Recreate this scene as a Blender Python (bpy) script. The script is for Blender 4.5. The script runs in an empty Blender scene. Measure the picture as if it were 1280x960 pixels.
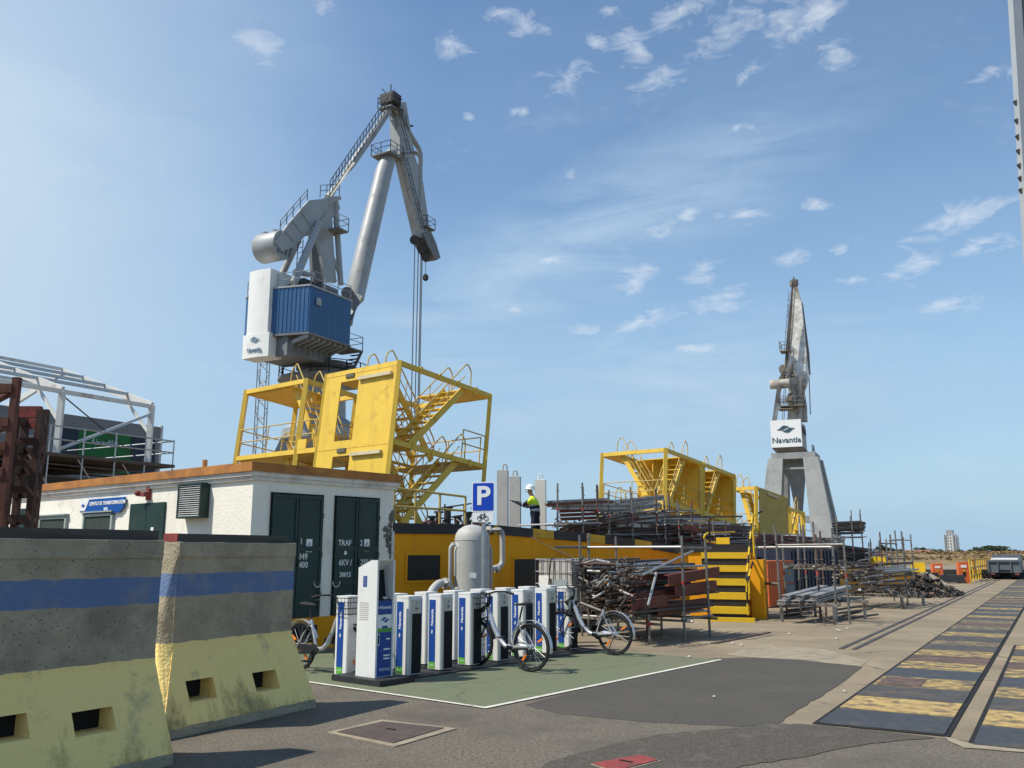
import bpy, bmesh, random
from math import *
from mathutils import Vector as V, Matrix, Euler
random.seed(11)
sc = bpy.context.scene
COL = sc.collection
# ------------------------------------------------------------------ camera
F = 1100.0; PITCH = atan(210 / F); EYE = 1.7
cd = bpy.data.cameras.new("camera"); cam = bpy.data.objects.new("camera", cd); COL.objects.link(cam)
cam.location = (0, 0, EYE); cam.rotation_euler = (pi / 2 + PITCH, 0, 0)
cd.sensor_width = 36; cd.lens = F / 1280 * 36; cd.clip_start = .05; cd.clip_end = 6000
sc.camera = cam
# ------------------------------------------------------------------ light
sc.view_settings.view_transform = 'Standard'; sc.view_settings.look = 'None'
sc.view_settings.exposure = 0.37; sc.view_settings.gamma = 1
SUN_EL = radians(53); SUN_AZ = (-.97, -.24)
sd = bpy.data.lights.new("sun", 'SUN'); sun = bpy.data.objects.new("sun", sd); COL.objects.link(sun)
sd.energy = 4.1; sd.angle = radians(.53); sd.color = (1, .94, .82)
sdir = V((SUN_AZ[0] * cos(SUN_EL), SUN_AZ[1] * cos(SUN_EL), sin(SUN_EL))).normalized()
sun.rotation_euler = sdir.to_track_quat('Z', 'Y').to_euler()

def ray(px, py):
    a = (px - 640) / F; b = (480 - py) / F
    return V((a, cos(PITCH) - b * sin(PITCH), sin(PITCH) + b * cos(PITCH)))

world = bpy.data.worlds.new("World"); sc.world = world; world.use_nodes = True
def build_sky():
    nt = world.node_tree; nt.nodes.clear(); N = nt.nodes; L = nt.links
    out = N.new('ShaderNodeOutputWorld'); bg = N.new('ShaderNodeBackground')
    sky = N.new('ShaderNodeTexSky'); sky.sky_type = 'NISHITA'; sky.sun_disc = False
    sky.sun_elevation = SUN_EL; sky.sun_rotation = atan2(SUN_AZ[0], SUN_AZ[1])
    sky.air_density = 1.15; sky.dust_density = .35; sky.ozone_density = 1.8; sky.altitude = 0
    bg.inputs[1].default_value = .118
    tc = N.new('ShaderNodeTexCoord')
    def math(op, a, b=None, clamp=False):
        n = N.new('ShaderNodeMath'); n.operation = op; n.use_clamp = clamp
        for i, x in enumerate((a, b)):
            if x is None: continue
            if isinstance(x, (int, float)): n.inputs[i].default_value = x
            else: L.new(x, n.inputs[i])
        return n.outputs[0]
    def noise(scale, detail, rough=.55, vec=None, mscale=None, rot=(0, 0, 0), dist=0):
        m = N.new('ShaderNodeMapping'); L.new(vec or tc.outputs['Generated'], m.inputs[0])
        m.inputs['Scale'].default_value = mscale or (1, 1, 1); m.inputs['Rotation'].default_value = rot
        n = N.new('ShaderNodeTexNoise'); n.inputs['Scale'].default_value = scale
        n.inputs['Detail'].default_value = detail; n.inputs['Roughness'].default_value = rough
        n.inputs['Distortion'].default_value = dist
        L.new(m.outputs[0], n.inputs[0]); return n.outputs[0], n.outputs[1]
    nd, ndc = noise(11, 6, .62, mscale=(1, 1, 1.5))
    # directions bent a little by noise so that the cloud edges are ragged
    sub = N.new('ShaderNodeVectorMath'); sub.operation = 'SUBTRACT'; L.new(ndc, sub.inputs[0]); sub.inputs[1].default_value = (.5, .5, .5)
    scl = N.new('ShaderNodeVectorMath'); scl.operation = 'SCALE'; L.new(sub.outputs[0], scl.inputs[0]); scl.inputs[3].default_value = .05
    add = N.new('ShaderNodeVectorMath'); add.operation = 'ADD'; L.new(scl.outputs[0], add.inputs[0]); L.new(tc.outputs['Generated'], add.inputs[1])
    def blob(px, py, wx, wy, tilt=0, vec=None):
        d = ray(px, py).normalized(); r = V((d.y, -d.x, 0)).normalized(); u = r.cross(d)
        c, s = cos(radians(tilt)), sin(radians(tilt))
        r2, u2 = r * c + u * s, u * c - r * s
        R = Matrix((r2, d, u2))
        m = N.new('ShaderNodeMapping'); m.vector_type = 'POINT'; L.new(vec or add.outputs[0], m.inputs[0])
        # mapping applies scale first, then rotation: so rotate in one node, scale in the next
        m.inputs['Rotation'].default_value = R.to_euler()
        s2 = N.new('ShaderNodeVectorMath'); s2.operation = 'MULTIPLY'; L.new(m.outputs[0], s2.inputs[0])
        s2.inputs[1].default_value = (F / wx, 0, F / wy)
        l = N.new('ShaderNodeVectorMath'); l.operation = 'LENGTH'; L.new(s2.outputs[0], l.inputs[0])
        return math('SUBTRACT', 1.0, l.outputs['Value'])
    clouds = [(315, 52, 34, 40, 60), (408, 8, 22, 18, 0), (568, 60, 36, 20, 0), (630, 24, 42, 16, -20), (655, 32, 36, 16, 10), (710, 98, 44, 28, 20), (790, 52, 40, 30, -10),
              (655, 138, 24, 12, 10), (820, 95, 60, 16, 15), (915, 35, 70, 30, 35), (985, 25, 40, 36, 60), (1020, 15, 60, 26, 20), (1040, 70, 26, 30, 40), (935, 82, 30, 14, 30),
              (925, 161, 18, 12, 0), (712, 217, 14, 9, 0), (1210, 270, 90, 26, 15), (1140, 330, 60, 24, 10), (1050, 303, 18, 9, 0), (995, 315, 36, 18, 10), (930, 268, 44, 14, 0),
              (820, 285, 34, 16, 20), (860, 268, 22, 12, 0), (785, 354, 64, 18, 14), (905, 379, 66, 17, 6), (800, 400, 66, 15, 10), (735, 408, 28, 9, 10), (648, 385, 22, 12, -10),
              (880, 345, 40, 24, 20), (690, 320, 26, 10, 10), (1070, 347, 26, 9, 0), (1230, 310, 50, 14, 0), (1180, 380, 60, 16, 5), (870, 437, 40, 10, 0), (850, 12, 60, 26, 10),
              (1020, 250, 30, 9, 0), (740, 50, 16, 10, 0), (590, 145, 16, 8, 20), (1240, 90, 40, 12, 0), (760, 15, 16, 10, 0)]
    acc = None
    for c in clouds:
        b = blob(*c); acc = b if acc is None else math('MAXIMUM', acc, b)
    nf, _ = noise(27, 9, .64, mscale=(1, 1, 2.3), rot=(0, .5, 0), dist=.8)
    gen, _ = noise(5.5, 5, .6, mscale=(1, 1, 2.6))
    d1 = math('ADD', math('MULTIPLY', math('SUBTRACT', acc, .36), 1.05), math('MULTIPLY', math('SUBTRACT', nf, .5), 2.9))
    d1 = math('MULTIPLY', d1, 1.0, True)
    faint = math('MULTIPLY', math('SUBTRACT', math('ADD', math('MULTIPLY', nf, .55), math('MULTIPLY', gen, .7)), .71), 2.2, True)
    # thin veils of high cloud
    veil, _ = noise(1.7, 6, .55, mscale=(1, .8, 2.2), rot=(.2, .4, .5), dist=.6)
    veil = math('MULTIPLY', math('SUBTRACT', veil, .40), 1.3, True)
    left = math('MULTIPLY', math('MULTIPLY', math('POWER', math('MAXIMUM', blob(-120, 220, 520, 760, 0, vec=tc.outputs['Generated']), 0.0), 1.5), math('ADD', math('MULTIPLY', veil, .9), .75)), 1.45, True)
    cir, _ = noise(7, 8, .62, mscale=(.55, .55, 3.2), rot=(0, .35, .3), dist=.7)
    cirm = math('MULTIPLY', math('SUBTRACT', cir, .36), 3.2, True)
    band = math('MULTIPLY', math('MULTIPLY', blob(700, 320, 470, 100, 27), .75, True), cirm)
    low = math('MULTIPLY', math('MULTIPLY', blob(830, 490, 480, 110, 4), .95, True), cirm)
    sepz = N.new('ShaderNodeSeparateXYZ'); L.new(tc.outputs['Generated'], sepz.inputs[0])
    hor = math('MULTIPLY', math('POWER', math('SUBTRACT', 1.0, math('MULTIPLY', math('ABSOLUTE', sepz.outputs['Z']), 2.2), True), 1.6), 1.0)
    haze = math('ADD', math('ADD', math('MULTIPLY', veil, .48), left), math('ADD', math('ADD', band, low), hor), True)
    mix0 = N.new('ShaderNodeMix'); mix0.data_type = 'RGBA'
    tint = N.new('ShaderNodeMix'); tint.data_type = 'RGBA'; tint.blend_type = 'MULTIPLY'; tint.inputs['Factor'].default_value = 1
    L.new(sky.outputs[0], tint.inputs['A']); tint.inputs['B'].default_value = (.84, .93, .98, 1)
    L.new(math('MULTIPLY', haze, .92), mix0.inputs['Factor']); L.new(tint.outputs['Result'], mix0.inputs['A']); mix0.inputs['B'].default_value = (2.45, 3.75, 5.1, 1)
    mix1 = N.new('ShaderNodeMix'); mix1.data_type = 'RGBA'
    wh = N.new('ShaderNodeMix'); wh.data_type = 'RGBA'
    wisp = math('ADD', math('MULTIPLY', left, .85), math('MULTIPLY', math('ADD', band, low), .6), True)
    L.new(math('MULTIPLY', wisp, .8), wh.inputs['Factor']); L.new(mix0.outputs['Result'], wh.inputs['A']); wh.inputs['B'].default_value = (4.3, 5.0, 5.8, 1)
    dens = math('MAXIMUM', math('MULTIPLY', d1, .62), math('MULTIPLY', faint, .30))
    L.new(dens, mix1.inputs['Factor']); L.new(wh.outputs['Result'], mix1.inputs['A']); mix1.inputs['B'].default_value = (5.2, 5.6, 6.1, 1)
    L.new(mix1.outputs['Result'], bg.inputs[0]); L.new(bg.outputs[0], out.inputs[0])
build_sky()
# ------------------------------------------------------------------ helpers: picture point -> place in the world
def G(px, py, z=0.0):
    r = ray(px, py); t = (z - EYE) / r.z
    return V((r.x * t, r.y * t, z))
def D(px, py, Y):
    r = ray(px, py); t = Y / r.y
    return V((r.x * t, Y, EYE + r.z * t))
def onplane(px, py, P, n):
    r = ray(px, py); c = V((0, 0, EYE)); t = (P - c).dot(n) / r.dot(n)
    return c + r * t
def vpdir(x):
    r = ray(x, 690); return V((r.x, r.y, 0)).normalized()
UP = V((0, 0, 1))
A = vpdir(1557); NN = V((A.y, -A.x, 0)); O = G(423, 808)      # pontoon / substation axes: A along, NN towards the roadway
ROT0 = atan2(NN.y, NN.x)
def PF(u, w, z=0.0): return O + A * u + NN * w + UP * z
def uw(p):
    d = p - O; return d.dot(A), d.dot(NN), p.z
def FW(px, py, w=0.0):                                          # point on the plane of the front wall, shifted w towards the road
    return onplane(px, py, O + NN * w, NN)
Q = vpdir(1322); QN = V((Q.y, -Q.x, 0))                         # quay axis
# ------------------------------------------------------------------ helpers: materials
MATS = {}
def M(name, col, rough=.65, metal=0., var=.14, scale=2.5, bump=0., bscale=60., dirt=None, damt=.5, dscale=1.2, stretch=(1, 1, 1), spec=.4, cracks=0., streak=None, pits=0.):
    if name in MATS: return MATS[name]
    m = bpy.data.materials.new(name); m.use_nodes = True; nt = m.node_tree; N = nt.nodes; L = nt.links
    b = N['Principled BSDF']; b.inputs['Roughness'].default_value = rough; b.inputs['Metallic'].default_value = metal
    b.inputs['Specular IOR Level'].default_value = spec
    tc = N.new('ShaderNodeTexCoord'); mp = N.new('ShaderNodeMapping'); L.new(tc.outputs['Object'], mp.inputs[0]); mp.inputs['Scale'].default_value = stretch
    n1 = N.new('ShaderNodeTexNoise'); n1.inputs['Scale'].default_value = scale; n1.inputs['Detail'].default_value = 7; n1.inputs['Roughness'].default_value = .62
    L.new(mp.outputs[0], n1.inputs[0])
    mr = N.new('ShaderNodeMapRange'); mr.inputs[1].default_value = .3; mr.inputs[2].default_value = .7; mr.inputs[3].default_value = 1 - var; mr.inputs[4].default_value = 1 + var
    L.new(n1.outputs[0], mr.inputs[0])
    mul = N.new('ShaderNodeMix'); mul.data_type = 'RGBA'; mul.blend_type = 'MULTIPLY'; mul.inputs['Factor'].default_value = 1
    mul.inputs['A'].default_value = (*col, 1); L.new(mr.outputs[0], mul.inputs['B'])
    last = mul.outputs['Result']
    if dirt:
        n2 = N.new('ShaderNodeTexNoise'); n2.inputs['Scale'].default_value = dscale; n2.inputs['Detail'].default_value = 9; n2.inputs['Roughness'].default_value = .7
        L.new(mp.outputs[0], n2.inputs[0])
        cr = N.new('ShaderNodeMapRange'); cr.inputs[1].default_value = .62 - .24 * damt; cr.inputs[2].default_value = .74 - .14 * damt; L.new(n2.outputs[0], cr.inputs[0])
        mx = N.new('ShaderNodeMix'); mx.data_type = 'RGBA'; L.new(cr.outputs[0], mx.inputs['Factor']); L.new(last, mx.inputs['A']); mx.inputs['B'].default_value = (*dirt, 1)
        last = mx.outputs['Result']
        rr = N.new('ShaderNodeMapRange'); rr.inputs[3].default_value = rough; rr.inputs[4].default_value = min(1, rough + .25); L.new(cr.outputs[0], rr.inputs[0]); L.new(rr.outputs[0], b.inputs['Roughness'])
    if streak:                                                    # runs of rust or dirt, long in the vertical
        col_s, amt_s, sc_s = streak
        ms = N.new('ShaderNodeMapping'); L.new(tc.outputs['Object'], ms.inputs[0]); ms.inputs['Scale'].default_value = (1, 1, .07)
        n4 = N.new('ShaderNodeTexNoise'); n4.inputs['Scale'].default_value = sc_s; n4.inputs['Detail'].default_value = 8; n4.inputs['Roughness'].default_value = .68; L.new(ms.outputs[0], n4.inputs[0])
        c4 = N.new('ShaderNodeMapRange'); c4.inputs[1].default_value = .54; c4.inputs[2].default_value = .78; c4.inputs[4].default_value = amt_s; L.new(n4.outputs[0], c4.inputs[0])
        m4 = N.new('ShaderNodeMix'); m4.data_type = 'RGBA'; L.new(c4.outputs[0], m4.inputs['Factor']); L.new(last, m4.inputs['A']); m4.inputs['B'].default_value = (*col_s, 1); last = m4.outputs['Result']
    if cracks:
        wn = N.new('ShaderNodeTexNoise'); wn.inputs['Scale'].default_value = 1.1; wn.inputs['Detail'].default_value = 6; L.new(tc.outputs['Object'], wn.inputs[0])
        wv = N.new('ShaderNodeVectorMath'); wv.operation = 'MULTIPLY_ADD'; L.new(wn.outputs[1], wv.inputs[0]); wv.inputs[1].default_value = (.9, .9, 0); L.new(tc.outputs['Object'], wv.inputs[2])
        vo = N.new('ShaderNodeTexVoronoi'); vo.feature = 'DISTANCE_TO_EDGE'; vo.inputs['Scale'].default_value = cracks; L.new(wv.outputs[0], vo.inputs['Vector'])
        cm = N.new('ShaderNodeMapRange'); cm.inputs[1].default_value = .0; cm.inputs[2].default_value = .012 * (cracks / .35); cm.inputs[3].default_value = .75; cm.inputs[4].default_value = 0; L.new(vo.outputs['Distance'], cm.inputs[0])
        gate = N.new('ShaderNodeMapRange'); gate.inputs[1].default_value = .47; gate.inputs[2].default_value = .56; L.new(n1.outputs[0], gate.inputs[0])
        gm = N.new('ShaderNodeMath'); gm.operation = 'MULTIPLY'; L.new(cm.outputs[0], gm.inputs[0]); L.new(gate.outputs[0], gm.inputs[1])
        mc = N.new('ShaderNodeMix'); mc.data_type = 'RGBA'; L.new(gm.outputs[0], mc.inputs['Factor']); L.new(last, mc.inputs['A']); mc.inputs['B'].default_value = (.05, .045, .038, 1); last = mc.outputs['Result']
        so = N.new('ShaderNodeTexNoise'); so.inputs['Scale'].default_value = .9; so.inputs['Detail'].default_value = 10; so.inputs['Roughness'].default_value = .72; L.new(wv.outputs[0], so.inputs[0])
        sm = N.new('ShaderNodeMapRange'); sm.inputs[1].default_value = .60; sm.inputs[2].default_value = .74; sm.inputs[4].default_value = .55; L.new(so.outputs[0], sm.inputs[0])
        m6 = N.new('ShaderNodeMix'); m6.data_type = 'RGBA'; L.new(sm.outputs[0], m6.inputs['Factor']); L.new(last, m6.inputs['A']); m6.inputs['B'].default_value = (col[0] * .45, col[1] * .43, col[2] * .40, 1); last = m6.outputs['Result']
    if pits:
        vp = N.new('ShaderNodeTexVoronoi'); vp.inputs['Scale'].default_value = 22; L.new(tc.outputs['Object'], vp.inputs['Vector'])
        pm = N.new('ShaderNodeMapRange'); pm.inputs[1].default_value = .10; pm.inputs[2].default_value = .17; pm.inputs[3].default_value = pits; pm.inputs[4].default_value = 0; L.new(vp.outputs['Distance'], pm.inputs[0])
        m7 = N.new('ShaderNodeMix'); m7.data_type = 'RGBA'; L.new(pm.outputs[0], m7.inputs['Factor']); L.new(last, m7.inputs['A']); m7.inputs['B'].default_value = (.03, .027, .02, 1); last = m7.outputs['Result']
    L.new(last, b.inputs['Base Color'])
    if bump:
        n3 = N.new('ShaderNodeTexNoise'); n3.inputs['Scale'].default_value = bscale; n3.inputs['Detail'].default_value = 5; L.new(mp.outputs[0], n3.inputs[0])
        bp = N.new('ShaderNodeBump'); bp.inputs['Strength'].default_value = bump; bp.inputs['Distance'].default_value = .02
        L.new(n3.outputs[0], bp.inputs['Height']); L.new(bp.outputs[0], b.inputs['Normal'])
    MATS[name] = m; return m
# ------------------------------------------------------------------ helpers: meshes
def frame_of(d, up=UP):
    d = d.normalized()
    if abs(d.dot(up)) > .98: up = V((0, 1, 0)) if abs(d.y) < .9 else V((1, 0, 0))
    x = d.cross(up).normalized(); y = x.cross(d).normalized()
    return x, y, d
class MB:
    def __init__(s): s.v = []; s.f = []; s.m = []
    def add(s, vs, fs, mi=0):
        k = len(s.v); s.v += [tuple(x) for x in vs]; s.f += [tuple(k + i for i in f) for f in fs]; s.m += [mi] * len(fs); return s
    def box(s, c, size, ax=None, mi=0):
        c = V(c); ax = ax or (V((1, 0, 0)), V((0, 1, 0)), UP); h = [x / 2 for x in size]
        vs = [c + ax[0] * (i * h[0]) + ax[1] * (j * h[1]) + ax[2] * (k * h[2]) for k in (-1, 1) for j in (-1, 1) for i in (-1, 1)]
        return s.add(vs, [(0, 2, 3, 1), (4, 5, 7, 6), (0, 1, 5, 4), (2, 6, 7, 3), (0, 4, 6, 2), (1, 3, 7, 5)], mi)
    def bar(s, p, q, w, h=None, up=UP, mi=0):
        p, q = V(p), V(q); x, y, d = frame_of(q - p, up)
        return s.box((p + q) / 2, (w, h or w, (q - p).length), (x, y, d), mi)
    def tube(s, p, q, r, n=8, r2=None, mi=0):
        p, q = V(p), V(q); x, y, d = frame_of(q - p); r2 = r if r2 is None else r2
        vs = [b + (x * cos(2 * pi * i / n) + y * sin(2 * pi * i / n)) * rr for b, rr in ((p, r), (q, r2)) for i in range(n)]
        return s.add(vs, [(i, (i + 1) % n, n + (i + 1) % n, n + i) for i in range(n)] + [tuple(range(n - 1, -1, -1)), tuple(range(n, 2 * n))], mi)
    def pipe(s, pts, r, n=8, mi=0, closed=False):
        pts = [V(p) for p in pts]; m = len(pts); vs = []; rr = r if isinstance(r, (list, tuple)) else [r] * m
        px = None
        for i in range(m):
            if closed: d = pts[(i + 1) % m] - pts[i - 1]
            else: d = pts[min(i + 1, m - 1)] - pts[max(i - 1, 0)]
            d.normalize()
            if px is None: x, y, _ = frame_of(d)
            else:
                x = (px - d * px.dot(d)).normalized(); y = d.cross(x)
            px = x
            vs += [pts[i] + (x * cos(2 * pi * k / n) + y * sin(2 * pi * k / n)) * rr[i] for k in range(n)]
        fs = []
        for i in range(m if closed else m - 1):
            j = (i + 1) % m
            fs += [(i * n + k, i * n + (k + 1) % n, j * n + (k + 1) % n, j * n + k) for k in range(n)]
        if not closed: fs += [tuple(range(n - 1, -1, -1)), tuple(range((m - 1) * n, m * n))]
        return s.add(vs, fs, mi)
    def prism(s, poly, vec, mi=0):
        poly = [V(p) for p in poly]; vec = V(vec); n = len(poly)
        nrm = V((0, 0, 0))
        for i in range(n): nrm += (poly[i] - poly[0]).cross(poly[(i + 1) % n] - poly[0])
        if nrm.dot(vec) < 0: poly = poly[::-1]
        return s.add(poly + [p + vec for p in poly], [(i, (i + 1) % n, n + (i + 1) % n, n + i) for i in range(n)] + [tuple(range(n - 1, -1, -1)), tuple(range(n, 2 * n))], mi)
    def face(s, poly, mi=0): return s.add(poly, [tuple(range(len(poly)))], mi)
    def lathe(s, prof, c=(0, 0, 0), axis=UP, n=20, mi=0):
        c = V(c); x, y, d = frame_of(V(axis)); m = len(prof)
        vs = [c + d * z + (x * cos(2 * pi * k / n) + y * sin(2 * pi * k / n)) * r for r, z in prof for k in range(n)]
        fs = [(i * n + k, i * n + (k + 1) % n, (i + 1) * n + (k + 1) % n, (i + 1) * n + k) for i in range(m - 1) for k in range(n)]
        fs += [tuple(range(n - 1, -1, -1)), tuple(range((m - 1) * n, m * n))]
        return s.add(vs, fs, mi)
    def build(s, name, mats, parent=None, local=False, smooth=False, off=None):
        me = bpy.data.meshes.new(name)
        o3 = V((0, 0, 0))
        if off is not None: o3 = V(off)
        elif parent is not None and not local:
            p = parent
            while p is not None: o3 = o3 + p.location; p = p.parent
        me.from_pydata([(x - o3.x, y - o3.y, z - o3.z) for x, y, z in s.v], [], s.f)
        mats = mats if isinstance(mats, (list, tuple)) else [mats]
        for m in mats: me.materials.append(m)
        me.polygons.foreach_set('material_index', s.m)
        if smooth:
            me.polygons.foreach_set('use_smooth', [True] * len(s.f))
        me.update()
        if smooth:
            bm = bmesh.new(); bm.from_mesh(me)
            for e in bm.edges:
                if len(e.link_faces) == 2 and e.calc_face_angle(0) > .7: e.smooth = False
            bm.to_mesh(me); bm.free()
        o = bpy.data.objects.new(name, me); COL.objects.link(o)
        if off is not None: o.location = o3
        if parent is not None: o.parent = parent
        return o
def tag(o, label=None, cat=None, group=None, kind=None):
    if label: o['label'] = label
    if cat: o['category'] = cat
    if group: o['group'] = group
    if kind: o['kind'] = kind
    return o
def empty(name, loc, label, cat, group=None, rz=0.):
    o = bpy.data.objects.new(name, None); COL.objects.link(o); o.location = loc; o.rotation_euler = (0, 0, rz); o.empty_display_size = .2
    return tag(o, label, cat, group)
def copy_tree(o, parent=None):
    c = o.copy(); COL.objects.link(c)
    if parent is not None: c.parent = parent
    for ch in list(o.children): copy_tree(ch, c)
    return c
def text(body, size, c, right, up, mat, parent=None, name='lettering', local=False, th=.004, sx=1.0, bold=0., alignx='CENTER'):
    cu = bpy.data.curves.new(name, 'FONT'); cu.body = body; cu.size = size; cu.align_x = alignx; cu.align_y = 'CENTER'
    cu.extrude = th; cu.resolution_u = 5 if len(body) == 1 else 2; cu.offset = bold
    to = bpy.data.objects.new(name, cu); COL.objects.link(to)
    dg = bpy.context.evaluated_depsgraph_get(); me = bpy.data.meshes.new_from_object(to.evaluated_get(dg))
    bpy.data.objects.remove(to); bpy.data.curves.remove(cu)
    right = V(right).normalized(); up = V(up).normalized(); nrm = right.cross(up)
    o3 = V((0, 0, 0)); p = parent
    while p is not None and not local: o3 = o3 + p.location; p = p.parent
    c = V(c) - o3
    mt = Matrix(((right.x * sx, up.x, nrm.x, c.x), (right.y * sx, up.y, nrm.y, c.y), (right.z * sx, up.z, nrm.z, c.z), (0, 0, 0, 1)))
    me.transform(mt); me.name = name; me.materials.clear(); me.materials.append(mat)
    o = bpy.data.objects.new(name, me); COL.objects.link(o)
    if parent is not None: o.parent = parent
    return o
SW1 = [(0.00, .47), (.10, .56), (.20, .68), (.32, .86), (.42, .95), (.52, .93), (.62, .80), (.74, .66), (.86, .60), (1.0, .62), (.92, .52), (.80, .46), (.68, .50), (.56, .62), (.46, .76), (.38, .80), (.30, .70), (.20, .56), (.10, .48)]
def swoosh_logo(c, w, right, up, mat, parent, local=False, th=.006, name='logo'):
    right = V(right).normalized(); up = V(up).normalized(); nrm = right.cross(up); mb = MB(); c = V(c)
    a = [(0, .52), (.16, .60), (.30, .80), (.40, .92), (.54, .95), (.70, .88), (.86, .74), (.72, .72), (.58, .62), (.46, .50), (.34, .44), (.18, .44)]
    for k in (0, 1):
        pts = [((x if k == 0 else 1 - x) - .5 + (.0 if k == 0 else .0), (y if k == 0 else 1 - y) - .5) for x, y in a]
        # the second stroke is the first one turned half round and set lower right
        mb.prism([c + right * ((x + (-.10 if k == 0 else .10)) * w) + up * ((y * .62 + (-.03 if k == 0 else .03)) * w) for x, y in pts], nrm * th)
    return mb.build(name, mat, parent, local)
def sheet(name, pts, z, mat, kind='structure', label=None):
    mb = MB(); mb.face([V((p[0], p[1], z)) for p in pts]); o = mb.build(name, mat)
    bm = bmesh.new(); bm.from_mesh(o.data)
    for f in bm.faces:
        f.normal_update()
        if f.normal.z < 0: f.normal_flip()
    bmesh.ops.triangulate(bm, faces=bm.faces); bm.to_mesh(o.data); bm.free()
    return tag(o, label, None, None, kind)
# ------------------------------------------------------------------ materials used all over
concrete = M('quay concrete', (.265, .212, .140), .85, 0, .22, .5, .25, 30, (.19, .152, .105), .75, .35, cracks=.22)
asphalt = M('old asphalt', (.150, .128, .098), .9, 0, .5, 32, .8, 90, (.105, .09, .07), .6, .7)
asphalt_new = M('smooth asphalt', (.069, .062, .051), .88, 0, .25, 30, .3, 120, (.085, .075, .06), .6, .8, cracks=.3)
asphalt_coarse = M('coarse asphalt', (.092, .080, .064), .95, 0, .55, 45, .8, 110, (.15, .135, .115), .3, 3)
pad_green = M('green pad paint', (.130, .150, .084), .8, 0, .15, 12, .2, 120, (.145, .142, .095), .6, 1.0, cracks=.25)
white_line = M('white road paint', (.62, .60, .52), .7, 0, .1, 6, 0, 0, (.34, .31, .27), .4, 5)
seam = M('pale cement seam', (.29, .245, .175), .9, 0, .25, 5, .4, 60, (.20, .17, .125), .5, 2)
steel_dark = M('dark steel plate', (.062, .064, .066), .55, .35, .25, 6, .12, 90, (.12, .10, .085), .42, 4)
steel_b = M('scuffed steel plate', (.075, .072, .066), .65, .25, .3, 5, .12, 90, (.13, .10, .075), .55, 3)
plate_yellow = M('worn yellow plate', (.42, .29, .11), .7, 0, .25, 5, .1, 80, (.09, .075, .06), .62, 5.5)
plate_yellow_b = M('scuffed yellow plate', (.45, .31, .10), .7, 0, .3, 7, .1, 80, (.075, .07, .065), 1.0, 5.0)
plate_yellow_c = M('faded yellow plate', (.30, .23, .10), .75, 0, .35, 8, .1, 80, (.08, .072, .066), 1.25, 5.0)
plate_rust = M('rusty steel plate', (.16, .10, .075), .75, .2, .35, 7, .15, 80, (.07, .06, .06), .8, 4)
rail_steel = M('rail steel', (.10, .085, .075), .55, .5, .25, 4, .1, 50)
black_gap = M('black gap', (.012, .012, .012), .9)
red_paint = M('faded red paint', (.26, .045, .04), .7, 0, .25, 10, .15, 80, (.10, .05, .045), .6, 4)
concrete_b = M('barrier concrete', (.235, .20, .135), .9, 0, .25, 2.5, .6, 45, (.13, .11, .075), .7, 1.7)
white_wall = M('white render', (.82, .78, .68), .9, 0, .05, 1.2, .45, 22, (.58, .54, .47), .28, .8, streak=((.42, .37, .29), .45, 2.2))
trim_white = M('white cornice', (.70, .67, .61), .9, 0, .08, 1.5, .2, 30, (.50, .45, .38), .5, 1.2, streak=((.30, .25, .19), .6, 3))
fascia_orange = M('orange roof edge', (.42, .175, .045), .85, 0, .22, 2, .3, 30, (.27, .12, .045), .5, 2.2, streak=((.16, .08, .04), .6, 4))
ochre = M('ochre wall paint', (.80, .34, .014), .85, 0, .08, 1.2, .12, 12, (.60, .27, .018), .5, .6, streak=((.28, .13, .02), .45, 1.6), spec=.15)
door_green = M('dark green door', (.014, .040, .035), .5, 0, .15, 3, .05, 40, (.02, .035, .03), .4, 2)
void_dark = M('dark opening', (.010, .013, .012), .6)
sign_blue = M('sign blue', (.008, .085, .33), .4)
sign_blue2 = M('panel blue', (.008, .058, .27), .45, 0, .06)
sign_white = M('sign white', (.80, .80, .78), .45, 0, .04)
letter_white = M('stencil white', (.66, .66, .62), .7, 0, .2, 30)
letter_black = M('print black', (.02, .02, .02), .6)
galv = M('galvanised steel', (.42, .44, .45), .42, .75, .15, 8)
silver = M('silver bike paint', (.55, .56, .57), .32, .55, .04)
rubber = M('black rubber', (.014, .014, .015), .75)
black_plastic = M('black plastic', (.018, .018, .020), .45)
dock_white = M('dock white paint', (.72, .72, .69), .42, 0, .03, 3, 0, 0, (.55, .53, .48), .2, 2, streak=((.42, .39, .33), .4, 5))
dock_grey = M('dock front beige', (.50, .475, .41), .5, 0, .05)
green_label = M('green label', (.10, .36, .045), .5)
orange_ref = M('orange reflector', (.85, .22, .02), .35)
base_black = M('black base plate', (.022, .023, .025), .6, 0, .3, 6)
grey_paint = M('tank grey paint', (.44, .435, .41), .6, 0, .06, 2, 0, 0, (.30, .29, .27), .4, 1.5)
black_paint = M('black rim paint', (.016, .016, .018), .6, 0, .3, 4)
yellow_rim = M('yellow rim paint', (.55, .33, .02), .65, 0, .12, 3, 0, 0, (.35, .2, .03), .4, 2)
timber_dark = M('tarred timber', (.075, .068, .058), .85, 0, .35, 3, .35, 25, (.08, .07, .06), .4, 2, stretch=(.3, .3, 4))
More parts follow.
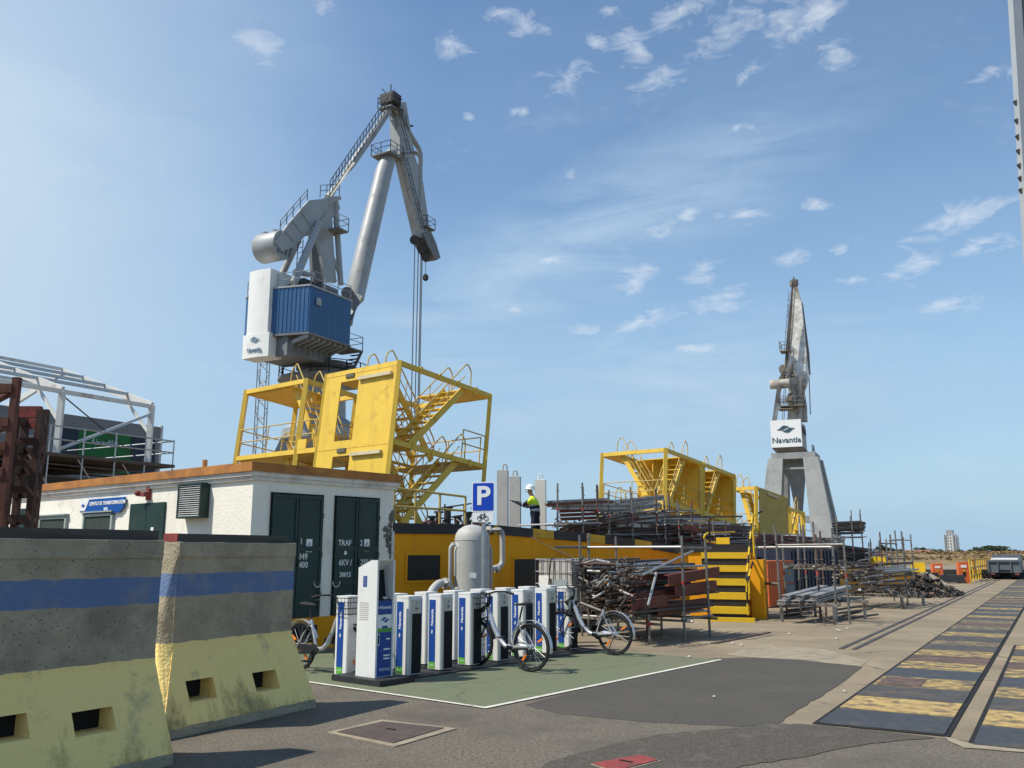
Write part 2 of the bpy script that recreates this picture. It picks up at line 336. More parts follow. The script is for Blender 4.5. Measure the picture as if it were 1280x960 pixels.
# ------------------------------------------------------------------ ground
sheet('ground', [(-1500, -300), (1500, -300), (1500, 2500), (-1500, 2500)], 0, concrete)
def gp(*pts): return [G(*p) for p in pts]
rough = lambda pts, k, amp: [pts[i].lerp(pts[(i + 1) % len(pts)], t / k) + (V((random.uniform(-amp, amp), random.uniform(-amp, amp), 0)) if t else V((0, 0, 0))) for i in range(len(pts)) for t in range(k)]
near = gp((1180, 923), (1100, 915), (1020, 908), (975, 905), (900, 868), (890, 840), (700, 812), (430, 818))
sheet('asphalt', near + [V((-30, 17, 0)), V((-60, -40, 0)), V((40, -40, 0))] + gp((1420, 941), (1280, 933)), .003, asphalt)
dp = gp((655, 882), (872, 824), (940, 822), (1000, 825), (1078, 834), (1040, 862), (1000, 886), (972, 905), (925, 909), (820, 904), (700, 893))
sheet('asphalt_patch', rough(dp, 6, .018), .0055, asphalt_new)
cp = gp((690, 952), (760, 933), (830, 918), (925, 910), (972, 905), (1020, 907), (1100, 915), (1170, 923), (1090, 930), (1000, 948), (930, 958), (820, 990), (640, 985))
sheet('asphalt_strip', rough(cp, 6, .025), .008, asphalt_coarse)
sheet('cement_seam', rough(gp((905, 818), (955, 805), (1030, 812), (1085, 826), (1076, 833), (1000, 826), (940, 823)), 4, .03), .0042, seam)
sheet('cement_edge', rough(gp((1181, 922), (1215, 931), (1285, 936), (1285, 942), (1205, 936), (1185, 927)), 3, .01), .0102, seam)
# green pad with its white border
c0 = G(612, 886); La = (G(872, 823) - c0).dot(A); u0p, w0p, _ = uw(c0); Lb = w0p - .35
def pad(u, w): return c0 + A * u - NN * w
sheet('bike_pad', [pad(0, 0), pad(La, 0), pad(La, Lb), pad(-.2, Lb), pad(-.2, 0)][0:3] + [pad(0, Lb)], .010, pad_green)
for i, (p, q) in enumerate([((-.06, 0), (La, .07)), ((-.06, .07), (0, Lb))]):
    sheet('pad_line', [pad(p[0], p[1]), pad(q[0], p[1]), pad(q[0], q[1]), pad(p[0], q[1])], .014, white_line)
# crane rail in the concrete
P = G(1062, 812)
t = empty('crane_rail', P, 'pair of dark steel crane rail strips sunk in the concrete quay', 'rail')
for k, w in ((0, .075), (.22, .075)):
    a = P - QN * (.15 - k)
    MB().box(a + Q * 70 + UP * .008, (w, 140, .012), (QN, Q, UP)).build('rail_strip', rail_steel, t)
def flat_bar(px, qx):
    p, q = G(*px), G(*qx); c = (p + q) / 2
    tag(MB().bar(p + UP * .012, q + UP * .012, .11, .02).build('steel_bar', plate_rust, None, off=c), 'rusty flat steel bar lying on the concrete before the scaffold rack', 'steel bar')
flat_bar((892, 805), (961, 791))
# trench covers: steel plates side by side
def trench(P0, width, n, label, start=0):
    t = empty('trench_cover', P0, label, 'trench cover')
    MB().box(P0 + QN * width / 2 + Q * n / 2 + UP * .006, (width + .07, n + .05, .008), (QN, Q, UP)).build('trench_frame', black_gap, t)
    for i in range(n):
        if (i + start) % 2 == 0: m = random.choice([steel_dark, steel_dark, steel_b, steel_b, plate_rust]) if i > 3 else (steel_dark, steel_b)[i // 2 % 2]
        else: m = plate_yellow if i == 1 else (plate_yellow_b if i < 8 else random.choice([plate_yellow_b, plate_yellow_c, plate_yellow_c]))
        c = P0 + QN * (width / 2) + Q * (i + .5) + UP * (.014 + random.uniform(-.002, .003))
        e1, e2 = random.uniform(-.005, .005), random.uniform(-.004, .004); qx, qy = (QN + Q * e1 + UP * e2 * .8).normalized(), (Q - QN * e1 + UP * random.uniform(-.004, .004)).normalized()
        MB().box(c, (width - .02 - random.random() * .02, .985 - random.random() * .015, .012), (qx, qy, qx.cross(qy))).build('steel_plate', m, t)
    return t
P0 = G(1021, 905); W0 = (G(1182, 921) - P0).dot(QN)
tc_ = trench(P0, W0, 60, 'long trench cover of black and worn yellow steel plates running down the quay')
p = P0 + QN * (W0 * .28) + Q * 3.45
MB().box(p + UP * .024, (.5, .8, .006), (QN, Q, UP)).build('red_cover', plate_rust, tc_)
P1 = G(1215, 932); trench(P1, 2.2, 10, 'short trench cover of plates at the right edge, beside the long one')
# covers in the asphalt
def cover(poly, frame, mat, name, label, cat):
    f = gp(*frame); c = sum(f, V()) / 4; c.z = 0
    t = empty(name, c, label, cat)
    MB().prism([p + UP * .005 for p in f], UP * .008).build('cover_frame', seam, t)
    pl = gp(*poly); MB().prism([p + UP * .010 for p in pl], UP * .010).build('cover_plate', mat, t)
    m = (pl[0] + pl[2]) / 2; MB().bar(m + UP * .021 - NN * .06, m + UP * .021 + NN * .06, .02, .012).build('lifting_handle', black_gap, t)
cover([(421, 917), (478, 904), (555, 912), (492, 931)], [(409, 917), (477, 901), (571, 912), (493, 935)], M('brown cover', (.085, .062, .052), .75, .1, .25, 8, .2, 90), 'manhole_cover', 'brown rusty square manhole cover set in a pale concrete frame', 'manhole cover')
cover([(741, 957), (800, 946), (823, 953), (770, 966)], [(738, 957), (800, 945), (826, 953), (770, 968)], red_paint, 'hydrant_cover', 'faded red painted cover plate in the dark asphalt', 'cover plate')
# litter
lit = M('white litter', (.5, .47, .42), .85)
for i, (x, y) in enumerate([(987, 794), (1047, 789), (1050, 790), (927, 808), (916, 806), (893, 873), (1056, 866), (1046, 800), (862, 823), (1060, 787)]):
    p = G(x, y); r = .035 if y < 860 else .022
    mb = MB(); mb.lathe([(r * .4, 0), (r, r * .4), (r * .7, r * .9), (r * .2, r)], p + UP * .012, UP, 6)
    tag(mb.build('litter', lit, None, off=p), 'small white scrap of rubble lying on the ground', 'rubble', 'white scraps scattered on the quay')
# ------------------------------------------------------------------ concrete barriers
def barrier_material():
    m = M('painted barrier', (.37, .315, .215), .9, 0, .2, 2.8, .7, 40, (.25, .215, .15), .6, 1.8, pits=.8)
    nt = m.node_tree; N = nt.nodes; L = nt.links; b = N['Principled BSDF']
    last = b.inputs['Base Color'].links[0].from_socket
    tc = N.new('ShaderNodeTexCoord'); sep = N.new('ShaderNodeSeparateXYZ'); L.new(tc.outputs['Object'], sep.inputs[0])
    no = N.new('ShaderNodeTexNoise'); no.inputs['Scale'].default_value = 6; no.inputs['Detail'].default_value = 6; L.new(tc.outputs['Object'], no.inputs[0])
    wob = N.new('ShaderNodeMath'); wob.operation = 'MULTIPLY_ADD'; L.new(no.outputs[0], wob.inputs[0]); wob.inputs[1].default_value = .05; L.new(sep.outputs['Z'], wob.inputs[2])
    ramp = N.new('ShaderNodeValToRGB'); cr = ramp.color_ramp; cr.interpolation = 'CONSTANT'
    dv = N.new('ShaderNodeMath'); dv.operation = 'DIVIDE'; L.new(wob.outputs[0], dv.inputs[0]); dv.inputs[1].default_value = 2.0
    L.new(dv.outputs[0], ramp.inputs[0])
    els = [(0, (0, 0, 0)), (.06, (1, 0, 0)), (.425, (0, 0, 0)), (.648, (0, 0, 1)), (.755, (0, 0, 0))]
    cr.elements[0].position = 0; cr.elements[0].color = (0, 0, 0, 1); cr.elements[1].position = .055; cr.elements[1].color = (1, 0, 0, 1)
    for pz, c in els[2:]:
        e = cr.elements.new(pz); e.color = (*c, 1)
    s2 = N.new('ShaderNodeSeparateColor'); L.new(ramp.outputs[0], s2.inputs[0])
    wear = N.new('ShaderNodeTexNoise'); wear.inputs['Scale'].default_value = 3.2; wear.inputs['Detail'].default_value = 9; wear.inputs['Roughness'].default_value = .7; L.new(tc.outputs['Object'], wear.inputs[0])
    def masked(sock, lo, hi, col):
        nonlocal last
        wr = N.new('ShaderNodeMapRange'); wr.inputs[1].default_value = lo; wr.inputs[2].default_value = hi; wr.inputs[3].default_value = .96; wr.inputs[4].default_value = .12
        L.new(wear.outputs[0], wr.inputs[0])
        mu = N.new('ShaderNodeMath'); mu.operation = 'MULTIPLY'; L.new(sock, mu.inputs[0]); L.new(wr.outputs[0], mu.inputs[1])
        mx = N.new('ShaderNodeMix'); mx.data_type = 'RGBA'; L.new(mu.outputs[0], mx.inputs['Factor']); L.new(last, mx.inputs['A']); mx.inputs['B'].default_value = (*col, 1); last = mx.outputs['Result']
    def grime(_):
        nonlocal last
        mp = N.new('ShaderNodeMapping'); L.new(tc.outputs['Object'], mp.inputs[0]); mp.inputs['Scale'].default_value = (1, 1, .35)
        g = N.new('ShaderNodeTexNoise'); g.inputs['Scale'].default_value = 3.4; g.inputs['Detail'].default_value = 10; g.inputs['Roughness'].default_value = .72; L.new(mp.outputs[0], g.inputs[0])
        hz = N.new('ShaderNodeMapRange'); hz.inputs[1].default_value = .12; hz.inputs[2].default_value = .62; hz.inputs[3].default_value = .14; hz.inputs[4].default_value = -.06; L.new(sep.outputs['Z'], hz.inputs[0])
        ad = N.new('ShaderNodeMath'); ad.operation = 'ADD'; L.new(g.outputs[0], ad.inputs[0]); L.new(hz.outputs[0], ad.inputs[1])
        gr_ = N.new('ShaderNodeMapRange'); gr_.inputs[1].default_value = .58; gr_.inputs[2].default_value = .74; gr_.inputs[4].default_value = .72; L.new(ad.outputs[0], gr_.inputs[0])
        mu = N.new('ShaderNodeMath'); mu.operation = 'MULTIPLY'; L.new(gr_.outputs[0], mu.inputs[0]); L.new(s2.outputs[0], mu.inputs[1])
        mx = N.new('ShaderNodeMix'); mx.data_type = 'RGBA'; L.new(mu.outputs[0], mx.inputs['Factor']); L.new(last, mx.inputs['A']); mx.inputs['B'].default_value = (.20, .145, .06, 1); last = mx.outputs['Result']
    masked(s2.outputs[0], .56, .74, (.98, .73, .26)); grime(last)
    masked(s2.outputs[2], .50, .84, (.115, .185, .34))
    L.new(last, b.inputs['Base Color']); return m
barrier_mat = barrier_material()
def barrier(name, E0, d, L, label, holes, plank, plabel, red_end=False, s0=0., e0=0., s1=0., e1=0.):
    """E0: ground point at the road side of the end; d runs along it; the face looks along n."""
    n = V((d.y, -d.x, 0)); hb, ht, zk, H = .45, .135, .80, 1.80
    c = E0 - n * hb
    secs = [(-hb, 0, 1), (-hb, .10, .9), (-ht - .01, zk - .02, 0), (-ht, zk + .05, 0), (-ht, H - .16, 0), (-ht - .015, H - .15, 0), (-ht - .015, H, 0)]
    prof = secs + [(-x, z, k) for x, z, k in secs[::-1]]; m_ = len(prof)
    mb = MB(); mb.add([V((x, s0 - e0 * k, z)) for x, z, k in prof] + [V((x, L - s1 + e1 * k, z)) for x, z, k in prof], [(i, (i + 1) % m_, m_ + (i + 1) % m_, m_ + i) for i in range(m_)] + [tuple(range(m_ - 1, -1, -1)), tuple(range(m_, 2 * m_))])
    o = mb.build(name, barrier_mat); bm = bmesh.new(); bm.from_mesh(o.data); bmesh.ops.recalc_face_normals(bm, faces=bm.faces); bm.to_mesh(o.data); bm.free()
    cut = MB()
    for y, z, w, h in holes: cut.box((.60, y, z), (1.0, w, h))
    co = cut.build('cutter', barrier_mat)
    bv = o.modifiers.new('v', 'BEVEL'); bv.width = .012; bv.segments = 2; bv.limit_method = 'ANGLE'; bv.angle_limit = radians(35)
    su = o.modifiers.new('s', 'SUBSURF'); su.subdivision_type = 'SIMPLE'; su.levels = su.render_levels = 4
    tx = bpy.data.textures.new('chips', 'CLOUDS'); tx.noise_scale = .05; tx.noise_depth = 3
    di = o.modifiers.new('d', 'DISPLACE'); di.texture = tx; di.strength = .011; di.mid_level = .55; di.texture_coords = 'LOCAL'
    md = o.modifiers.new('b', 'BOOLEAN'); md.object = co; md.solver = 'EXACT'; md.operation = 'DIFFERENCE'
    dg = bpy.context.evaluated_depsgraph_get(); me = bpy.data.meshes.new_from_object(o.evaluated_get(dg))
    o.modifiers.clear(); o.data = me; me.name = name; bpy.data.objects.remove(co)
    o.location = c; o.rotation_euler = (0, 0, atan2(n.y, n.x))
    tag(o, label, 'concrete barrier', 'concrete barriers in the foreground')
    for y, z, w, h in holes: MB().box((.108, y, z), (.01, w - .004, h - .004)).build('pocket_shade', black_gap, o, local=True)  # black plates stand in for the shade inside the lifting pockets
    y0, y1 = plank
    pc = c + d * ((y0 + y1) / 2) + UP * (H + .042)
    p = MB().box((0, 0, 0), (.2, y1 - y0, .08)).build('timber_plank', timber_dark); p.location = pc; p.rotation_euler = (0, 0, atan2(n.y, n.x))
    tag(p, plabel, 'timber', 'tarred timbers on the barriers')
    if red_end: MB().box((0, -(y1 - y0) / 2 - .003, 0), (.202, .010, .082)).build('painted_end', red_paint, p, local=True)
B2 = G(215, 925); B2e = G(395, 885); d2 = (B2e - B2).normalized(); L2 = (B2e - B2).length
def hole_at(px, py, E0, d, L):                                   # where a picture point meets the flared face
    n = V((d.y, -d.x, 0)); fl = V((0.315, 0, 0.68)); sl = (UP * .68 - n * .305).normalized(); fn = sl.cross(d)
    q = onplane(px, py, E0 + UP * .1, fn); return (q - E0).dot(d), q.z
h2 = [hole_at(252, 862, B2, d2, L2), hole_at(333, 851, B2, d2, L2)]
barrier('concrete_barrier', B2, d2, L2, 'concrete barrier with blue stripe and yellow foot standing behind, closer to the bikes',
        [(h2[0][0], h2[0][1], .34, .19), (h2[1][0], h2[1][1], .34, .19)], (.20, L2 - .20), 'dark timber with a red painted end on top of the rear barrier', True, .19, .33, .10, .10)
B1 = G(216, 957); L1 = 3.0; d1 = vpdir(1330); S1 = B1 - d1 * L1
h1 = hole_at(118, 902, S1, d1, L1); h1b = hole_at(6, 912, S1, d1, L1)
barrier('concrete_barrier', S1, d1, L1, 'nearest concrete barrier with blue stripe and mossy yellow foot, cut by the left frame edge',
        [(h1[0], h1[1], .34, .17), (h1b[0], h1b[1], .34, .17)], (.0, L1 - .03), 'dark tarred timber lying along the top of the nearest barrier')
# ------------------------------------------------------------------ substation building
ub0 = uw(FW(318, 577))[0]; ub1 = 1.28; LS = 15.0; ZR = 3.22
sub = empty('substation_building', PF(ub0, 0), 'white low substation building with orange roof edge and dark green doors', 'building')
AX = (A, NN, UP)
def ubox(mb, u0, u1, w0, w1, z0, z1, mi=0): return mb.box(PF((u0 + u1) / 2, (w0 + w1) / 2, (z0 + z1) / 2), (u1 - u0, w1 - w0, z1 - z0), AX, mi)
ubox(MB(), ub0, ub1, -LS, 0, 0, ZR - .3).build('wall', white_wall, sub)
ubox(MB(), ub0 - .05, ub1 + .05, -LS - .05, .05, ZR - .30, ZR - .23).build('cornice', trim_white, sub)
ubox(MB(), ub0 - .09, ub1 + .09, -LS - .09, .09, ZR - .23, ZR - .155).build('cornice', trim_white, sub)
ubox(MB(), ub0 - .13, ub1 + .13, -LS - .13, .13, ZR - .155, ZR).build('roof_edge', fascia_orange, sub)
ubox(MB(), ub0 + .1, ub1 - .1, -LS + .1, -.1, ZR, ZR + .02).build('roof', trim_white, sub)
ubox(MB(), ub0 - .03, ub1 + .015, -LS, .03, 0, .555).build('plinth', ochre, sub)
pp = PF(ub0 + .4, -2.2, ZR); MB().tube(pp, pp + UP * .22, .05).build('vent_pipe', fascia_orange, sub)
def door(px0, px1, pyt, letters):
    ua, zt = uw(FW(px0, pyt))[0], uw(FW((px0 + px1) / 2, pyt))[2]; ue = uw(FW(px1, pyt))[0]; um = (ua + ue) / 2
    z0 = .56
    MB().prism([PF(ua - .03, .012, z0), PF(ue + .03, .012, z0), PF(ue + .03, .012, zt + .03), PF(ua - .03, .012, zt + .03)], NN * .004).build('door_frame', black_gap, sub)
    for a, e in ((ua, um - .008), (um + .008, ue)):
        mb = MB(); ubox(mb, a, e, .016, .034, z0 + .01, zt)
        for (x0, x1, y0, y1) in ((a, a + .05, z0 + .01, zt), (e - .05, e, z0 + .01, zt), (a + .05, e - .05, zt - .06, zt), (a + .05, e - .05, 1.72, 1.80), (a + .05, e - .05, 1.10, 1.16), (a + .05, e - .05, z0 + .01, z0 + .1)):
            ubox(mb, x0, x1, .034, .052, y0, y1)
        lf = mb.build('door', door_green, sub)
        for (bd, x, y, s) in letters:
            q = FW(x, y, .036)
            if a < uw(q)[0] < e:
                if bd == 'SIGN':
                    MB().box(q, (.13, .23, .004), (A, UP, NN)).build('warning_plate', sign_white, lf)
                    q2 = q + NN * .004
                    mb = MB(); mb.prism([q2 + A * -.045 + UP * -.03, q2 + A * .045 + UP * -.03, q2 + UP * .07], NN * .003); mb.box(q2 + UP * -.08, (.10, .05, .003), (A, UP, NN)); mb.build('warning_print', letter_black, lf)
                    mb = MB(); mb.prism([q2 + NN * .003 + A * -.030 + UP * -.022, q2 + NN * .003 + A * .030 + UP * -.022, q2 + NN * .003 + UP * .05], NN * .002); mb.build('warning_print', sign_white, lf)
                    mb = MB(); mb.prism([q2 + NN * .005 + A * -.006 + UP * -.01, q2 + NN * .005 + A * .008 + UP * .01, q2 + NN * .005 + UP * .04], NN * .002); mb.build('warning_print', letter_black, lf)
                elif bd == 'BOX': MB().box(q, (.06, .10, .004), (A, UP, NN)).build('small_plate', sign_white, lf)
                else: text(bd, s, q, A, UP, letter_white, lf, sx=.9, bold=.003)
        if a > ua + .1:
            mb = MB(); q = PF(a + .02, .06, 1.45); mb.tube(q, q + UP * .12, .012); mb.build('handle', black_plastic, lf)
    for x in (ua, ue):
        mb = MB()
        for z in (.9, 1.6, 2.3): mb.tube(PF(x, .045, z), PF(x, .045, z + .1), .016)
        mb.build('hinge', door_green, sub)
door(340, 403, 619, [('1', 376.6, 677, .15), ('SIGN', 386.5, 682, 0), ('349', 378.7, 696, .15), ('400', 379, 706.5, .15)])
door(419.5, 473, 623, [('TRAF', 431, 679, .15), ('BOX', 432, 690, 0), ('6KV /', 431.6, 703.5, .15), ('30015', 431.5, 718.5, .125), ('2', 451.6, 679, .15), ('SIGN', 458.5, 681.5, 0), ('250 V', 458.5, 703, .15)])
for x in (397, 420.5):
    q = FW(x, 727, .05); mb = MB(); mb.pipe([q + A * (.08 * cos(t)) + UP * (.10 * sin(t)) for t in [pi + i * pi / 8 for i in range(9)]], .009, 6); mb.build('hook', letter_white, sub)
q0 = FW(379, 785); ua = uw(q0)[0]
ubox(MB(), ua - .35, ua + .28, .031, .036, .13, .42).build('vent_opening', void_dark, sub)
for i in range(6): ubox(MB(), ua - .35, ua + .28, .036, .052, .14 + i * .047, .16 + i * .047).build('vent_slat', black_plastic, sub)
dm = M('crumbled render', (.16, .145, .12), .95, 0, .4, 9, .8, 25)
mb = MB()
for i in range(60):
    z = random.uniform(1.6, 2.5); wd_ = .26 * (1 - abs(z - 2.05) / .5); u = ub1 - random.random() * max(.03, wd_); p = PF(u, .004, z); r = random.uniform(.015, .06)
    mb.prism([p + A * (r * cos(t) * random.uniform(.6, 1.2)) + UP * (r * sin(t) * random.uniform(.6, 1.4)) for t in [k * pi / 3 for k in range(6)]], NN * random.uniform(.004, .014))
mb.build('crumbled_patch', dm, sub)['kind'] = 'stuff'
MB().tube(PF(ub1 - .04, .05, .5), PF(ub1 - .04, .05, 2.1), .03, 8).build('downpipe', trim_white, sub)
for z in (.9, 1.3, 1.7): MB().box(PF(ub1 - .04, .045, z), (.10, .08, .03), AX).build('pipe_clip', galv, sub)
# long side wall
SP = PF(ub0, 0)
def SWp(px, py, off=0.): return onplane(px, py, SP - A * off, A)
def side_rect(x0, y0, x1, y1):
    a = uw(SWp(x0, (y0 + y1) / 2))[1]; b = uw(SWp(x1, (y0 + y1) / 2))[1]; zt = uw(SWp((x0 + x1) / 2, y0))[2]; zb = uw(SWp((x0 + x1) / 2, y1))[2]
    return a, b, zb, zt
frame_grey = M('grey window frame', (.30, .35, .33), .5)
glass_dark = M('dark window glass', (.06, .075, .065), .12, 0, .1)
for x0, x1, yt in ((105, 142, 641), (50, 84, 645)):
    a, b, zb, zt = side_rect(x0, yt, x1, 690)
    w = MB()
    for (p, q, r, s) in ((a, a + .07, zb, zt), (b - .07, b, zb, zt), (a, b, zt - .07, zt), (a, b, zb, zb + .07)): ubox(w, ub0 - .06, ub0 - .002, p, q, r, s)
    wo = w.build('window', frame_grey, sub)
    ubox(MB(), ub0 - .03, ub0 - .004, a + .05, b - .05, zb + .05, zt - .05).build('pane', glass_dark, wo)
    ubox(MB(), ub0 - .10, ub0 - .003, a - .03, b + .03, zt + .002, zt + .03).build('window_hood', frame_grey, wo)
a, b, zb, zt = side_rect(163, 629, 206, 690)
for p, q in ((a, (a + b) / 2 - .008), ((a + b) / 2 + .008, b)):
    mb = MB(); ubox(mb, ub0 - .04, ub0 - .003, p, q, .05, zt); mb.build('side_door', door_green, sub)
q = SWp(190, 662, .045); MB().box(q, (.10, .09, .004), (-NN, UP, -A)).build('notice', sign_white, sub)
a, b, zb, zt = side_rect(20, 636, 36, 690)
ubox(MB(), ub0 - .04, ub0 - .003, a, b, .05, zt).build('side_door', door_green, sub)
# alarm lamp
q = SWp(186, 617, .0); mb = MB(); mb.box(q - A * .03 + NN * .05, (.10, .26, .06), (NN, UP, A)); mb.box(q - A * .10 - UP * .02, (.20, .08, .10), (NN, UP, A)); mb.lathe([(.05, 0), (.055, .06), (.03, .1)], q - A * .12 - NN * .12, -A, 10)
mb.build('alarm_lamp', red_paint, sub)
# louvre box
a, b, zb, zt = side_rect(233, 605, 262, 648)
lv = empty('louvre_box', PF(ub0 - .1, (a + b) / 2, zb), 'dark green louvred ventilation box with white slats high on the long white wall', 'ventilation box')
dp_ = .19
mb = MB(); ubox(mb, ub0 - dp_, ub0 - .004, b - .03, b, zb, zt); ubox(mb, ub0 - dp_, ub0 - .004, a, a + .03, zb, zt); ubox(mb, ub0 - dp_, ub0 - .004, a + .03, b - .03, zt - .03, zt); ubox(mb, ub0 - dp_, ub0 - .004, a + .03, b - .03, zb, zb + .03); ubox(mb, ub0 - .08, ub0 - .05, a + .03, b - .03, zb + .03, zt - .03)
mb.build('louvre_case', door_green, lv)
slat_w = M('white slat', (.58, .60, .58), .5)
for i in range(15):
    z = zb + .05 + i * (zt - zb - .09) / 14
    mb = MB(); c = PF(ub0 - dp_ + .03, (a + b) / 2, z); dv = (A * .05 + UP * .026).normalized(); mb.box(c, (b - a - .06, .05, .006), (NN, dv, NN.cross(dv))); mb.build('slat', slat_w, lv)
# name board
bd = [SWp(98, 626.5, .06), SWp(155, 625, .06)]
q = SWp(127, 632.5, .06); wv = -NN; 
wl = (SWp(154.5, 630, .06) - SWp(99, 634, .06)).length; hh = .31
sb = empty('name_board', q, 'blue and white name board reading CENTRO DE TRANSFORMACION on the long white wall', 'sign')
R = NN
mb = MB(); pts = [(-wl / 2, -hh / 2), (wl / 2 - .22, -hh / 2), (wl / 2 - .06, -hh / 2 + .10), (wl / 2, hh / 2 - .06), (wl / 2 - .02, hh / 2), (-wl / 2, hh / 2)]
mb.prism([q + R * x + UP * y for x, y in pts], A * .03); mb.build('board', sign_blue, sb)
wp = [(-wl / 2, -hh / 2), (-wl / 2 + .18, -hh / 2), (-wl / 2 + .40, hh / 2), (-wl / 2, hh / 2)]
mb = MB(); mb.prism([q - A * .002 + R * x + UP * y for x, y in wp], -A * .004); mb.build('white_field', sign_white, sb)
logo_blue = M('logo blue', (.03, .10, .30), .5)
swoosh_logo(q - A * .007 - R * (wl / 2 - .15) + UP * .03, .15, R, UP, logo_blue, sb)
text('Navantia', .06, q - A * .007 - R * (wl / 2 - .14) - UP * .09, R, UP, logo_blue, sb)
text('CENTRO DE TRANSFORMACI\u00d3N', .105, q - A * .004 + R * .22 + UP * .055, R, UP, sign_white, sb, sx=.98, bold=.002)
text('N\u00ba6', .105, q - A * .004 + R * .2 - UP * .075, R, UP, sign_white, sb, bold=.002)
# ------------------------------------------------------------------ pontoon
TOP = [(1.29, 2.27), (4.45, 2.30), (8.05, 2.165), (10.38, 2.05), (13.75, 1.80), (20, 1.45), (26.5, 1.146), (31.7, .88), (42, .58)]
def ztop(u):
    if u <= TOP[0][0]: return TOP[0][1]
    for (a, b), (c, d) in zip(TOP, TOP[1:]):
        if u <= c: return b + (d - b) * (u - a) / (c - a)
    return TOP[-1][1]
pon = empty('pontoon', PF(1.3, 0), 'long ochre steel pontoon with a black and yellow striped rim', 'pontoon')
mb = MB(); RB = .21
us = [1.29, 3, 4.45, 6.2, 8.05, 10.38, 13.75, 17, 20, 23, 26.5, 31.7, 36, 42]
top = [PF(u, -.03, ztop(u) - RB) for u in us]; bot = [PF(u, -.03, -.05) for u in us]
topb = [PF(u, -16, ztop(u) - RB) for u in us]; botb = [PF(u, -16, -.05) for u in us]
for i in range(len(us) - 1):
    mb.face([bot[i], bot[i + 1], top[i + 1], top[i]]); mb.face([top[i], top[i + 1], topb[i + 1], topb[i]]); mb.face([topb[i], topb[i + 1], botb[i + 1], botb[i]])
mb.face([bot[0], top[0], topb[0], botb[0]]); mb.face([bot[-1], botb[-1], topb[-1], top[-1]])
mb.build('hull', ochre, pon)
deck_grey = M('deck steel', (.11, .10, .09), .8, .1, .3, 2, .1, 30)
mb = MB()
for i in range(len(us) - 1): mb.face([PF(us[i], -.34, ztop(us[i]) - RB + .01), PF(us[i + 1], -.34, ztop(us[i + 1]) - RB + .01), PF(us[i + 1], -15.9, ztop(us[i + 1]) - RB + .01), PF(us[i], -15.9, ztop(us[i]) - RB + .01)])
mb.build('deck', deck_grey, pon)
cuts = [497, 617, 622, 666, 692, 733, 756, 793, 814, 847, 866]
ucut = [uw(FW(x, 668))[0] for x in cuts]; ucut[0] = 1.29
u = ucut[-1]
while u < 25.6: u += 1.75; ucut.append(u)
ucut += [uw(FW(x, 710))[0] for x in (1047.5, 1058.5, 1079, 1090, 1105, 1116)]
while ucut[-1] < 40: ucut.append(ucut[-1] + 2.0)
ucut = sorted(ucut)
for i in range(len(ucut) - 1):
    a, b = ucut[i], ucut[i + 1]
    if b - a < .05: continue
    mb = MB(); mb.prism([PF(a + .004, 0.01, ztop(a) - RB + .001), PF(b - .004, .01, ztop(b) - RB + .001), PF(b - .004, .01, ztop(b)), PF(a + .004, .01, ztop(a))], -NN * .33)
    mb.build('rim_block', yellow_rim if i % 2 else black_paint, pon)
for (x0, y0, x1, y1) in ((510, 694, 551, 726), (643, 699, 682, 775)):
    a = uw(FW(x0, y0))[0]; b = uw(FW(x1, y0))[0]; zt = uw(FW(x0, y0))[2]; zb = max(.05, uw(FW(x0, y1))[2])
    ubox(MB(), a, b, -.028, -.022, zb, zt).build('hatch', void_dark, pon)
    mb = MB()
    for (p, q, r, s) in ((a - .05, a, zb, zt), (b, b + .05, zb, zt), (a - .05, b + .05, zt, zt + .05), (a - .05, b + .05, zb - .05, zb)): ubox(mb, p, q, -.028, -.005, r, s)
    mb.build('hatch_frame', ochre, pon)
q0, q1 = FW(664, 671, .02), FW(716, 696, .03)
tag(MB().pipe([q0, q0.lerp(q1, .5) - UP * .03, q1, q1 - UP * .8], .008, 6).build('hose', letter_white, None, off=q0), 'thin pale hose hanging down the ochre pontoon wall', 'hose')
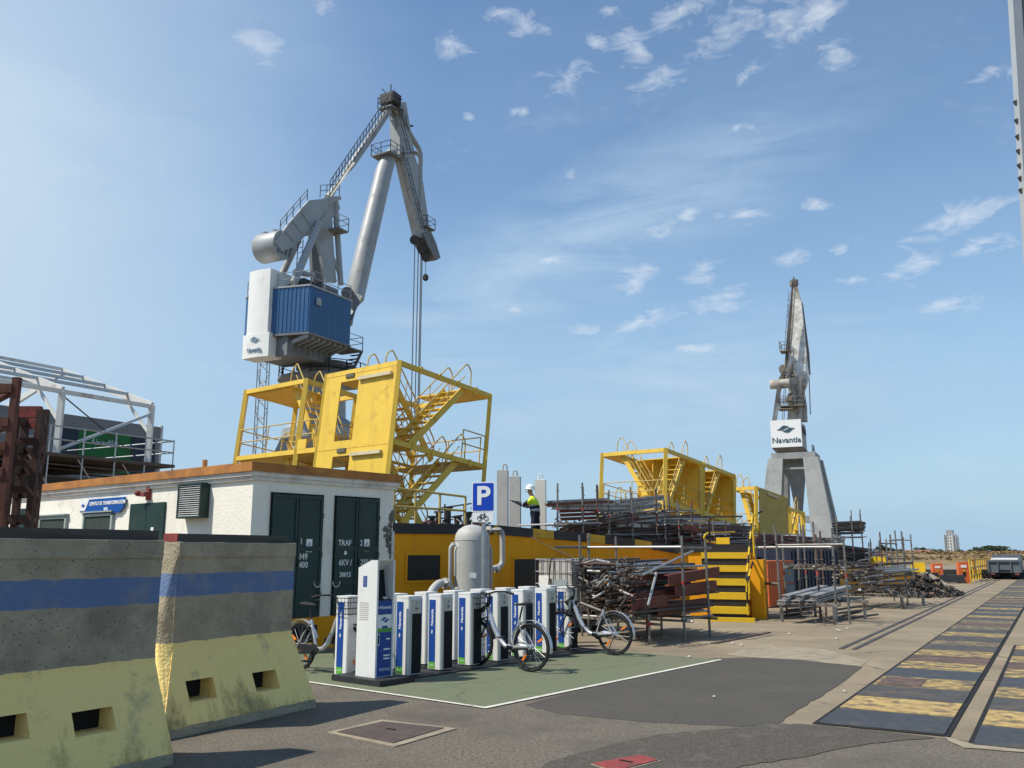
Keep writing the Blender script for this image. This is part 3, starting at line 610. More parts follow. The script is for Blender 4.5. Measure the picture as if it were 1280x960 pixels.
# ------------------------------------------------------------------ bike docks (local x = NN, y = A)
def rrect(hx, hy, r, n=4):
    pts = []
    for cx, cy, a0 in ((hx - r, hy - r, 0), (-hx + r, hy - r, 90), (-hx + r, -hy + r, 180), (hx - r, -hy + r, 270)):
        for k in range(n + 1):
            t = radians(a0 + 90 * k / n); pts.append((cx + r * cos(t), cy + r * sin(t)))
    return pts
def make_dock(s):
    t = empty('bike_dock', (0, 0, 0), 'x', 'bike dock')
    hx, hy, h = .135, .13, 1.07
    rr = rrect(hx, hy, .03)
    MB().prism([V((x, y, .02)) for x, y in rr], V((0, 0, h - .05))).build('dock_body', dock_white, t, True)
    MB().prism([V((x * 1.02, y * 1.02, h - .03)) for x, y in rr], V((0, 0, .03))).build('dock_cap', dock_white, t, True)
    fx = s * hx
    MB().box((fx + s * .002, .0, .53), (.006, .215, .98)).build('front_plate', dock_grey, t, True)
    MB().box((fx + s * .004, .018, .43), (.008, .178, .80)).build('wheel_slot', black_gap, t, True)
    lk = MB().lathe([(.028, 0), (.028, .008), (.02, .012)], (fx + s * .004, .01, .90), V((s, 0, 0)), 14).build('lock', galv, t, True)
    MB().lathe([(.012, 0), (.012, .004)], (fx + s * .016, .01, .90), V((s, 0, 0)), 8).build('keyhole', black_gap, lk, True)
    bx = -.025 * s if s > 0 else -.0
    MB().box((bx - .015, -hy - .002, .555), (.125, .006, .87)).build('blue_panel', sign_blue2, t, True)
    MB().box((bx - .015, -hy - .002, .075), (.125, .006, .088)).build('green_label', green_label, t, True)
    y = -hy - .0055; c = V((bx - .012, y, .74))
    text('Navantia', .066, c, V((0, 0, 1)), V((-1, 0, 0)), sign_white, t, local=True, th=.001, bold=.0012)
    swoosh_logo((bx - .014, y, .54), .06, V((0, 0, 1)), V((-1, 0, 0)), sign_white, t, True, .001)
    text('MOVUS', .024, V((bx - .012, y, .075)), V((1, 0, 0)), UP, sign_white, t, local=True, th=.001)
    return t
def number(t, n, s):
    text(str(n), .05, V((s * .141, .01, .965)), V((0, s, 0)), UP, letter_black, t, 'number', True, .001)
front = make_dock(1); back = make_dock(-1)
ordn = ['first', 'second', 'third', 'fourth', 'fifth', 'sixth', 'seventh']
DU0, DUS, DW = -2.00, .673, 3.88
base = empty('dock_base', PF(DU0, 3.5, .012), 'flat black steel base plate under the rows of bike docks', 'base plate', None, ROT0)
MB().box((.05, 1.95, .008), (1.2, 5.0, .016)).build('base_plate', base_black, base, True)
for k in range(7):
    for s, proto in ((1, front), (-1, back)):
        o = proto if k == 0 else copy_tree(proto)
        u = DU0 + DUS * k + (.0 if s > 0 else .34); w = (DW if s > 0 else DW - .64) - .03 * k
        o.location = PF(u, w, .026); o.rotation_euler = (0, 0, ROT0)
        if s > 0: o['label'] = '%s bike dock of the front row, counted from the white kiosk' % ordn[k]
        else: o['label'] = 'bike dock of the back row, %s from the kiosk end, behind the front docks' % ordn[k]
        o['group'] = 'bike docks in two rows'
docks = sorted([x for x in COL.objects if x.name.startswith('bike_dock')], key=lambda q: (q.location - O).dot(NN))
for row, s in ((docks[:7], -1), (docks[7:], 1)):
    for i, o in enumerate(sorted(row, key=lambda q: (q.location - O).dot(A))): number(o, i + 1, s)
bu, bw = -2.55, 3.25
xd = copy_tree(back); xd.location = PF(bu, bw, .026); xd['label'] = 'bike dock half hidden behind the white kiosk, on its left'; 
# ------------------------------------------------------------------ kiosk
kz = .07
K0 = G(468, 856)
ku, kw, _ = uw(K0)
kio = empty('bike_kiosk', PF(ku + .16, kw - .19, .012), 'white pay kiosk with sloping top, screen and blue front on a black plate', 'kiosk', None, ROT0)
hx, hy = .19, .16
MB().box((-.02, .0, kz / 2), (.95, .62, kz)).build('base_plate', base_black, kio, True)
zt = 1.58
mb = MB(); b = .035
side = [(-hx, kz), (hx - .02, kz), (hx - .02, .80), (hx - .07, .92), (hx - .14, 1.02), (hx - .20, 1.46), (hx - .03, zt - .015), (hx, zt), (hx - .12, zt), (-hx, zt - .10)]
mb.prism([V((x, -hy + .03, z)) for x, z in side], V((0, 2 * hy - .06, 0))); mb.build('kiosk_core', dock_white, kio, True)
for y0 in (-hy, hy - .03):
    mb = MB(); mb.prism([V((x, y0, z)) for x, z in [(-hx, kz), (hx, kz), (hx, zt), (hx - .12, zt), (-hx, zt - .10)]], V((0, .03, 0)))
    mb.build('side_panel', dock_white, kio, True)
fx = hx - .02; R = V((0, 1, 0)); FN = V((1, 0, 0))
MB().box((fx + .003, 0, .36), (.008, 2 * hy - .064, .56)).build('blue_panel', sign_blue2, kio, True)
MB().box((fx + .003, 0, .665), (.009, 2 * hy - .064, .045)).build('green_band', green_label, kio, True)
MB().box((fx + .003, 0, .79 - .01), (.008, 2 * hy - .064, .17)).build('white_panel', sign_white, kio, True)
MB().prism([V((hx - .018, -hy + .031, .875)), V((hx - .018, -hy + .031, 1.045)), V((hx - .025, -hy + .031, 1.045)), V((hx - .025, -hy + .031, .875))], V((0, 2 * hy - .062, 0))).build('blue_header', sign_blue2, kio, True)
text('Navantia', .058, V((hx - .016, .02, .96)), R, UP, sign_white, kio, local=True, th=.001, bold=.001)
swoosh_logo((hx - .016, -.108, .96), .04, R, UP, sign_white, kio, True, .001)
swoosh_logo((fx + .008, .01, .80), .14, R, UP, logo_blue, kio, True, .001)
MB().box((fx + .008, .01, .705), (.003, .10, .03)).build('small_label', sign_blue2, kio, True)
text('MOVUS', .055, V((fx + .008, .02, .16)), R, UP, sign_white, kio, local=True, th=.001)
mb = MB(); mb.box((fx + .008, -.105, .55), (.01, .04, .15)); mb.build('card_slot', dock_white, kio, True)
MB().box((fx + .014, -.105, .55), (.004, .024, .12)).build('slot_mouth', black_gap, kio, True)
for z, wd in ((.55, .07), (.42, .11), (.34, .11), (.30, .11)): MB().box((fx + .008, .085 - wd / 2 + .02, z), (.003, wd, .018)).build('print_line', sign_white, kio, True)
sl = V((.20 - .14 + .0, 0, .44)); 
MB().prism([V((hx - .137, -hy + .032, 1.03)), V((hx - .197, -hy + .032, 1.45)), V((hx - .190, -hy + .032, 1.45)), V((hx - .130, -hy + .032, 1.03))], V((0, 2 * hy - .064, 0))).build('screen', M('dark screen', (.012, .013, .016), .12), kio, True)
MB().prism([V((hx - .022, -hy + .032, .815 + .24)), V((hx - .135, -hy + .032, 1.035 + .06)), V((hx - .135, -hy + .032, 1.03)), V((hx - .022, -hy + .032, 1.0))], V((0, 2 * hy - .064, 0))).build('keypad_shelf', black_plastic, kio, True)
MB().box((hx - .07, .05, 1.082), (.045, .07, .012), (V((.88, 0, -.34)).normalized(), V((0, 1, 0)), V((.34, 0, .88)).normalized())).build('card_reader', sign_white, kio, True)
MB().box((-.05, -hy - .002, 1.30), (.075, .004, .14)).build('blue_sticker', sign_blue2, kio, True)
mb = MB()
for i in range(6):
    for j in range(3): mb.box((-.05, -hy - .0045, 1.25 + i * .019), (.05 if j == 1 else .05, .001, .004))
mb.build('sticker_print', sign_white, kio, True)
mb = MB()
for i in range(9):
    for j in range(8): mb.lathe([(.0065, 0), (.0065, .002)], (-.135 + j * .022 + (.011 if i % 2 else 0), -hy - .0005, .80 + i * .027), V((0, -1, 0)), 6)
mb.build('speaker_hole', M('grille shade', (.20, .17, .12), .8), kio, True)
# ------------------------------------------------------------------ bicycles (local x forward)
def make_bike(label, saddle=True):
    t = empty('bicycle', (0, 0, 0), label, 'bicycle', 'shared bicycles at the docks')
    R_ = .34
    for x in (0, 1.08):
        n = 40
        ty = MB().pipe([V((x + (R_ - .02) * cos(2 * pi * i / n), 0, R_ + (R_ - .02) * sin(2 * pi * i / n))) for i in range(n)], .021, 8, closed=True).build('wheel', rubber, t, True, True)
        MB().pipe([V((x + (R_ - .047) * cos(2 * pi * i / n), 0, R_ + (R_ - .047) * sin(2 * pi * i / n))) for i in range(n)], .011, 6, closed=True).build('rim', black_plastic if x == 0 else black_plastic, ty, True, True)
        mb = MB(); mb.tube((x, -.05, R_), (x, .05, R_), .035, 12)
        mb.build('hub', silver, ty, True)
        sp = MB()
        for i in range(18):
            a = 2 * pi * i / 18 + .1; b = a + (.5 if i % 2 else -.5)
            sp.tube((x + .03 * cos(b), .025 * (1 if i % 2 else -1), R_ + .03 * sin(b)), (x + (R_ - .05) * cos(a), 0, R_ + (R_ - .05) * sin(a)), .0022, 4)
        sp.build('spokes', galv, ty, True)
        for a in (2.6, 5.4):
            c = V((x + .2 * cos(a), 0, R_ + .2 * sin(a))); d = V((cos(a), 0, sin(a)))
            MB().box(c, (.10, .02, .028), (d, V((0, 1, 0)), d.cross(V((0, 1, 0))))).build('reflector', orange_ref, ty, True)
        # mudguard
        a0, a1 = (radians(20), radians(190)) if x == 0 else (radians(40), radians(170))
        mg = MB()
        prev = None
        for i in range(15):
            a = a0 + (a1 - a0) * i / 14; p = V((x + .375 * cos(a), 0, R_ + .375 * sin(a)))
            if prev is not None: mg.bar(prev, p, .055, .006, up=V((0, 1, 0)).cross(p - prev))
            prev = p
        mg.build('mudguard', black_plastic if x else silver, t, True)
    fr = MB()
    fr.pipe([V((.84, 0, .86)), V((.80, 0, .76)), V((.72, 0, .58)), V((.62, 0, .42)), V((.50, 0, .33)), V((.38, 0, .31)), V((.22, 0, .33)), V((.02, .055, .345))], [.036, .036, .038, .038, .036, .034, .026, .018], 10)
    fr.pipe([V((.38, 0, .31)), V((.22, 0, .36)), V((.02, -.055, .345))], [.03, .024, .018], 8)
    fr.tube((.36, 0, .31), (.215, 0, .72), .021, 10)
    for y in (.06, -.06): fr.pipe([V((.225, y * .3, .68)), V((.12, y, .52)), V((0, y, .345))], .012, 8)
    fr.build('frame', silver, t, True, True)
    text('Navantia', .05, V((.665, -.039, .49)), V((.49, 0, .87)), V((-.87, 0, .49)), logo_blue, t, local=True, th=.001)
    mb = MB()
    mb.pipe([V((.87, 0, .92)), V((.84, 0, .86))], .03, 10)
    for y in (.06, -.06): mb.pipe([V((.865, 0, .72)), V((.90, y, .70)), V((1.08, y, .34))], .014, 8)
    mb.build('fork', black_plastic, t, True, True)
    hb = MB(); hb.pipe([V((.84, 0, .85)), V((.80, 0, 1.02)), V((.82, 0, 1.06))], .018, 8)
    hb.pipe([V((.62, .31, 1.06)), V((.74, .27, 1.09)), V((.84, .16, 1.09)), V((.86, 0, 1.06)), V((.84, -.16, 1.09)), V((.74, -.27, 1.09)), V((.62, -.31, 1.06))], .013, 8)
    hbo = hb.build('handlebar', black_plastic, t, True, True)
    for y in (.30, -.30): MB().tube((.60, y * 1.03, 1.055), (.72, y * .93, 1.085), .019, 8).build('grip', rubber, hbo, True)
    for y in (.25, -.25): MB().pipe([V((.80, y, 1.06)), V((.74, y * 1.1, 1.03)), V((.66, y * 1.15, 1.02))], .007, 6).build('brake_lever', black_plastic, hbo, True)
    for y in (.07, -.07): MB().pipe([V((.85, y, 1.07)), V((.92, y * 1.5, 1.0)), V((.95, y, .86)), V((.90, y * .6, .74))], .005, 5).build('brake_cable', rubber, hbo, True)
    bk = MB(); x0, x1, hw = .93, 1.22, .18
    for z, e in ((.84, .03), (.92, .015), (1.0, .005), (1.06, 0)):
        bk.pipe([V((x0, hw - e, z)), V((x1 - e, hw - e, z)), V((x1 - e, -hw + e, z)), V((x0, -hw + e, z))], .006, 5, closed=True)
    for i in range(8):
        y = -hw + 2 * hw * i / 7; bk.tube((x1 - .03, y * .85, .84), (x1, y, 1.06), .004, 4); bk.tube((x0, y * .85, .84), (x0, y, 1.06), .004, 4); bk.tube((x0, y * .85, .84), (x1 - .03, y * .85, .84), .004, 4)
    for i in range(5):
        x = x0 + (x1 - x0) * i / 4
        for y in (hw, -hw): bk.tube((x, y * .85, .84), (x, y, 1.06), .004, 4)
    bk.tube((.84, 0, .90), (.95, 0, .86), .014, 6)
    bk.build('basket', black_plastic, t, True)
    MB().lathe([(.03, 0), (.04, .03), (.035, .05)], (.93, 0, .82), V((1, 0, 0)), 12).build('headlight', black_plastic, t, True)
    ck = MB(); ck.tube((.37, -.09, .31), (.37, .09, .31), .03, 10); ck.lathe([(.085, -.004), (.085, .004)], (.37, -.06, .31), V((0, 1, 0)), 20)
    ck.bar((.37, -.085, .31), (.31, -.10, .16), .022, .014); ck.bar((.37, .085, .31), (.43, .10, .46), .022, .014)
    cko = ck.build('crank', black_plastic, t, True)
    for p in (V((.31, -.15, .16)), V((.43, .15, .46))): MB().box(p, (.09, .10, .022)).build('pedal', rubber, cko, True)
    mb = MB(); mb.prism([V((x, -.075, z)) for x, z in [(.46, .30), (.44, .36), (.34, .385), (.03, .375), (.0, .33), (.03, .305), (.30, .27), (.40, .25)]], V((0, .02, 0)))
    mb.build('chain_case', black_plastic, t, True)
    if saddle:
        mb = MB(); mb.tube((.215, 0, .72), (.165, 0, .90), .014, 8); po = mb.build('seat_post', black_plastic, t, True)
        sa = MB()
        secs = [(.02, .075, .93, .045), (.05, .10, .945, .05), (.12, .095, .94, .05), (.19, .055, .93, .04), (.26, .03, .93, .032), (.31, .022, .925, .022)]
        n = 10; vs = []
        for x, hw2, z, th in secs:
            vs += [V((x, hw2 * cos(2 * pi * k / n), z + th * .5 * sin(2 * pi * k / n))) for k in range(n)]
        fs = [(i * n + k, i * n + (k + 1) % n, (i + 1) * n + (k + 1) % n, (i + 1) * n + k) for i in range(len(secs) - 1) for k in range(n)]
        sa.add(vs, fs + [tuple(range(n - 1, -1, -1)), tuple(range((len(secs) - 1) * n, len(secs) * n))])
        sa.build('saddle', rubber, t, True, True)
    mb = MB(); mb.tube((-.02, .03, R_), (.10, .09, .03), .009, 6); mb.build('kickstand', black_plastic, t, True)
    return t
def place_bike(t, rear, fwd, z=.014):
    t.location = (rear.x, rear.y, z); t.rotation_euler = (0, 0, atan2(fwd.y, fwd.x)); return t
b1 = make_bike('silver shared bicycle on the left, its front behind the white kiosk')
place_bike(b1, PF(-2.56, 2.22), NN)
b2 = make_bike('silver shared bicycle with a saddle and front basket, standing in front of the middle docks')
p2 = uw(G(664, 841)); place_bike(b2, PF(p2[0], p2[1]), -NN + A * .03)
b3 = make_bike('silver shared bicycle without a saddle, nearest the scaffold pile', False)
p3_ = uw(G(769, 820)); place_bike(b3, PF(p3_[0], p3_[1]), -NN - A * .02)
# ------------------------------------------------------------------ parking sign
def at(px, py, w): return onplane(px, py, PF(0, w), NN)
sb0 = at(604, 760, 1.85); sb0.z = 0
ps = empty('parking_sign', sb0, 'blue P parking sign with a bicycle plate on a galvanised post', 'sign')
tp = at(604, 604, 1.85); hp = tp.z
MB().tube(sb0, sb0 + UP * (hp), .045, 14).build('post', galv, ps, False, True)
SR = V((.96, -.28, 0)).normalized(); SN = V((SR.y, -SR.x, 0))
Ysg = sb0.y - .05
wS = 30 / F * Ysg; ctr = D(604, 621, Ysg); hS = (D(604, 602.5, Ysg) - D(604, 640, Ysg)).length
MB().prism([ctr + SR * x * wS + UP * y * hS for x, y in rrect(.5, .5, .05)], -SN * .012).build('sign_plate', sign_white, ps)
MB().prism([ctr + SN * .002 + SR * x * wS * .9 + UP * y * hS * .92 for x, y in rrect(.5, .5, .04)], SN * .002).build('blue_field', M('sign field blue', (.004, .05, .45), .35, 0, .02), ps)
text('P', hS * .86, ctr + SN * .006 + UP * .005, SR, UP, sign_white, ps, 'letter', sx=1.12, bold=.013)
c2 = D(603.5, 646.5, Ysg); w2, h2_ = 27.5 / F * Ysg, 12 / F * Ysg
MB().prism([c2 + SR * x * w2 + UP * y * h2_ for x, y in rrect(.5, .5, .08)], -SN * .012).build('bicycle_plate', sign_white, ps)
mb = MB(); k = h2_ * .95
def bp_(x, y): return c2 + SN * .004 + SR * (x * k) + UP * (y * k)
for x in (-.38, .38): mb.pipe([bp_(x + .24 * cos(2 * pi * i / 14), -.12 + .24 * sin(2 * pi * i / 14)) for i in range(14)], .006, 4, closed=True)
for p, q in (((-.38, -.12), (-.2, .28)), ((-.2, .28), (.22, .28)), ((.22, .28), (.38, -.12)), ((-.24, .2), (0, -.12)), ((0, -.12), (.24, .22)), ((0, -.12), (-.38, -.12)), ((.22, .28), (.18, .42)), ((.1, .42), (.26, .42)), ((-.3, .32), (-.12, .32))): mb.tube(bp_(*p), bp_(*q), .006, 4)
mb.build('bicycle_symbol', letter_black, ps)
for z in (hp - .1, hp - .35): MB().box(V((sb0.x, sb0.y, z)) , (.13, .11, .03), (SR, -SN, UP)).build('clamp', galv, ps)
# ------------------------------------------------------------------ air receiver tank with pipes
TW = 1.15
tb = at(590, 700, TW); rt = 21.5 / F * tb.y / cos(.02); ztop_t = at(590, 659, TW).z + .05
tb.z = 0
tk = empty('air_tank', tb, 'grey domed air receiver tank with bent pipes before the ochre wall', 'tank')
zs = at(590, 675, TW).z
MB().lathe([(rt, .25), (rt, zs), (rt * 1.0, zs + .01), (rt * .95, zs + (ztop_t - zs) * .38), (rt * .78, zs + (ztop_t - zs) * .68), (rt * .45, zs + (ztop_t - zs) * .92), (rt * .12, ztop_t)], tb, UP, 32).build('tank_shell', grey_paint, tk, False, True)
MB().lathe([(rt + .004, zs - .008), (rt + .006, zs), (rt + .004, zs + .008)], tb, UP, 32).build('weld_seam', grey_paint, tk)
for k in range(3):
    a = 2 * pi * k / 3 + .4; p = tb + V((cos(a), sin(a), 0)) * rt * .85; MB().bar(p, p + UP * .32, .1, .06).build('leg', grey_paint, tk)
def pp_(px, py, w=TW): return at(px, py, w)
def pipe_(name, pts, r, m=grey_paint): return MB().pipe(pts, r, 10).build(name, m, tk, False, True)
def rounded(pts, r=.12, n=5):
    out = [pts[0]]
    for i in range(1, len(pts) - 1):
        a, b, c = pts[i - 1], pts[i], pts[i + 1]; d1_ = (a - b); d2_ = (c - b); rr = min(r, d1_.length * .49, d2_.length * .49)
        p, q = b + d1_.normalized() * rr, b + d2_.normalized() * rr
        out += [p.lerp(b, t / n).lerp(b.lerp(q, t / n), t / n) for t in range(n + 1)]
    return out + [pts[-1]]
pipe_('outlet_pipe', rounded([pp_(585, 662), pp_(628, 662.5), pp_(628, 707), pp_(616, 711), pp_(612, 711)], .14), .055)
pipe_('drain_pipe', rounded([pp_(571, 681, 1.3), pp_(563, 682, 1.3), pp_(562.5, 729, 1.3), pp_(566, 738, 1.3), pp_(571, 737, 1.3)], .08), .035)
pipe_('inlet_pipe', rounded([pp_(573, 682, 1.45), pp_(569, 686, 1.45), pp_(569, 720, 1.45)], .05), .025)
pipe_('inlet_pipe', rounded([pp_(558, 728, 1.5), pp_(545, 730, 1.6), pp_(535, 748, 1.7), pp_(532, 775, 1.7)], .25), .075)
pipe_('gauge_pipe', rounded([pp_(609, 680, 1.3), pp_(614, 684, 1.3), pp_(614, 740, 1.3)], .08), .025)
for (x, y, w, r, ax) in ((556, 729, 1.5, .10, A), (621, 711, TW, .085, A), (611, 662, TW, .075, A), (566, 681, 1.3, .05, A), (610, 682, 1.3, .05, A), (571, 737, 1.3, .05, A)):
    MB().lathe([(r, -.02), (r, .02)], pp_(x, y, w), ax, 14).build('flange', grey_paint, tk)
MB().lathe([(.02, 0), (.02, .1), (.05, .1), (.05, .14), (.02, .16)], V((tb.x, tb.y, ztop_t - .01)), UP, 8).build('safety_valve', grey_paint, tk)
q = tb + V((.1, -1, 0)).normalized() * (rt + .003) + UP * 1.25
MB().box(q, (.13, .006, .10)).build('data_plate', sign_white, tk)
# ------------------------------------------------------------------ IBC container
plastic_w = M('cloudy plastic', (.50, .47, .43), .4, 0, .12, 2, 0, 0, (.33, .29, .25), .5, 1.5)
iu = None
for k in range(400):
    u = 2 + k * .02; p = PF(u, .75)
    cz = p.y * cos(PITCH) - (-.2) * 0
    if 640 + F * p.x / (p.y * cos(PITCH)) >= 669: iu = u; break
ib = empty('liquid_container', PF(iu + .6, 1.25, 0), 'caged translucent liquid container on stacked pallets between the ochre wall and the scaffold pile', 'container', None, ROT0)
zb_ = .46; zt_ = at(690, 698, 1.2).z
pallet_wood = M('grey pallet wood', (.26, .22, .17), .85, 0, .3, 5, .2, 30)
pal = empty('pallet', PF(iu + .6, 1.25, 0), 'grey wooden pallet stack under the caged container', 'pallet', None, ROT0)
for l in range(3):
    for x in (-.45, -.15, .15, .45): MB().box((x, 0, l * .15 + .125), (.14, 1.2, .022)).build('board', pallet_wood, pal, True)
    for y in (-.53, 0, .53): MB().box((0, y, l * .15 + .06), (1.0, .1, .108)).build('bearer', pallet_wood, pal, True)
MB().prism([V((x, y, zb_)) for x, y in rrect(.47, .57, .08)], V((0, 0, zt_ - zb_ - .05))).build('bottle', plastic_w, ib, True)
cg = MB()
for i in range(5):
    z = zb_ + .02 + (zt_ - zb_ - .04) * i / 4; cg.pipe([V((.5, .6, z)), V((-.5, .6, z)), V((-.5, -.6, z)), V((.5, -.6, z))], .014, 6, closed=True)
for i in range(7):
    x = -.5 + i / 6
    for y in (-.6, .6): cg.tube((x, y, zb_), (x, y, zt_), .011, 6)
for i in range(8):
    y = -.6 + 1.2 * i / 7
    for x in (-.5, .5): cg.tube((x, y, zb_), (x, y, zt_), .011, 6)
cg.build('cage', galv, ib, True)
MB().box((-.25, -.612, zb_ + .62), (.30, .006, .22)).build('label_plate', sign_white, ib, True)
MB().box((.18, -.612, zb_ + .45), (.34, .006, .40)).build('label_plate', M('grey label', (.30, .36, .38), .5), ib, True)
MB().lathe([(.11, 0), (.11, .05), (.07, .06)], (0, 0, zt_ - .06), UP, 14).build('cap', black_plastic, ib, True)
MB().pipe([V((-.02, -.55, zt_ + .01)), V((-.04, -.63, zt_)), V((-.08, -.64, zt_ - .3)), V((-.14, -.65, zb_ + .1))], .014, 6).build('hose', rubber, ib, True)
# ------------------------------------------------------------------ scaffold material
tube_mats = [M('tube galvanised', (.25, .25, .235), .5, .6, .25, 5, 0, 0, (.13, .085, .055), .7, 4), M('tube dull', (.125, .12, .105), .6, .45, .3, 6, 0, 0, (.09, .055, .038), .8, 4), M('tube rusty', (.12, .075, .055), .75, .25, .35, 6), M('tube bright', (.42, .42, .41), .45, .6, .15, 5)]
ring_red = M('red ring paint', (.42, .04, .035), .6)
chan_red = M('oxide red channel', (.17, .05, .032), .75, .1, .3, 4, 0, 0, (.09, .05, .04), .5, 2)
plank_galv = M('perforated plank', (.36, .36, .35), .55, .55, .2, 5, 0, 0, (.2, .18, .15), .5, 3)
_unit = {}
def unit_tube(m):
    if m.name not in _unit:
        mb = MB(); n = 8
        vs = [V((cos(2 * pi * i / n), sin(2 * pi * i / n), z)) for z in (-.5, .5) for i in range(n)]; vi = [V((.72 * cos(2 * pi * i / n), .72 * sin(2 * pi * i / n), z)) for z in (-.5, .5) for i in range(n)]
        mb.add(vs, [(i, (i + 1) % n, n + (i + 1) % n, n + i) for i in range(n)])
        mb.add(vi, [(i, n + i, n + (i + 1) % n, (i + 1) % n) for i in range(n)])
        ring = len(mb.v)
        for zi in (0, 1):
            for i in range(n):
                j = (i + 1) % n; a, b, c, d = zi * n + i, zi * n + j, 2 * n + zi * n + j, 2 * n + zi * n + i
                mb.f.append((a, d, c, b) if zi == 0 else (a, b, c, d)); mb.m.append(0)
        o = mb.build('scaffold_tube', m); me = o.data; bpy.data.objects.remove(o); _unit[m.name] = me
    return _unit[m.name]
def stick(name, p, q, r, m, label=None, cat=None, group=None, parent=None):
    p, q = V(p), V(q); o = bpy.data.objects.new(name, unit_tube(m)); COL.objects.link(o)
    o.scale = (r, r, (q - p).length); o.rotation_euler = (q - p).to_track_quat('Z', 'Y').to_euler(); loc = (p + q) / 2
    if parent is not None: o.parent = parent; loc = loc - parent.location
    o.location = loc
    return tag(o, label, cat, group)
def post_rack(label, posts, ledgers, cat='scaffold rack', r=.026, group=None):
    """posts: (foot point, height) ; ledgers: pairs of points."""
    t = empty('scaffold_rack', V(posts[0][0]), label, cat, group)
    for k, (p, h) in enumerate(posts):
        p = V(p); lean = V((random.uniform(-.02, .02), random.uniform(-.02, .02), 0)) * h
        stick('post', p, p + UP * h + lean, r, tube_mats[2] if k % 5 == 4 else tube_mats[0], parent=t)
        mb = MB()
        for z in (.5, 1.0, 1.5, 2.0):
            if z < h - .05: mb.lathe([(r * 1.9, -.012), (r * 1.9, .012)], p + UP * z + lean * (z / h), UP, 8)
        if mb.v: tag(mb.build('rosette', tube_mats[0], t), kind='stuff')
        if k % 2 == 0:
            z = min(h * .5, 1.05) + .06; q = p + lean * (z / h)
            MB().tube(q + UP * z, q + UP * (z + .07), r * 1.12, 8).build('red_ring', ring_red, t)
    for p, q in ledgers:
        stick('ledger', p, q, r * .95, tube_mats[0] if random.random() < .75 else tube_mats[3], parent=t)
    return t
TUBES = 0
def tube_thing(p, q, r, m, label, group):
    global TUBES
    TUBES += 1
    return stick('scaffold_tube', p, q, r, m, label, 'scaffold tube', group)
def clutter(name, pts, size, label, mats, parent=None):
    """couplers, hooks and tube ends that nobody could count"""
    mb = MB()
    for p in pts:
        p = V(p); d = V((random.gauss(0, 1), random.gauss(0, 1), random.gauss(0, .6))).normalized(); l = size * random.uniform(.5, 1.6)
        k = random.random(); mi = random.randrange(len(mats))
        if k < .5: mb.tube(p - d * l, p + d * l, size * .22, 6, mi=mi)
        elif k < .8: mb.box(p, (l, l * .7, size * .5), frame_of(d), mi)
        else:
            x, y, _ = frame_of(d); mb.pipe([p + x * (l * .6 * cos(a)) + y * (l * .6 * sin(a)) for a in [i * pi / 5 for i in range(8)]], size * .14, 5, mi)
    o = mb.build(name, mats, parent, off=None if parent else pts[0])
    return tag(o, label, None, None, 'stuff')
def channel(p, q, h, b, m, label, group, name='channel_beam', cat='steel beam', holes=False):
    p, q = V(p), V(q); x, y, d = frame_of(q - p); c = (p + q) / 2; L = (q - p).length; mb = MB(); th = .012
    mb.box(c, (th, h, L), (x, y, d))
    for s in (-1, 1): mb.box(c + y * (s * (h / 2 - th / 2)) - x * (b / 2), (b, th, L), (x, y, d))
    if holes:
        n = int(L / .12)
        for i in range(n):
            mb.box(p + d * ((i + .5) * L / n) + x * (th / 2 + .002), (.004, h * .28, .05), (x, y, d), 1)
    o = mb.build(name, [m, black_gap], None, off=c); return tag(o, label, cat, group)
mixm = [tube_mats[0], tube_mats[1], tube_mats[2], tube_mats[3]]
# --- front pile in its rack
posts = [(PF(4.93, 4.42), 2.02), (PF(6.0, 4.42), 1.95), (PF(4.95, 2.15), 2.1), (PF(6.1, 2.15), 2.05), (PF(4.9, 3.6), .5), (PF(6.0, 3.3), .5), (PF(3.9, 4.25), .55), (PF(4.5, 2.3), 2.05)]
z1 = .42
led = [(PF(4.8, 4.45, z1), PF(6.1, 4.45, z1)), (PF(4.97, 4.6, z1 - .05), PF(4.97, 2.0, z1 - .05)), (PF(6.0, 4.6, z1 - .05), PF(6.0, 2.0, z1 - .05)), (PF(3.9, 4.5, z1 - .05), PF(4.5, 2.1, z1 - .05)),
       (PF(4.9, 4.47, 1.78), PF(6.1, 4.47, 1.78)), (PF(4.95, 4.42, 1.80), PF(4.95, 2.0, 1.80)), (PF(3.8, 2.15, 1.80), PF(6.2, 2.15, 1.80))]
post_rack('steel scaffold rack holding the big pile of tubes beside the last bike dock', posts, led)
lab1 = 'grey or rusty scaffold tube lying in the big front pile beside the bikes'; g1 = 'scaffold tubes of the front pile'
for i in range(135):
    f = random.random(); z = z1 + .05 + (i / 135) * 1.05 + random.uniform(-.03, .03); w = 2.15 + 2.2 * random.random()
    if z > 1.30: w = 2.15 + 2.0 * random.random()
    u0 = 4.68 - (w - 2.15) * .60 + random.uniform(-.25, .35); u1 = u0 + random.uniform(1.6, 3.1)
    if w > 3.9: u1 = u0 + random.uniform(2.6, 3.3)
    u1 = min(u1, 6.75); dz = random.uniform(-.05, .05); dw = random.uniform(-.08, .08)
    if w > 4.0 and .9 < z < 1.27 and u1 > 4.6: continue
    tube_thing(PF(u0, w, z), PF(u1, w + dw, z + dz), random.choice((.022, .024, .024, .03)), random.choice((tube_mats[0], tube_mats[1], tube_mats[1], tube_mats[2], tube_mats[2], tube_mats[3])), lab1, g1)
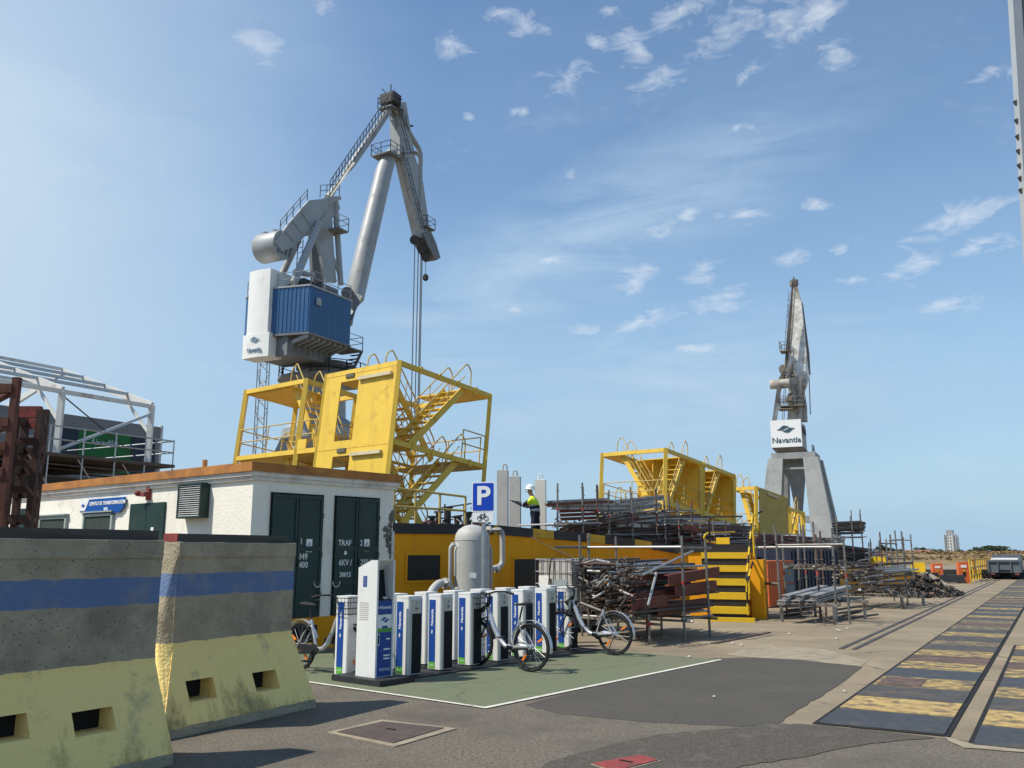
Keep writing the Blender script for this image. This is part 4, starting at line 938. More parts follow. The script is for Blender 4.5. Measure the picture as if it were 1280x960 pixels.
for k, (z, u0, u1, w) in enumerate([(1.19, 4.55, 6.75, 4.32), (.98, 4.75, 6.55, 4.34), (.62, 4.3, 6.4, 4.20), (1.17, 3.9, 5.6, 3.9), (.85, 3.5, 5.4, 4.1), (.75, 3.3, 4.6, 4.25)]):
    channel(PF(u0, w, z - .03), PF(u1, w, z + (.10 if k == 0 else .03)), .20, .1, chan_red, ['upper red oxide steel channel sticking out of the front pile', 'lower red oxide steel channel between the front pile posts', 'red oxide channel low in the front pile', 'red oxide channel deeper in the front pile behind the upper one', 'short red oxide channel above the bicycle wheel in the front pile', 'short red oxide channel at the near corner of the front pile'][k], 'red channels in the front pile')
for k in range(12):
    z = 1.30 + (k // 4) * .07; w = 2.3 + (k % 4) * .55 + random.uniform(-.1, .1); u0 = 4.6 + random.uniform(-.4, .2)
    channel(PF(u0, w, z), PF(u0 + random.uniform(1.5, 2.0), w + random.uniform(-.1, .1), z + random.uniform(-.02, .05)), .05, .2, random.choice((plank_galv, chan_red, tube_mats[1])), 'flat scaffold plank lying on top of the front pile', 'planks on the front pile', 'scaffold_plank', 'scaffold plank')
tube_thing(at(802, 719, 4.5), at(866, 689, 4.3), .024, tube_mats[3], 'pale scaffold tube leaning across the top of the front pile', g1)
tube_thing(at(810, 757, 4.6), at(820.5, 716, 4.4), .024, tube_mats[3], 'pale red ringed tube standing at a slant against the front pile', g1)
end = []
for i in range(270):
    w = 2.1 + 2.3 * random.random(); z = z1 + .02 + 1.12 * random.random() ** .9; u = 4.68 - (w - 2.15) * .60 + random.uniform(-.25, .45); end.append(PF(u, w, z))
clutter('scaffold_couplers', end, .07, 'heap of couplers and tube ends', [tube_mats[0], tube_mats[1], tube_mats[2], tube_mats[1], black_plastic])
for i in range(46):                                               # short frames and braces sticking out of the end
    w = 2.2 + 2.1 * random.random(); z = z1 + .1 + 1.05 * random.random(); u = 4.60 - (w - 2.15) * .6
    d = A * random.uniform(-.5, .9) + NN * random.uniform(-.8, .8) + UP * random.uniform(-.25, .25)
    tube_thing(PF(u, w, z), PF(u, w, z) + d * random.uniform(.4, .9), .024, random.choice(mixm), 'short scaffold brace jutting from the messy near end of the front pile', 'short braces at the front pile end')
# --- piles on the pontoon deck
def dz(u): return ztop(u) - RB + .02
lab2 = 'grey scaffold tube lying in the piles on the pontoon deck'; g2 = 'scaffold tubes on the pontoon deck'
def on(px, py, w): return onplane(px, py, PF(0, w), NN)
def deck_rack(label, pxs, ytop, w0, w1, led_y):
    posts = []; led = []
    for x in pxs:
        for w in (w0, w1):
            p = on(x, 680, w); u = uw(p)[0]; t = on(x, ytop + random.uniform(-4, 6), w); posts.append((PF(u, w, dz(u)), t.z - dz(u)))
    for y in led_y:
        led.append((on(pxs[0] - 4, y, w0 + .03), on(pxs[-1] + 4, y, w0 + .03)))
        for x in pxs: led.append((on(x, y + 1, w0 + .1), PF(uw(on(x, y, w0))[0], w1 - .1, on(x, y, w0).z - .03)))
    return post_rack(label, posts, led)
deck_rack('scaffold rack of four tall posts round the red channel bundle on the deck', (697, 729, 748), 606, -.7, -1.9, (654,))
deck_rack('scaffold rack holding perforated planks in the middle of the deck', (762, 791, 822), 612, -.8, -2.4, (640, 668))
deck_rack('low scaffold rack with guard rails before the second yellow tower', (832, 849, 866), 626, -.9, -2.6, (638, 655))
deck_rack('scaffold rack at the right end of the deck pile, behind the striped stairs', (876, 893, 908), 648, -.9, -2.4, (668,))
def lay(px0, py0, px1, py1, w, n, r, mats, sp=.5, hz=.2):
    for i in range(n):
        ww = w - random.random() * sp; p = on(px0 + random.uniform(-6, 6), py0, ww); q = on(px1 + random.uniform(-8, 8), py1, ww); k = random.uniform(0, hz)
        q = p + (q - p); tube_thing(p + UP * k, q + UP * (k + random.uniform(-.03, .03)), r, random.choice(mats), lab2, g2)
lay(700, 668, 800, 650, -1.0, 10, .025, mixm, 1.0, .25)
lay(745, 668, 850, 660, -1.1, 18, .025, mixm, 1.4, .35)
lay(790, 680, 905, 672, -1.0, 20, .026, mixm, 1.4, .35)
lay(830, 668, 930, 668, -1.4, 16, .026, mixm, 1.4, .35)
lay(860, 690, 940, 690, -.9, 10, .026, mixm, 1.0, .3)
for i in range(7): channel(on(698 + i, 634 + (i % 4) * 5, -1.1 - (i // 4) * .3), on(742 + 2 * i, 632 + (i % 4) * 5, -1.2 - (i // 4) * .3), .09, .07, chan_red, 'dark red channel in the bundle hung between the tall posts', 'bundle of red channels on the deck')
for i, (x0, y0, x1, y1) in enumerate([(684, 630, 760, 626), (748, 636, 818, 625), (752, 641, 826, 631), (690, 633, 790, 633), (758, 648, 836, 641), (748, 650, 820, 640), (775, 628, 830, 622), (770, 655, 826, 652)]):
    channel(on(x0, y0, -.95 - (i % 3) * .25), on(x1, y1, -1.05 - (i % 3) * .25), .17, .06, plank_galv, ['long galvanised plank with red tip reaching farthest left on the deck rack', 'galvanised perforated plank second from the top of the deck rack', 'galvanised perforated plank in the middle of the deck rack stack', 'thin long galvanised plank just over the red channel bundle', 'galvanised perforated plank low on the deck rack', 'galvanised perforated plank lowest of the deck rack, behind the posts', 'galvanised perforated plank topmost on the deck rack', 'short galvanised plank sticking out below the perforated stack'][i], 'perforated planks on the deck', 'scaffold_plank', 'scaffold plank', True)
channel(on(682, 631, -.8), on(766, 627, -.85), .06, .06, chan_red, 'long red tipped beam poking out left above the red bundle', None)
cl = [on(random.uniform(752, 905), random.uniform(655, 684), -1.0 - 1.4 * random.random()) for i in range(260)] + [on(random.uniform(690, 760), random.uniform(648, 666), -1.3 - random.random()) for i in range(40)]
clutter('deck_clutter', cl, .075, 'couplers, brackets and scrap among the deck piles', [tube_mats[0], tube_mats[1], tube_mats[2], black_plastic, chan_red])
def tube_mass(name, label, boxes, mats):
    mb = MB()
    for x0, x1, y0, y1, w, sp, n in boxes:
        for i in range(n):
            ww = w - random.random() * sp; xa = random.uniform(x0, (x0 + x1) / 2); xb = random.uniform((x0 + x1) / 2, x1); y = random.uniform(y0, y1)
            p = on(xa, y, ww); q = on(xb, y + random.uniform(-4, 2), ww - random.uniform(-.2, .4)); k = random.random()
            if k < .2: q = p + (q - p).normalized() * .7 + UP * random.uniform(-.3, .35)
            mi = random.randrange(len(mats))
            if k > .85: mb.bar(p, q, .06, .13, mi=mi)
            else: mb.tube(p, q, random.choice((.022, .026, .032)), 6, mi=mi)
    o = mb.build(name, mats, None, off=PF(9, -2, 2)); return tag(o, label, None, None, 'stuff')
tube_mass('tube_stack', 'stacked tubes and frames too many to count on the pontoon deck', [(700, 830, 652, 672, -1.2, 2.0, 60), (752, 905, 646, 684, -1.2, 2.4, 150), (830, 945, 655, 692, -1.0, 2.4, 110), (690, 800, 628, 640, -1.4, .8, 18), (930, 1050, 672, 690, -.9, 2.0, 60), (1060, 1120, 690, 706, -.8, 2.0, 40)], [tube_mats[0], tube_mats[1], tube_mats[2], tube_mats[3], chan_red])
deck_rack('scaffold rack of bare posts behind the perforated planks', (772, 804, 838), 620, -3.2, -4.4, (648,))
deck_rack('scaffold rack of bare posts in front of the mustard panel', (930, 968, 1002), 652, -2.2, -3.4, (668,))
deck_rack('short bare scaffold posts on the rim right of the navy container', (1088, 1098), 672, -1.0, -2.0, (690,))
p = on(882, 664, -.7); channel(on(858, 659, -.7), on(876, 664, -.7), .16, .1, chan_red, 'short red oxide bracket lying on the deck pile by the yellow hook rail', None)
# --- striped stairs up to the deck
SB = G(913, 776); RD = V((.33, .944, 0)).normalized(); WD = V((RD.y, -RD.x, 0))
def ST(r, w, z): return SB + RD * r + WD * w + UP * z
st = empty('access_stairs', SB, 'yellow and black striped steel stairs up to the pontoon', 'stairs')
hz_y = M('hazard yellow', (.62, .40, .012), .5, 0, .08, 4); hz_k = black_paint
nst = 5; H5 = 1.70; rise = H5 / nst; run = .28; hw_ = .46
def wl_(i): return -hw_ - .085 * i
MB().box(ST(-.3, .05, .05), (1.15, .14, .10), (WD, RD, UP)).build('foot_beam', hz_y, st)
for i in range(nst):
    z = rise * (i + 1); r = i * run; a_, b_ = wl_(i), hw_
    MB().box(ST(r + .02, (a_ + b_) / 2, z - rise + rise * .25), (b_ - a_, .02, rise * .5), (WD, RD, UP)).build('riser', hz_k, st)
    MB().box(ST(r + .15, (a_ + b_) / 2, z - rise * .26), (b_ - a_ + .02, .34, rise * .48), (WD, RD, UP)).build('tread', hz_y, st)
MB().box(ST(nst * run + .02, -.5, H5 + .10), (2.1, .02, .22), (WD, RD, UP)).build('riser', hz_k, st)
MB().box(ST(nst * run + .55, -.35, H5 * .5), (1.7, 1.0, H5 - .02), (WD, RD, UP)).build('landing', ochre, st)
mb = MB(); mb.prism([ST(.75, hw_ + .02, .0), ST(.75, hw_ + .02, 1.50), ST(.75, hw_ + .36, 1.50), ST(.75, hw_ + .36, 0)], RD * 1.2); mb.build('side_wall', ochre, st)
for w in (hw_ - .02,):
    pts = [ST(.0, w, .15), ST(-.04, w, 1.0), ST(nst * run, w + .12, H5 + .95), ST(nst * run + .5, w + .35, H5 + 1.1)]
    for i in range(3):
        p, q = pts[i], pts[i + 1]; n = max(2, int((q - p).length / .26))
        for j in range(n): MB().tube(p.lerp(q, j / n), p.lerp(q, (j + .98) / n), .026, 8).build('handrail', hz_y if (j + i) % 2 == 0 else hz_k, st)
    p, q = ST(.1, w, .9), ST(.75, w + .12, 1.45)
    for j in range(3): MB().tube(p.lerp(q, j / 3), p.lerp(q, (j + .98) / 3), .026, 8).build('handrail', hz_y if j % 2 else hz_k, st)
    MB().tube(ST(nst * run, w + .12, H5 - .2), ST(nst * run, w + .12, H5 + .95), .026, 8).build('rail_post', hz_y, st)
    MB().tube(ST(.55, w + .02, .5), ST(.55, w + .02, 1.5), .026, 8).build('rail_post', hz_y, st)
MB().pipe(rounded([ST(1.45, -.6, H5), ST(1.45, -.6, H5 + .95), ST(1.45, .3, H5 + .95)], .15), .026, 8).build('rail_post', hz_k, st)
# yellow hook rail on top
q = at(878, 668, 1.6); MB().pipe(rounded([at(918, 665, 1.6), at(884, 666, 1.6), at(879, 672, 1.6), at(884, 677, 1.6), at(894, 678, 1.6)], .12), .028, 8).build('hook_rail', hz_y, st)
a_, b_ = at(899, 700, 1.4), at(909, 672, 1.4); MB().box((a_ + b_) / 2, (.42, .03, (b_ - a_).z), (NN, A, UP)).build('striped_plate', hz_y, st)
# --- rack with cabinets behind
def box_thing(name, px0, px1, pyt, pyb, w, dep, m, label, cat):
    g = at(px0, pyb, w); ua = uw(at(px0, pyb, w))[0]; ub = uw(at(px1, pyb, w))[0]; zt = uw(at((px0 + px1) / 2, pyt, w))[2]
    t = empty(name, PF(ua, w - dep / 2), label, cat); mb = MB(); ubox(mb, ua, ub, w - dep, w, .03, zt); mb.build('case', m, t); return t, ua, ub, zt
orange = M('orange cabinet', (.58, .125, .035), .55, 0, .08, 3, 0, 0, (.4, .1, .04), .3, 2)
navy = M('navy container', (.016, .022, .045), .55, 0, .2, 2, .05, 20)
grey_blue = M('grey blue panel', (.12, .17, .20), .5)
t, ua, ub, zt = box_thing('orange_cabinet', 962, 994, 702, 755, 1.5, .8, orange, 'orange electrical cabinet with grey blue panel behind the empty rack', 'cabinet')
ubox(MB(), ua + (ub - ua) * .60, ub - .05, 1.502, 1.53, zt * .52, zt - .08).build('panel', grey_blue, t)
ubox(MB(), ua + (ub - ua) * .60, ub - .05, 1.502, 1.53, zt * .18, zt * .48).build('panel', grey_blue, t)
ubox(MB(), ua - .03, ub + .03, .67, 1.54, zt + .001, zt + .03).build('lid', orange, t)
for k in range(3): ubox(MB(), ua + .1 + k * .22, ua + .12 + k * .22, 1.502, 1.512, .1, zt - .06).build('door_rib', orange, t)
c = PF(ua + (ub - ua) * .8, 1.534, zt * .74); mb = MB(); mb.prism([c - A * .07 - UP * .07, c + A * .07 - UP * .07, c + UP * .07], NN * .004); mb.build('warning_sign', yellow_rim, t)
t, ua, ub, zt = box_thing('orange_cabinet', 948, 957, 706, 758, 1.2, .8, orange, 'narrow orange cabinet beside the striped stairs', 'cabinet')
t, ua, ub, zt = box_thing('navy_container', 992, 1051, 686, 748, 1.1, 1.6, navy, 'dark navy steel container standing behind the empty rack', 'container')
for k in range(14):
    x = ua + .1 + (ub - ua - .2) * k / 13; ubox(MB(), x - .06, x + .06, 1.101, 1.13, .12, zt - .1).build('side_rib', navy, t)
for w in (1.14,): ubox(MB(), ua - .04, ub + .04, w - .05, w + .01, zt - .09, zt + .02).build('top_rail', navy, t)
# posts of the empty rack
R2 = [(949, 771.6, 672), (977, 775, 662), (984, 772, 668), (1001, 772, 668), (1026, 774, 668), (1046, 778, 660), (1062.6, 780, 670), (959, 766, 664), (1011, 768, 656), (1033, 770, 664), (1025, 765, 652)]
posts = []
for x, y, yt in R2:
    g = G(x, y); Y = g.y; posts.append((g, D(x - 2, yt, Y).z))
gl, gr = G(949, 771.6), G(1062.6, 780); glb, grb = G(959, 762), G(1040, 766)
zA = D(949, 684, gl.y).z; zB = D(955, 708, gl.y).z; zC = D(949, 728, gl.y).z
mid = G(977, 775)
led = [(gl + UP * zA, G(1046, 778) + UP * zA), (mid + UP * (zA + .05), gr + UP * (zA + .06)), (G(984, 772) + UP * zB, gr + UP * (zB)), (G(984, 772) + UP * (zB - .04), gr + UP * (zB - .05)), (gl + UP * zC - NN * .4, mid + UP * zC), (glb + UP * zA, grb + UP * zA), (gl + UP * (zC - .02), mid + UP * (zC - .03))]
post_rack('half empty scaffold rack with thin posts in front of the orange cabinet', posts, led, r=.028)
zf = G(1020, 745)
for i in range(6):
    w = 4.3 + (i % 3) * .27; zz = .50 + (i // 3) * .12
    channel(PF(10.2 + (i % 3) * .2 + (i // 3) * .3, w, zz), PF(13.2 + i * .12, w - .15, zz + .12 + .03 * (i % 2)), .08, .20, plank_galv if i % 3 else tube_mats[3], ['lower front', 'lower middle', 'lower rear', 'upper front', 'upper middle', 'upper rear'][i] + ' perforated plank of the six resting on the trestle before the empty rack', 'planks on the trestle', 'scaffold_plank', 'scaffold plank', True)
tr = empty('trestle', PF(11.0, 4.6), 'low grey steel trestle carrying perforated planks', 'trestle')
for u in (10.7, 12.9):
    MB().bar(PF(u, 3.9, .44), PF(u, 5.4, .44), .07).build('cross_bar', tube_mats[0], tr)
    for w in (4.0, 5.3): MB().bar(PF(u, w, 0), PF(u, w, .42), .06).build('leg', tube_mats[0], tr)
lab3 = 'scaffold tube lying low under the empty rack'; g3 = 'tubes under the empty rack'
for i in range(12): 
    w = 3.3 + random.random() * 1.9; u = 11.6 + random.random() * .8; z = .06 + random.random() * .22
    tube_thing(PF(u, w, z), PF(u + random.uniform(1.6, 2.6), w + random.uniform(-.2, .2), z), .026, random.choice(mixm[:3]), lab3, g3)
clutter('rack_clutter', [PF(11.2 + 1.6 * random.random(), 2.7 + 2.8 * random.random(), .75 + zB * 0 + random.uniform(-.02, .05)) if False else gl.lerp(gr, .35 + .6 * random.random()) + UP * (zB + random.uniform(0, .07)) for i in range(70)] + [PF(10.2 + random.random() * .7, 4.9 + random.random() * .5, .05 + .25 * random.random()) for i in range(16)], .055, 'couplers and hooks on the empty rack', [tube_mats[0], tube_mats[1], tube_mats[2]])
# red channels on deck behind the rack
for i in range(5): channel(on(944 + i * 4, 676 - (i % 2) * 6, -.8 - .2 * i), on(1008 + i * 6, 680 - (i % 2) * 6, -1.1 - .2 * i), .16, .1, chan_red if i < 3 else plank_galv, 'dark red steel channel stacked on the rim behind the empty rack' if i < 3 else 'pale galvanised beam stacked on the rim behind the empty rack', 'beams behind the empty rack')
# --- wood bundle rack on the deck, far pile, heap
deck_rack('tall scaffold rack with two bundles of dark sticks near the far crane leg', (1046, 1066, 1079), 640, -1.2, -2.6, (671,))
wood = M('weathered stick', (.075, .065, .055), .9, 0, .4, 8)
lab4 = 'weathered brown stick in the two stacked bundles on the far rack'; g4 = 'bundled sticks on the far rack'
for b in range(2):
    for i in range(34):
        a = random.random(); y = (668 if b == 0 else 700) - random.random() * (15 if b == 0 else 20); w = -1.3 - random.random() * 1.2
        p = on(1043 + random.uniform(-3, 3), y + random.uniform(-1, 1), w); q = on(1078 + random.uniform(-4, 4) + (8 if b else 0), y + (-1 if b == 0 else 6) + random.uniform(-1.5, 1.5), w)
        stick('stick', p, q, .035, wood, lab4, 'stick', g4)
far_posts = []
for (x, y, yt) in [(1118, 752, 668), (1135, 757, 664), (1126, 742, 663), (1134, 744, 671), (1106, 742, 665), (1144, 740, 668), (1090, 740, 678), (1112, 744, 674)]:
    g = G(x, y); far_posts.append((g, D(x, yt, g.y).z))
fl = [(far_posts[0][0] + UP * 1.5, far_posts[1][0] + UP * 1.5), (far_posts[2][0] + UP * 2.2, far_posts[5][0] + UP * 2.2), (far_posts[4][0] + UP * 2.05, far_posts[2][0] + UP * 2.05), (far_posts[0][0] + UP * 2.1, far_posts[1][0] + UP * 2.1), (far_posts[0][0] + UP * .35, far_posts[1][0] + UP * .35), (far_posts[4][0] + UP * 1.2, far_posts[5][0] + UP * 1.2)]
post_rack('farther scaffold rack of bare posts round the tube pile at the pontoon end', far_posts, fl, r=.03)
lab5 = 'scaffold tube in the farther pile near the pontoon end'; g5 = 'tubes of the farther pile'
for i in range(42):
    w = 2.9 + random.random() * 1.7; z = .45 + (i / 42) * .95; u = 17.5 + random.uniform(-.3, .3)
    tube_thing(PF(u, w, z), PF(u + random.uniform(2.6, 3.6), w + random.uniform(-.1, .1), z + random.uniform(-.05, .05)), .03, random.choice(mixm), lab5, g5)
clutter('coupler_heap', [PF(17.4 + random.uniform(-.2, .4), 2.9 + random.random() * 1.6, .5 + .9 * random.random()) for i in range(120)], .085, 'couplers at the end of the farther pile', [tube_mats[0], tube_mats[1], tube_mats[2]])
tr = empty('trestle', PF(18.2, 4.2), 'low steel trestle under the farther tube pile', 'trestle')
for u in (17.9, 20.2):
    MB().bar(PF(u, 2.8, .38), PF(u, 4.9, .38), .08).build('cross_bar', tube_mats[0], tr)
    for w in (2.9, 4.8): MB().bar(PF(u, w, 0), PF(u, w, .36), .07).build('leg', tube_mats[0], tr)
hc = G(1158, 748)
hp_ = []
for i in range(420):
    a = random.random() * 2 * pi; r = random.random() ** .6; z = (1 - r) * 1.0 * random.random() + .05
    hp_.append(hc + A * (2.2 + 2.4 * r * cos(a)) + NN * (-.6 + 1.2 * r * sin(a)) + UP * z)
clutter('scrap_heap', hp_, .16, 'dark heap of tangled scrap cables and netting', [black_plastic, tube_mats[1], tube_mats[2], rubber, wood])
for i, (x0, y0, x1, y1) in enumerate([(1152, 716, 1202, 742), (1158, 716, 1199, 744), (1164, 722, 1196, 745)]):
    q = G(x1, y1 - 1); p = D(x0, y0, q.y + 1.5)
    tag(MB().bar(p, q + UP * .04, .28, .06).build('plank', pallet_wood, None, off=q), ['long grey plank leaning down to the quay behind the scrap heap, outer one', 'grey plank leaning behind the scrap heap, middle one of three', 'shorter grey plank leaning behind the scrap heap, lowest one'][i], 'plank', 'planks leaning behind the scrap heap')
for i, (x, y, h) in enumerate([(1098, 706, 12), (1148, 712, 10), (1104, 712, 9)]):
    p = on(x, y, -.4); tag(MB().box(p, (.7, .04, .75), (NN, A, UP)).build('striped_plate', hz_y, None, off=p), ['bright yellow plate standing on the far pontoon rim', 'yellow slanted plate near the pontoon end', 'small yellow plate on the far pontoon rim'][i], 'plate')
# ------------------------------------------------------------------ yellow stair towers
yel = M('tower yellow', (.71, .47, .055), .5, 0, .07, 1.2, 0, 0, (.50, .30, .045), .22, 1.6, streak=((.26, .14, .04), .5, 3.0))
yel_d = M('tower rail', (.55, .39, .10), .5, 0, .12, 4, 0, 0, (.3, .22, .1), .45, 4)
class Tower:
    def __init__(s, C, ea, eb, tilt, label):
        s.ea = (ea - UP * tilt).normalized(); s.eb = eb; s.ez = s.ea.cross(-eb).normalized() if False else (eb.cross(-s.ea)).normalized()
        if s.ez.z < 0: s.ez = -s.ez
        s.C = C; s.root = empty('stair_tower', C, label, 'stair tower', 'yellow stair towers on the pontoon')
    def P(s, p, q, z): return s.C + s.ea * p + s.eb * q + s.ez * z
    def bar(s, name, a, b, w, h=None, m=None): MB().bar(s.P(*a), s.P(*b), w, h, up=s.ez).build(name, m or yel, s.root)
    def box(s, name, p0, p1, q0, q1, z0, z1, m=None):
        mb = MB(); mb.box(s.P((p0 + p1) / 2, (q0 + q1) / 2, (z0 + z1) / 2), (p1 - p0, q1 - q0, z1 - z0), (s.ea, s.eb, s.ez)); return mb.build(name, m or yel, s.root)
    def pipe(s, name, pts, r=.026, m=None): MB().pipe(rounded([s.P(*p) for p in pts], .22), r, 8).build(name, m or yel_d, s.root)
    def flight(s, a, b, side, width, n=9, rails=(True, True), hoop=True):
        """a, b: lower and upper points of one stringer; side: local vector to the other one."""
        a, b, sd = V(a), V(b), V(side).normalized() * width
        d = (b - a)
        for k in (0, 1):
            o = sd * k; p, q = a + o, b + o
            MB().bar(s.P(*p), s.P(*q), .05, .24, up=s.ez).build('stringer', yel, s.root)
            if rails[k]:
                up = V((0, 0, .92)); h = V((d.x, d.y, 0)).normalized()
                pts = [p + V((0, 0, .1)), p + up * .8 - h * .05, p + up + h * .08, q + up]
                if hoop: pts += [q + up + h * .08 + V((0, 0, .02)), q + h * .30 + V((0, 0, .75)), q + h * .32 + V((0, 0, 0))]
                s.pipe('handrail', pts)
                mid = V((0, 0, .48)); MB().tube(s.P(*(p + mid)), s.P(*(q + mid)), .018, 6).build('mid_rail', yel_d, s.root)
                for t in (.33, .67): MB().tube(s.P(*(p + d * t)), s.P(*(p + d * t + up)), .018, 6).build('baluster', yel_d, s.root)
        for i in range(n):
            c = a + d * ((i + .6) / n) + sd / 2; h = V((d.x, d.y, 0)).normalized(); hx = s.ea * h.x + s.eb * h.y; sx = (s.ea * sd.x + s.eb * sd.y).normalized()
            MB().box(s.P(*c), (width - .04, .24, .035), (sx, hx, s.ez)).build('tread', yel, s.root)
    def frame(s, p0, p1, q0, q1, zs, post=.15, beam=.17):
        for p in (p0, p1):
            for q in (q0, q1): s.bar('post', (p, q, zs[0]), (p, q, zs[-1]), post)
        for z in zs[1:]:
            for q in (q0, q1): s.bar('beam', (p0 + post / 2, q, z - beam / 2), (p1 - post / 2, q, z - beam / 2), .11, beam)
            for p in (p0, p1): s.bar('beam', (p, q0 + post / 2, z - beam / 2), (p, q1 - post / 2, z - beam / 2), .11, beam)
    def rail(s, a, b, h=1.05):
        a, b = V(a), V(b); u = V((0, 0, 1))
        for z in (h, h * .52): MB().tube(s.P(*(a + u * z)), s.P(*(b + u * z)), .024, 8).build('guard_rail', yel_d, s.root)
        n = max(1, int((b - a).length / 1.4))
        for i in range(n + 1):
            p = a.lerp(b, i / n); MB().tube(s.P(*p), s.P(*(p + u * h)), .024, 8).build('rail_post', yel_d, s.root)
EB = -NN
# --- first tower
C = D(500, 450.6, 29); hL = (D(500, 450.6, 29) - D(500, 550, 29)).length
T = Tower(C, A, EB, .108, 'largest and nearest yellow stair tower with a solid panel, behind the white substation'); LA, LB = 4.70, 9.28
q_p = 3.85                                                          # end of the panelled part along eb
def solve_q(px, py, T=T):
    n = T.eb.cross(T.ez).normalized(); w = onplane(px, py, T.C, n) - T.C; return w.dot(T.eb), w.dot(T.ez)
q_p = solve_q(405, 500)[0]; q_d0 = solve_q(447, 500)[0]; q_d1 = solve_q(425, 500)[0]; q_l0 = solve_q(377, 520)[0]; q_l1 = solve_q(302, 530)[0]
T.frame(0, LA, 0, q_p, (-2 * hL, -hL, 0))
z1_ = -hL
T.box('panel', -.045, .0, .075, q_d0, z1_ + .001, -.02)
T.box('panel', -.045, .0, q_d1, q_p + .07, z1_ + .001, -.02)
T.box('panel', -.045, .0, q_d0, q_d1, -.42, -.02)
T.box('panel', -.045, .0, q_d0, q_d1, z1_ + .001, z1_ + .12)
qa, qb = solve_q(437, 580)[0], solve_q(416, 580)[0]
T.box('panel', -.045, .0, .075, qa, -2 * hL, z1_ - .012)
T.box('panel', -.045, .0, qb, q_p + .07, -2 * hL, z1_ - .012)
T.box('panel', -.045, .0, qa, qb, z1_ - .42, z1_ - .012)
lampg = M('lamp tube cover', (.55, .47, .30), .5)
T.bar('strip_lamp', (-.10, .25, -.42), (-.10, solve_q(452, 470)[0], -.42), .12, .12, lampg)
T.bar('strip_lamp', (-.10, .35, z1_ - .42), (-.10, solve_q(441, 570)[0], z1_ - .42), .12, .12, lampg)
T.box('junction_box', -.09, -.046, (q_d0 + q_d1) / 2 - .22, (q_d0 + q_d1) / 2 + .22, -.30, -.16, M('box grey', (.10, .09, .06), .6))
T.box('junction_box', -.09, -.046, (qa + qb) / 2 - .22, (qa + qb) / 2 + .22, z1_ - .30, z1_ - .16, M('box grey', (.10, .09, .06), .6))
# landings
T.box('landing', LA - 1.35, LA - .08, .08, 2.5, -.20, -.14); T.box('landing', .1, 1.1, 1.2, q_p - .1, -.20, -.14)
T.box('landing', LA - 1.35, LA - .08, .08, q_p - .1, z1_ - .20, z1_ - .14); T.box('landing', .08, 1.0, .08, q_p - .1, z1_ - .20, z1_ - .14)
T.box('landing', 1.0, LA - 1.35, 2.35, 2.6, z1_ - .20, z1_ - .14)
for zb in (-2 * hL + .05, -hL):
    T.flight((.95, .12, zb), (LA - 1.32, .12, zb + hL - .1), (0, 1, 0), .95)
    T.flight((LA - 1.32, 1.45, zb), (.95, 1.45, zb + hL - .1), (0, 1, 0), .95)
T.rail((LA, .3, z1_), (LA, q_p - .2, z1_)); T.rail((LA - 1.3, 0, z1_), (LA - .1, 0, z1_)); T.rail((.3, q_p, z1_), (LA - .3, q_p, z1_))
for k in range(4): T.box('bracket', .9 + k * .95, 1.02 + k * .95, -.09, -.056, -.22, .03)
for k in range(4): T.box('bracket', .9 + k * .95, 1.02 + k * .95, -.09, -.056, z1_ - .22, z1_ + .02)
# left module of the same tower
T.frame(0, LA * .52, q_l0, q_l1, (-2 * hL, -hL, 0), .17)
T.bar('beam', (0, q_p + .08, z1_ - .09), (0, q_l0 - .09, z1_ - .09), .11, .17)
T.box('gusset', -.06, -.02, q_l0 - .55, q_l0 - .05, z1_ - .02, z1_ + .35)
T.box('landing', .1, LA * .5, q_l0 + .9, q_l1 - .1, -.20, -.14)
T.box('landing', .1, LA * .5, q_p + .1, q_l1 - .1, z1_ - .20, z1_ - .14)
T.flight((.35, q_l0 - .85, -hL), (.35, q_l0 + 1.15, -.1), (1, 0, 0), 1.1)
T.flight((.35, q_l0 - .65, -2 * hL), (.35, q_l0 + 1.15, -hL - .1), (1, 0, 0), 1.1)
T.rail((-.03, q_l0 + .1, z1_), (-.03, q_l1 - .1, z1_)); T.rail((LA * .5, q_l0 + .2, z1_), (LA * .5, q_l1 - .2, z1_)); T.rail((0, q_l1, z1_), (LA * .5, q_l1, z1_)); T.rail((-.03, q_p + .2, z1_), (-.03, q_l0 - .2, z1_))
for q_ in (q_p + .45,):
    T.pipe('hoop', [(LA * .3, q_ - .1, -.1), (LA * .3, q_ - .1, .85), (LA * .5, q_ - .1, -.1)]) if False else None
# guard rail at the pontoon edge before the tower
gr0 = on(494, 656, -.5); gr = empty('guard_rail', gr0, 'yellow guard rail at the pontoon edge before the largest stair tower', 'guard rail')
ge = [on(493, 610, -.5), on(582, 621, -.5), on(581, 656, -.5), on(493, 656, -.5)]
for z in (0, .5):
    MB().tube(ge[0].lerp(ge[3], z), ge[1].lerp(ge[2], z), .026, 8).build('rail', yel_d, gr)
for t_ in (0, .28, .62, 1.0):
    a = ge[3].lerp(ge[2], t_); b = ge[0].lerp(ge[1], t_); MB().tube(a, b, .026, 8).build('rail_post', yel_d, gr)
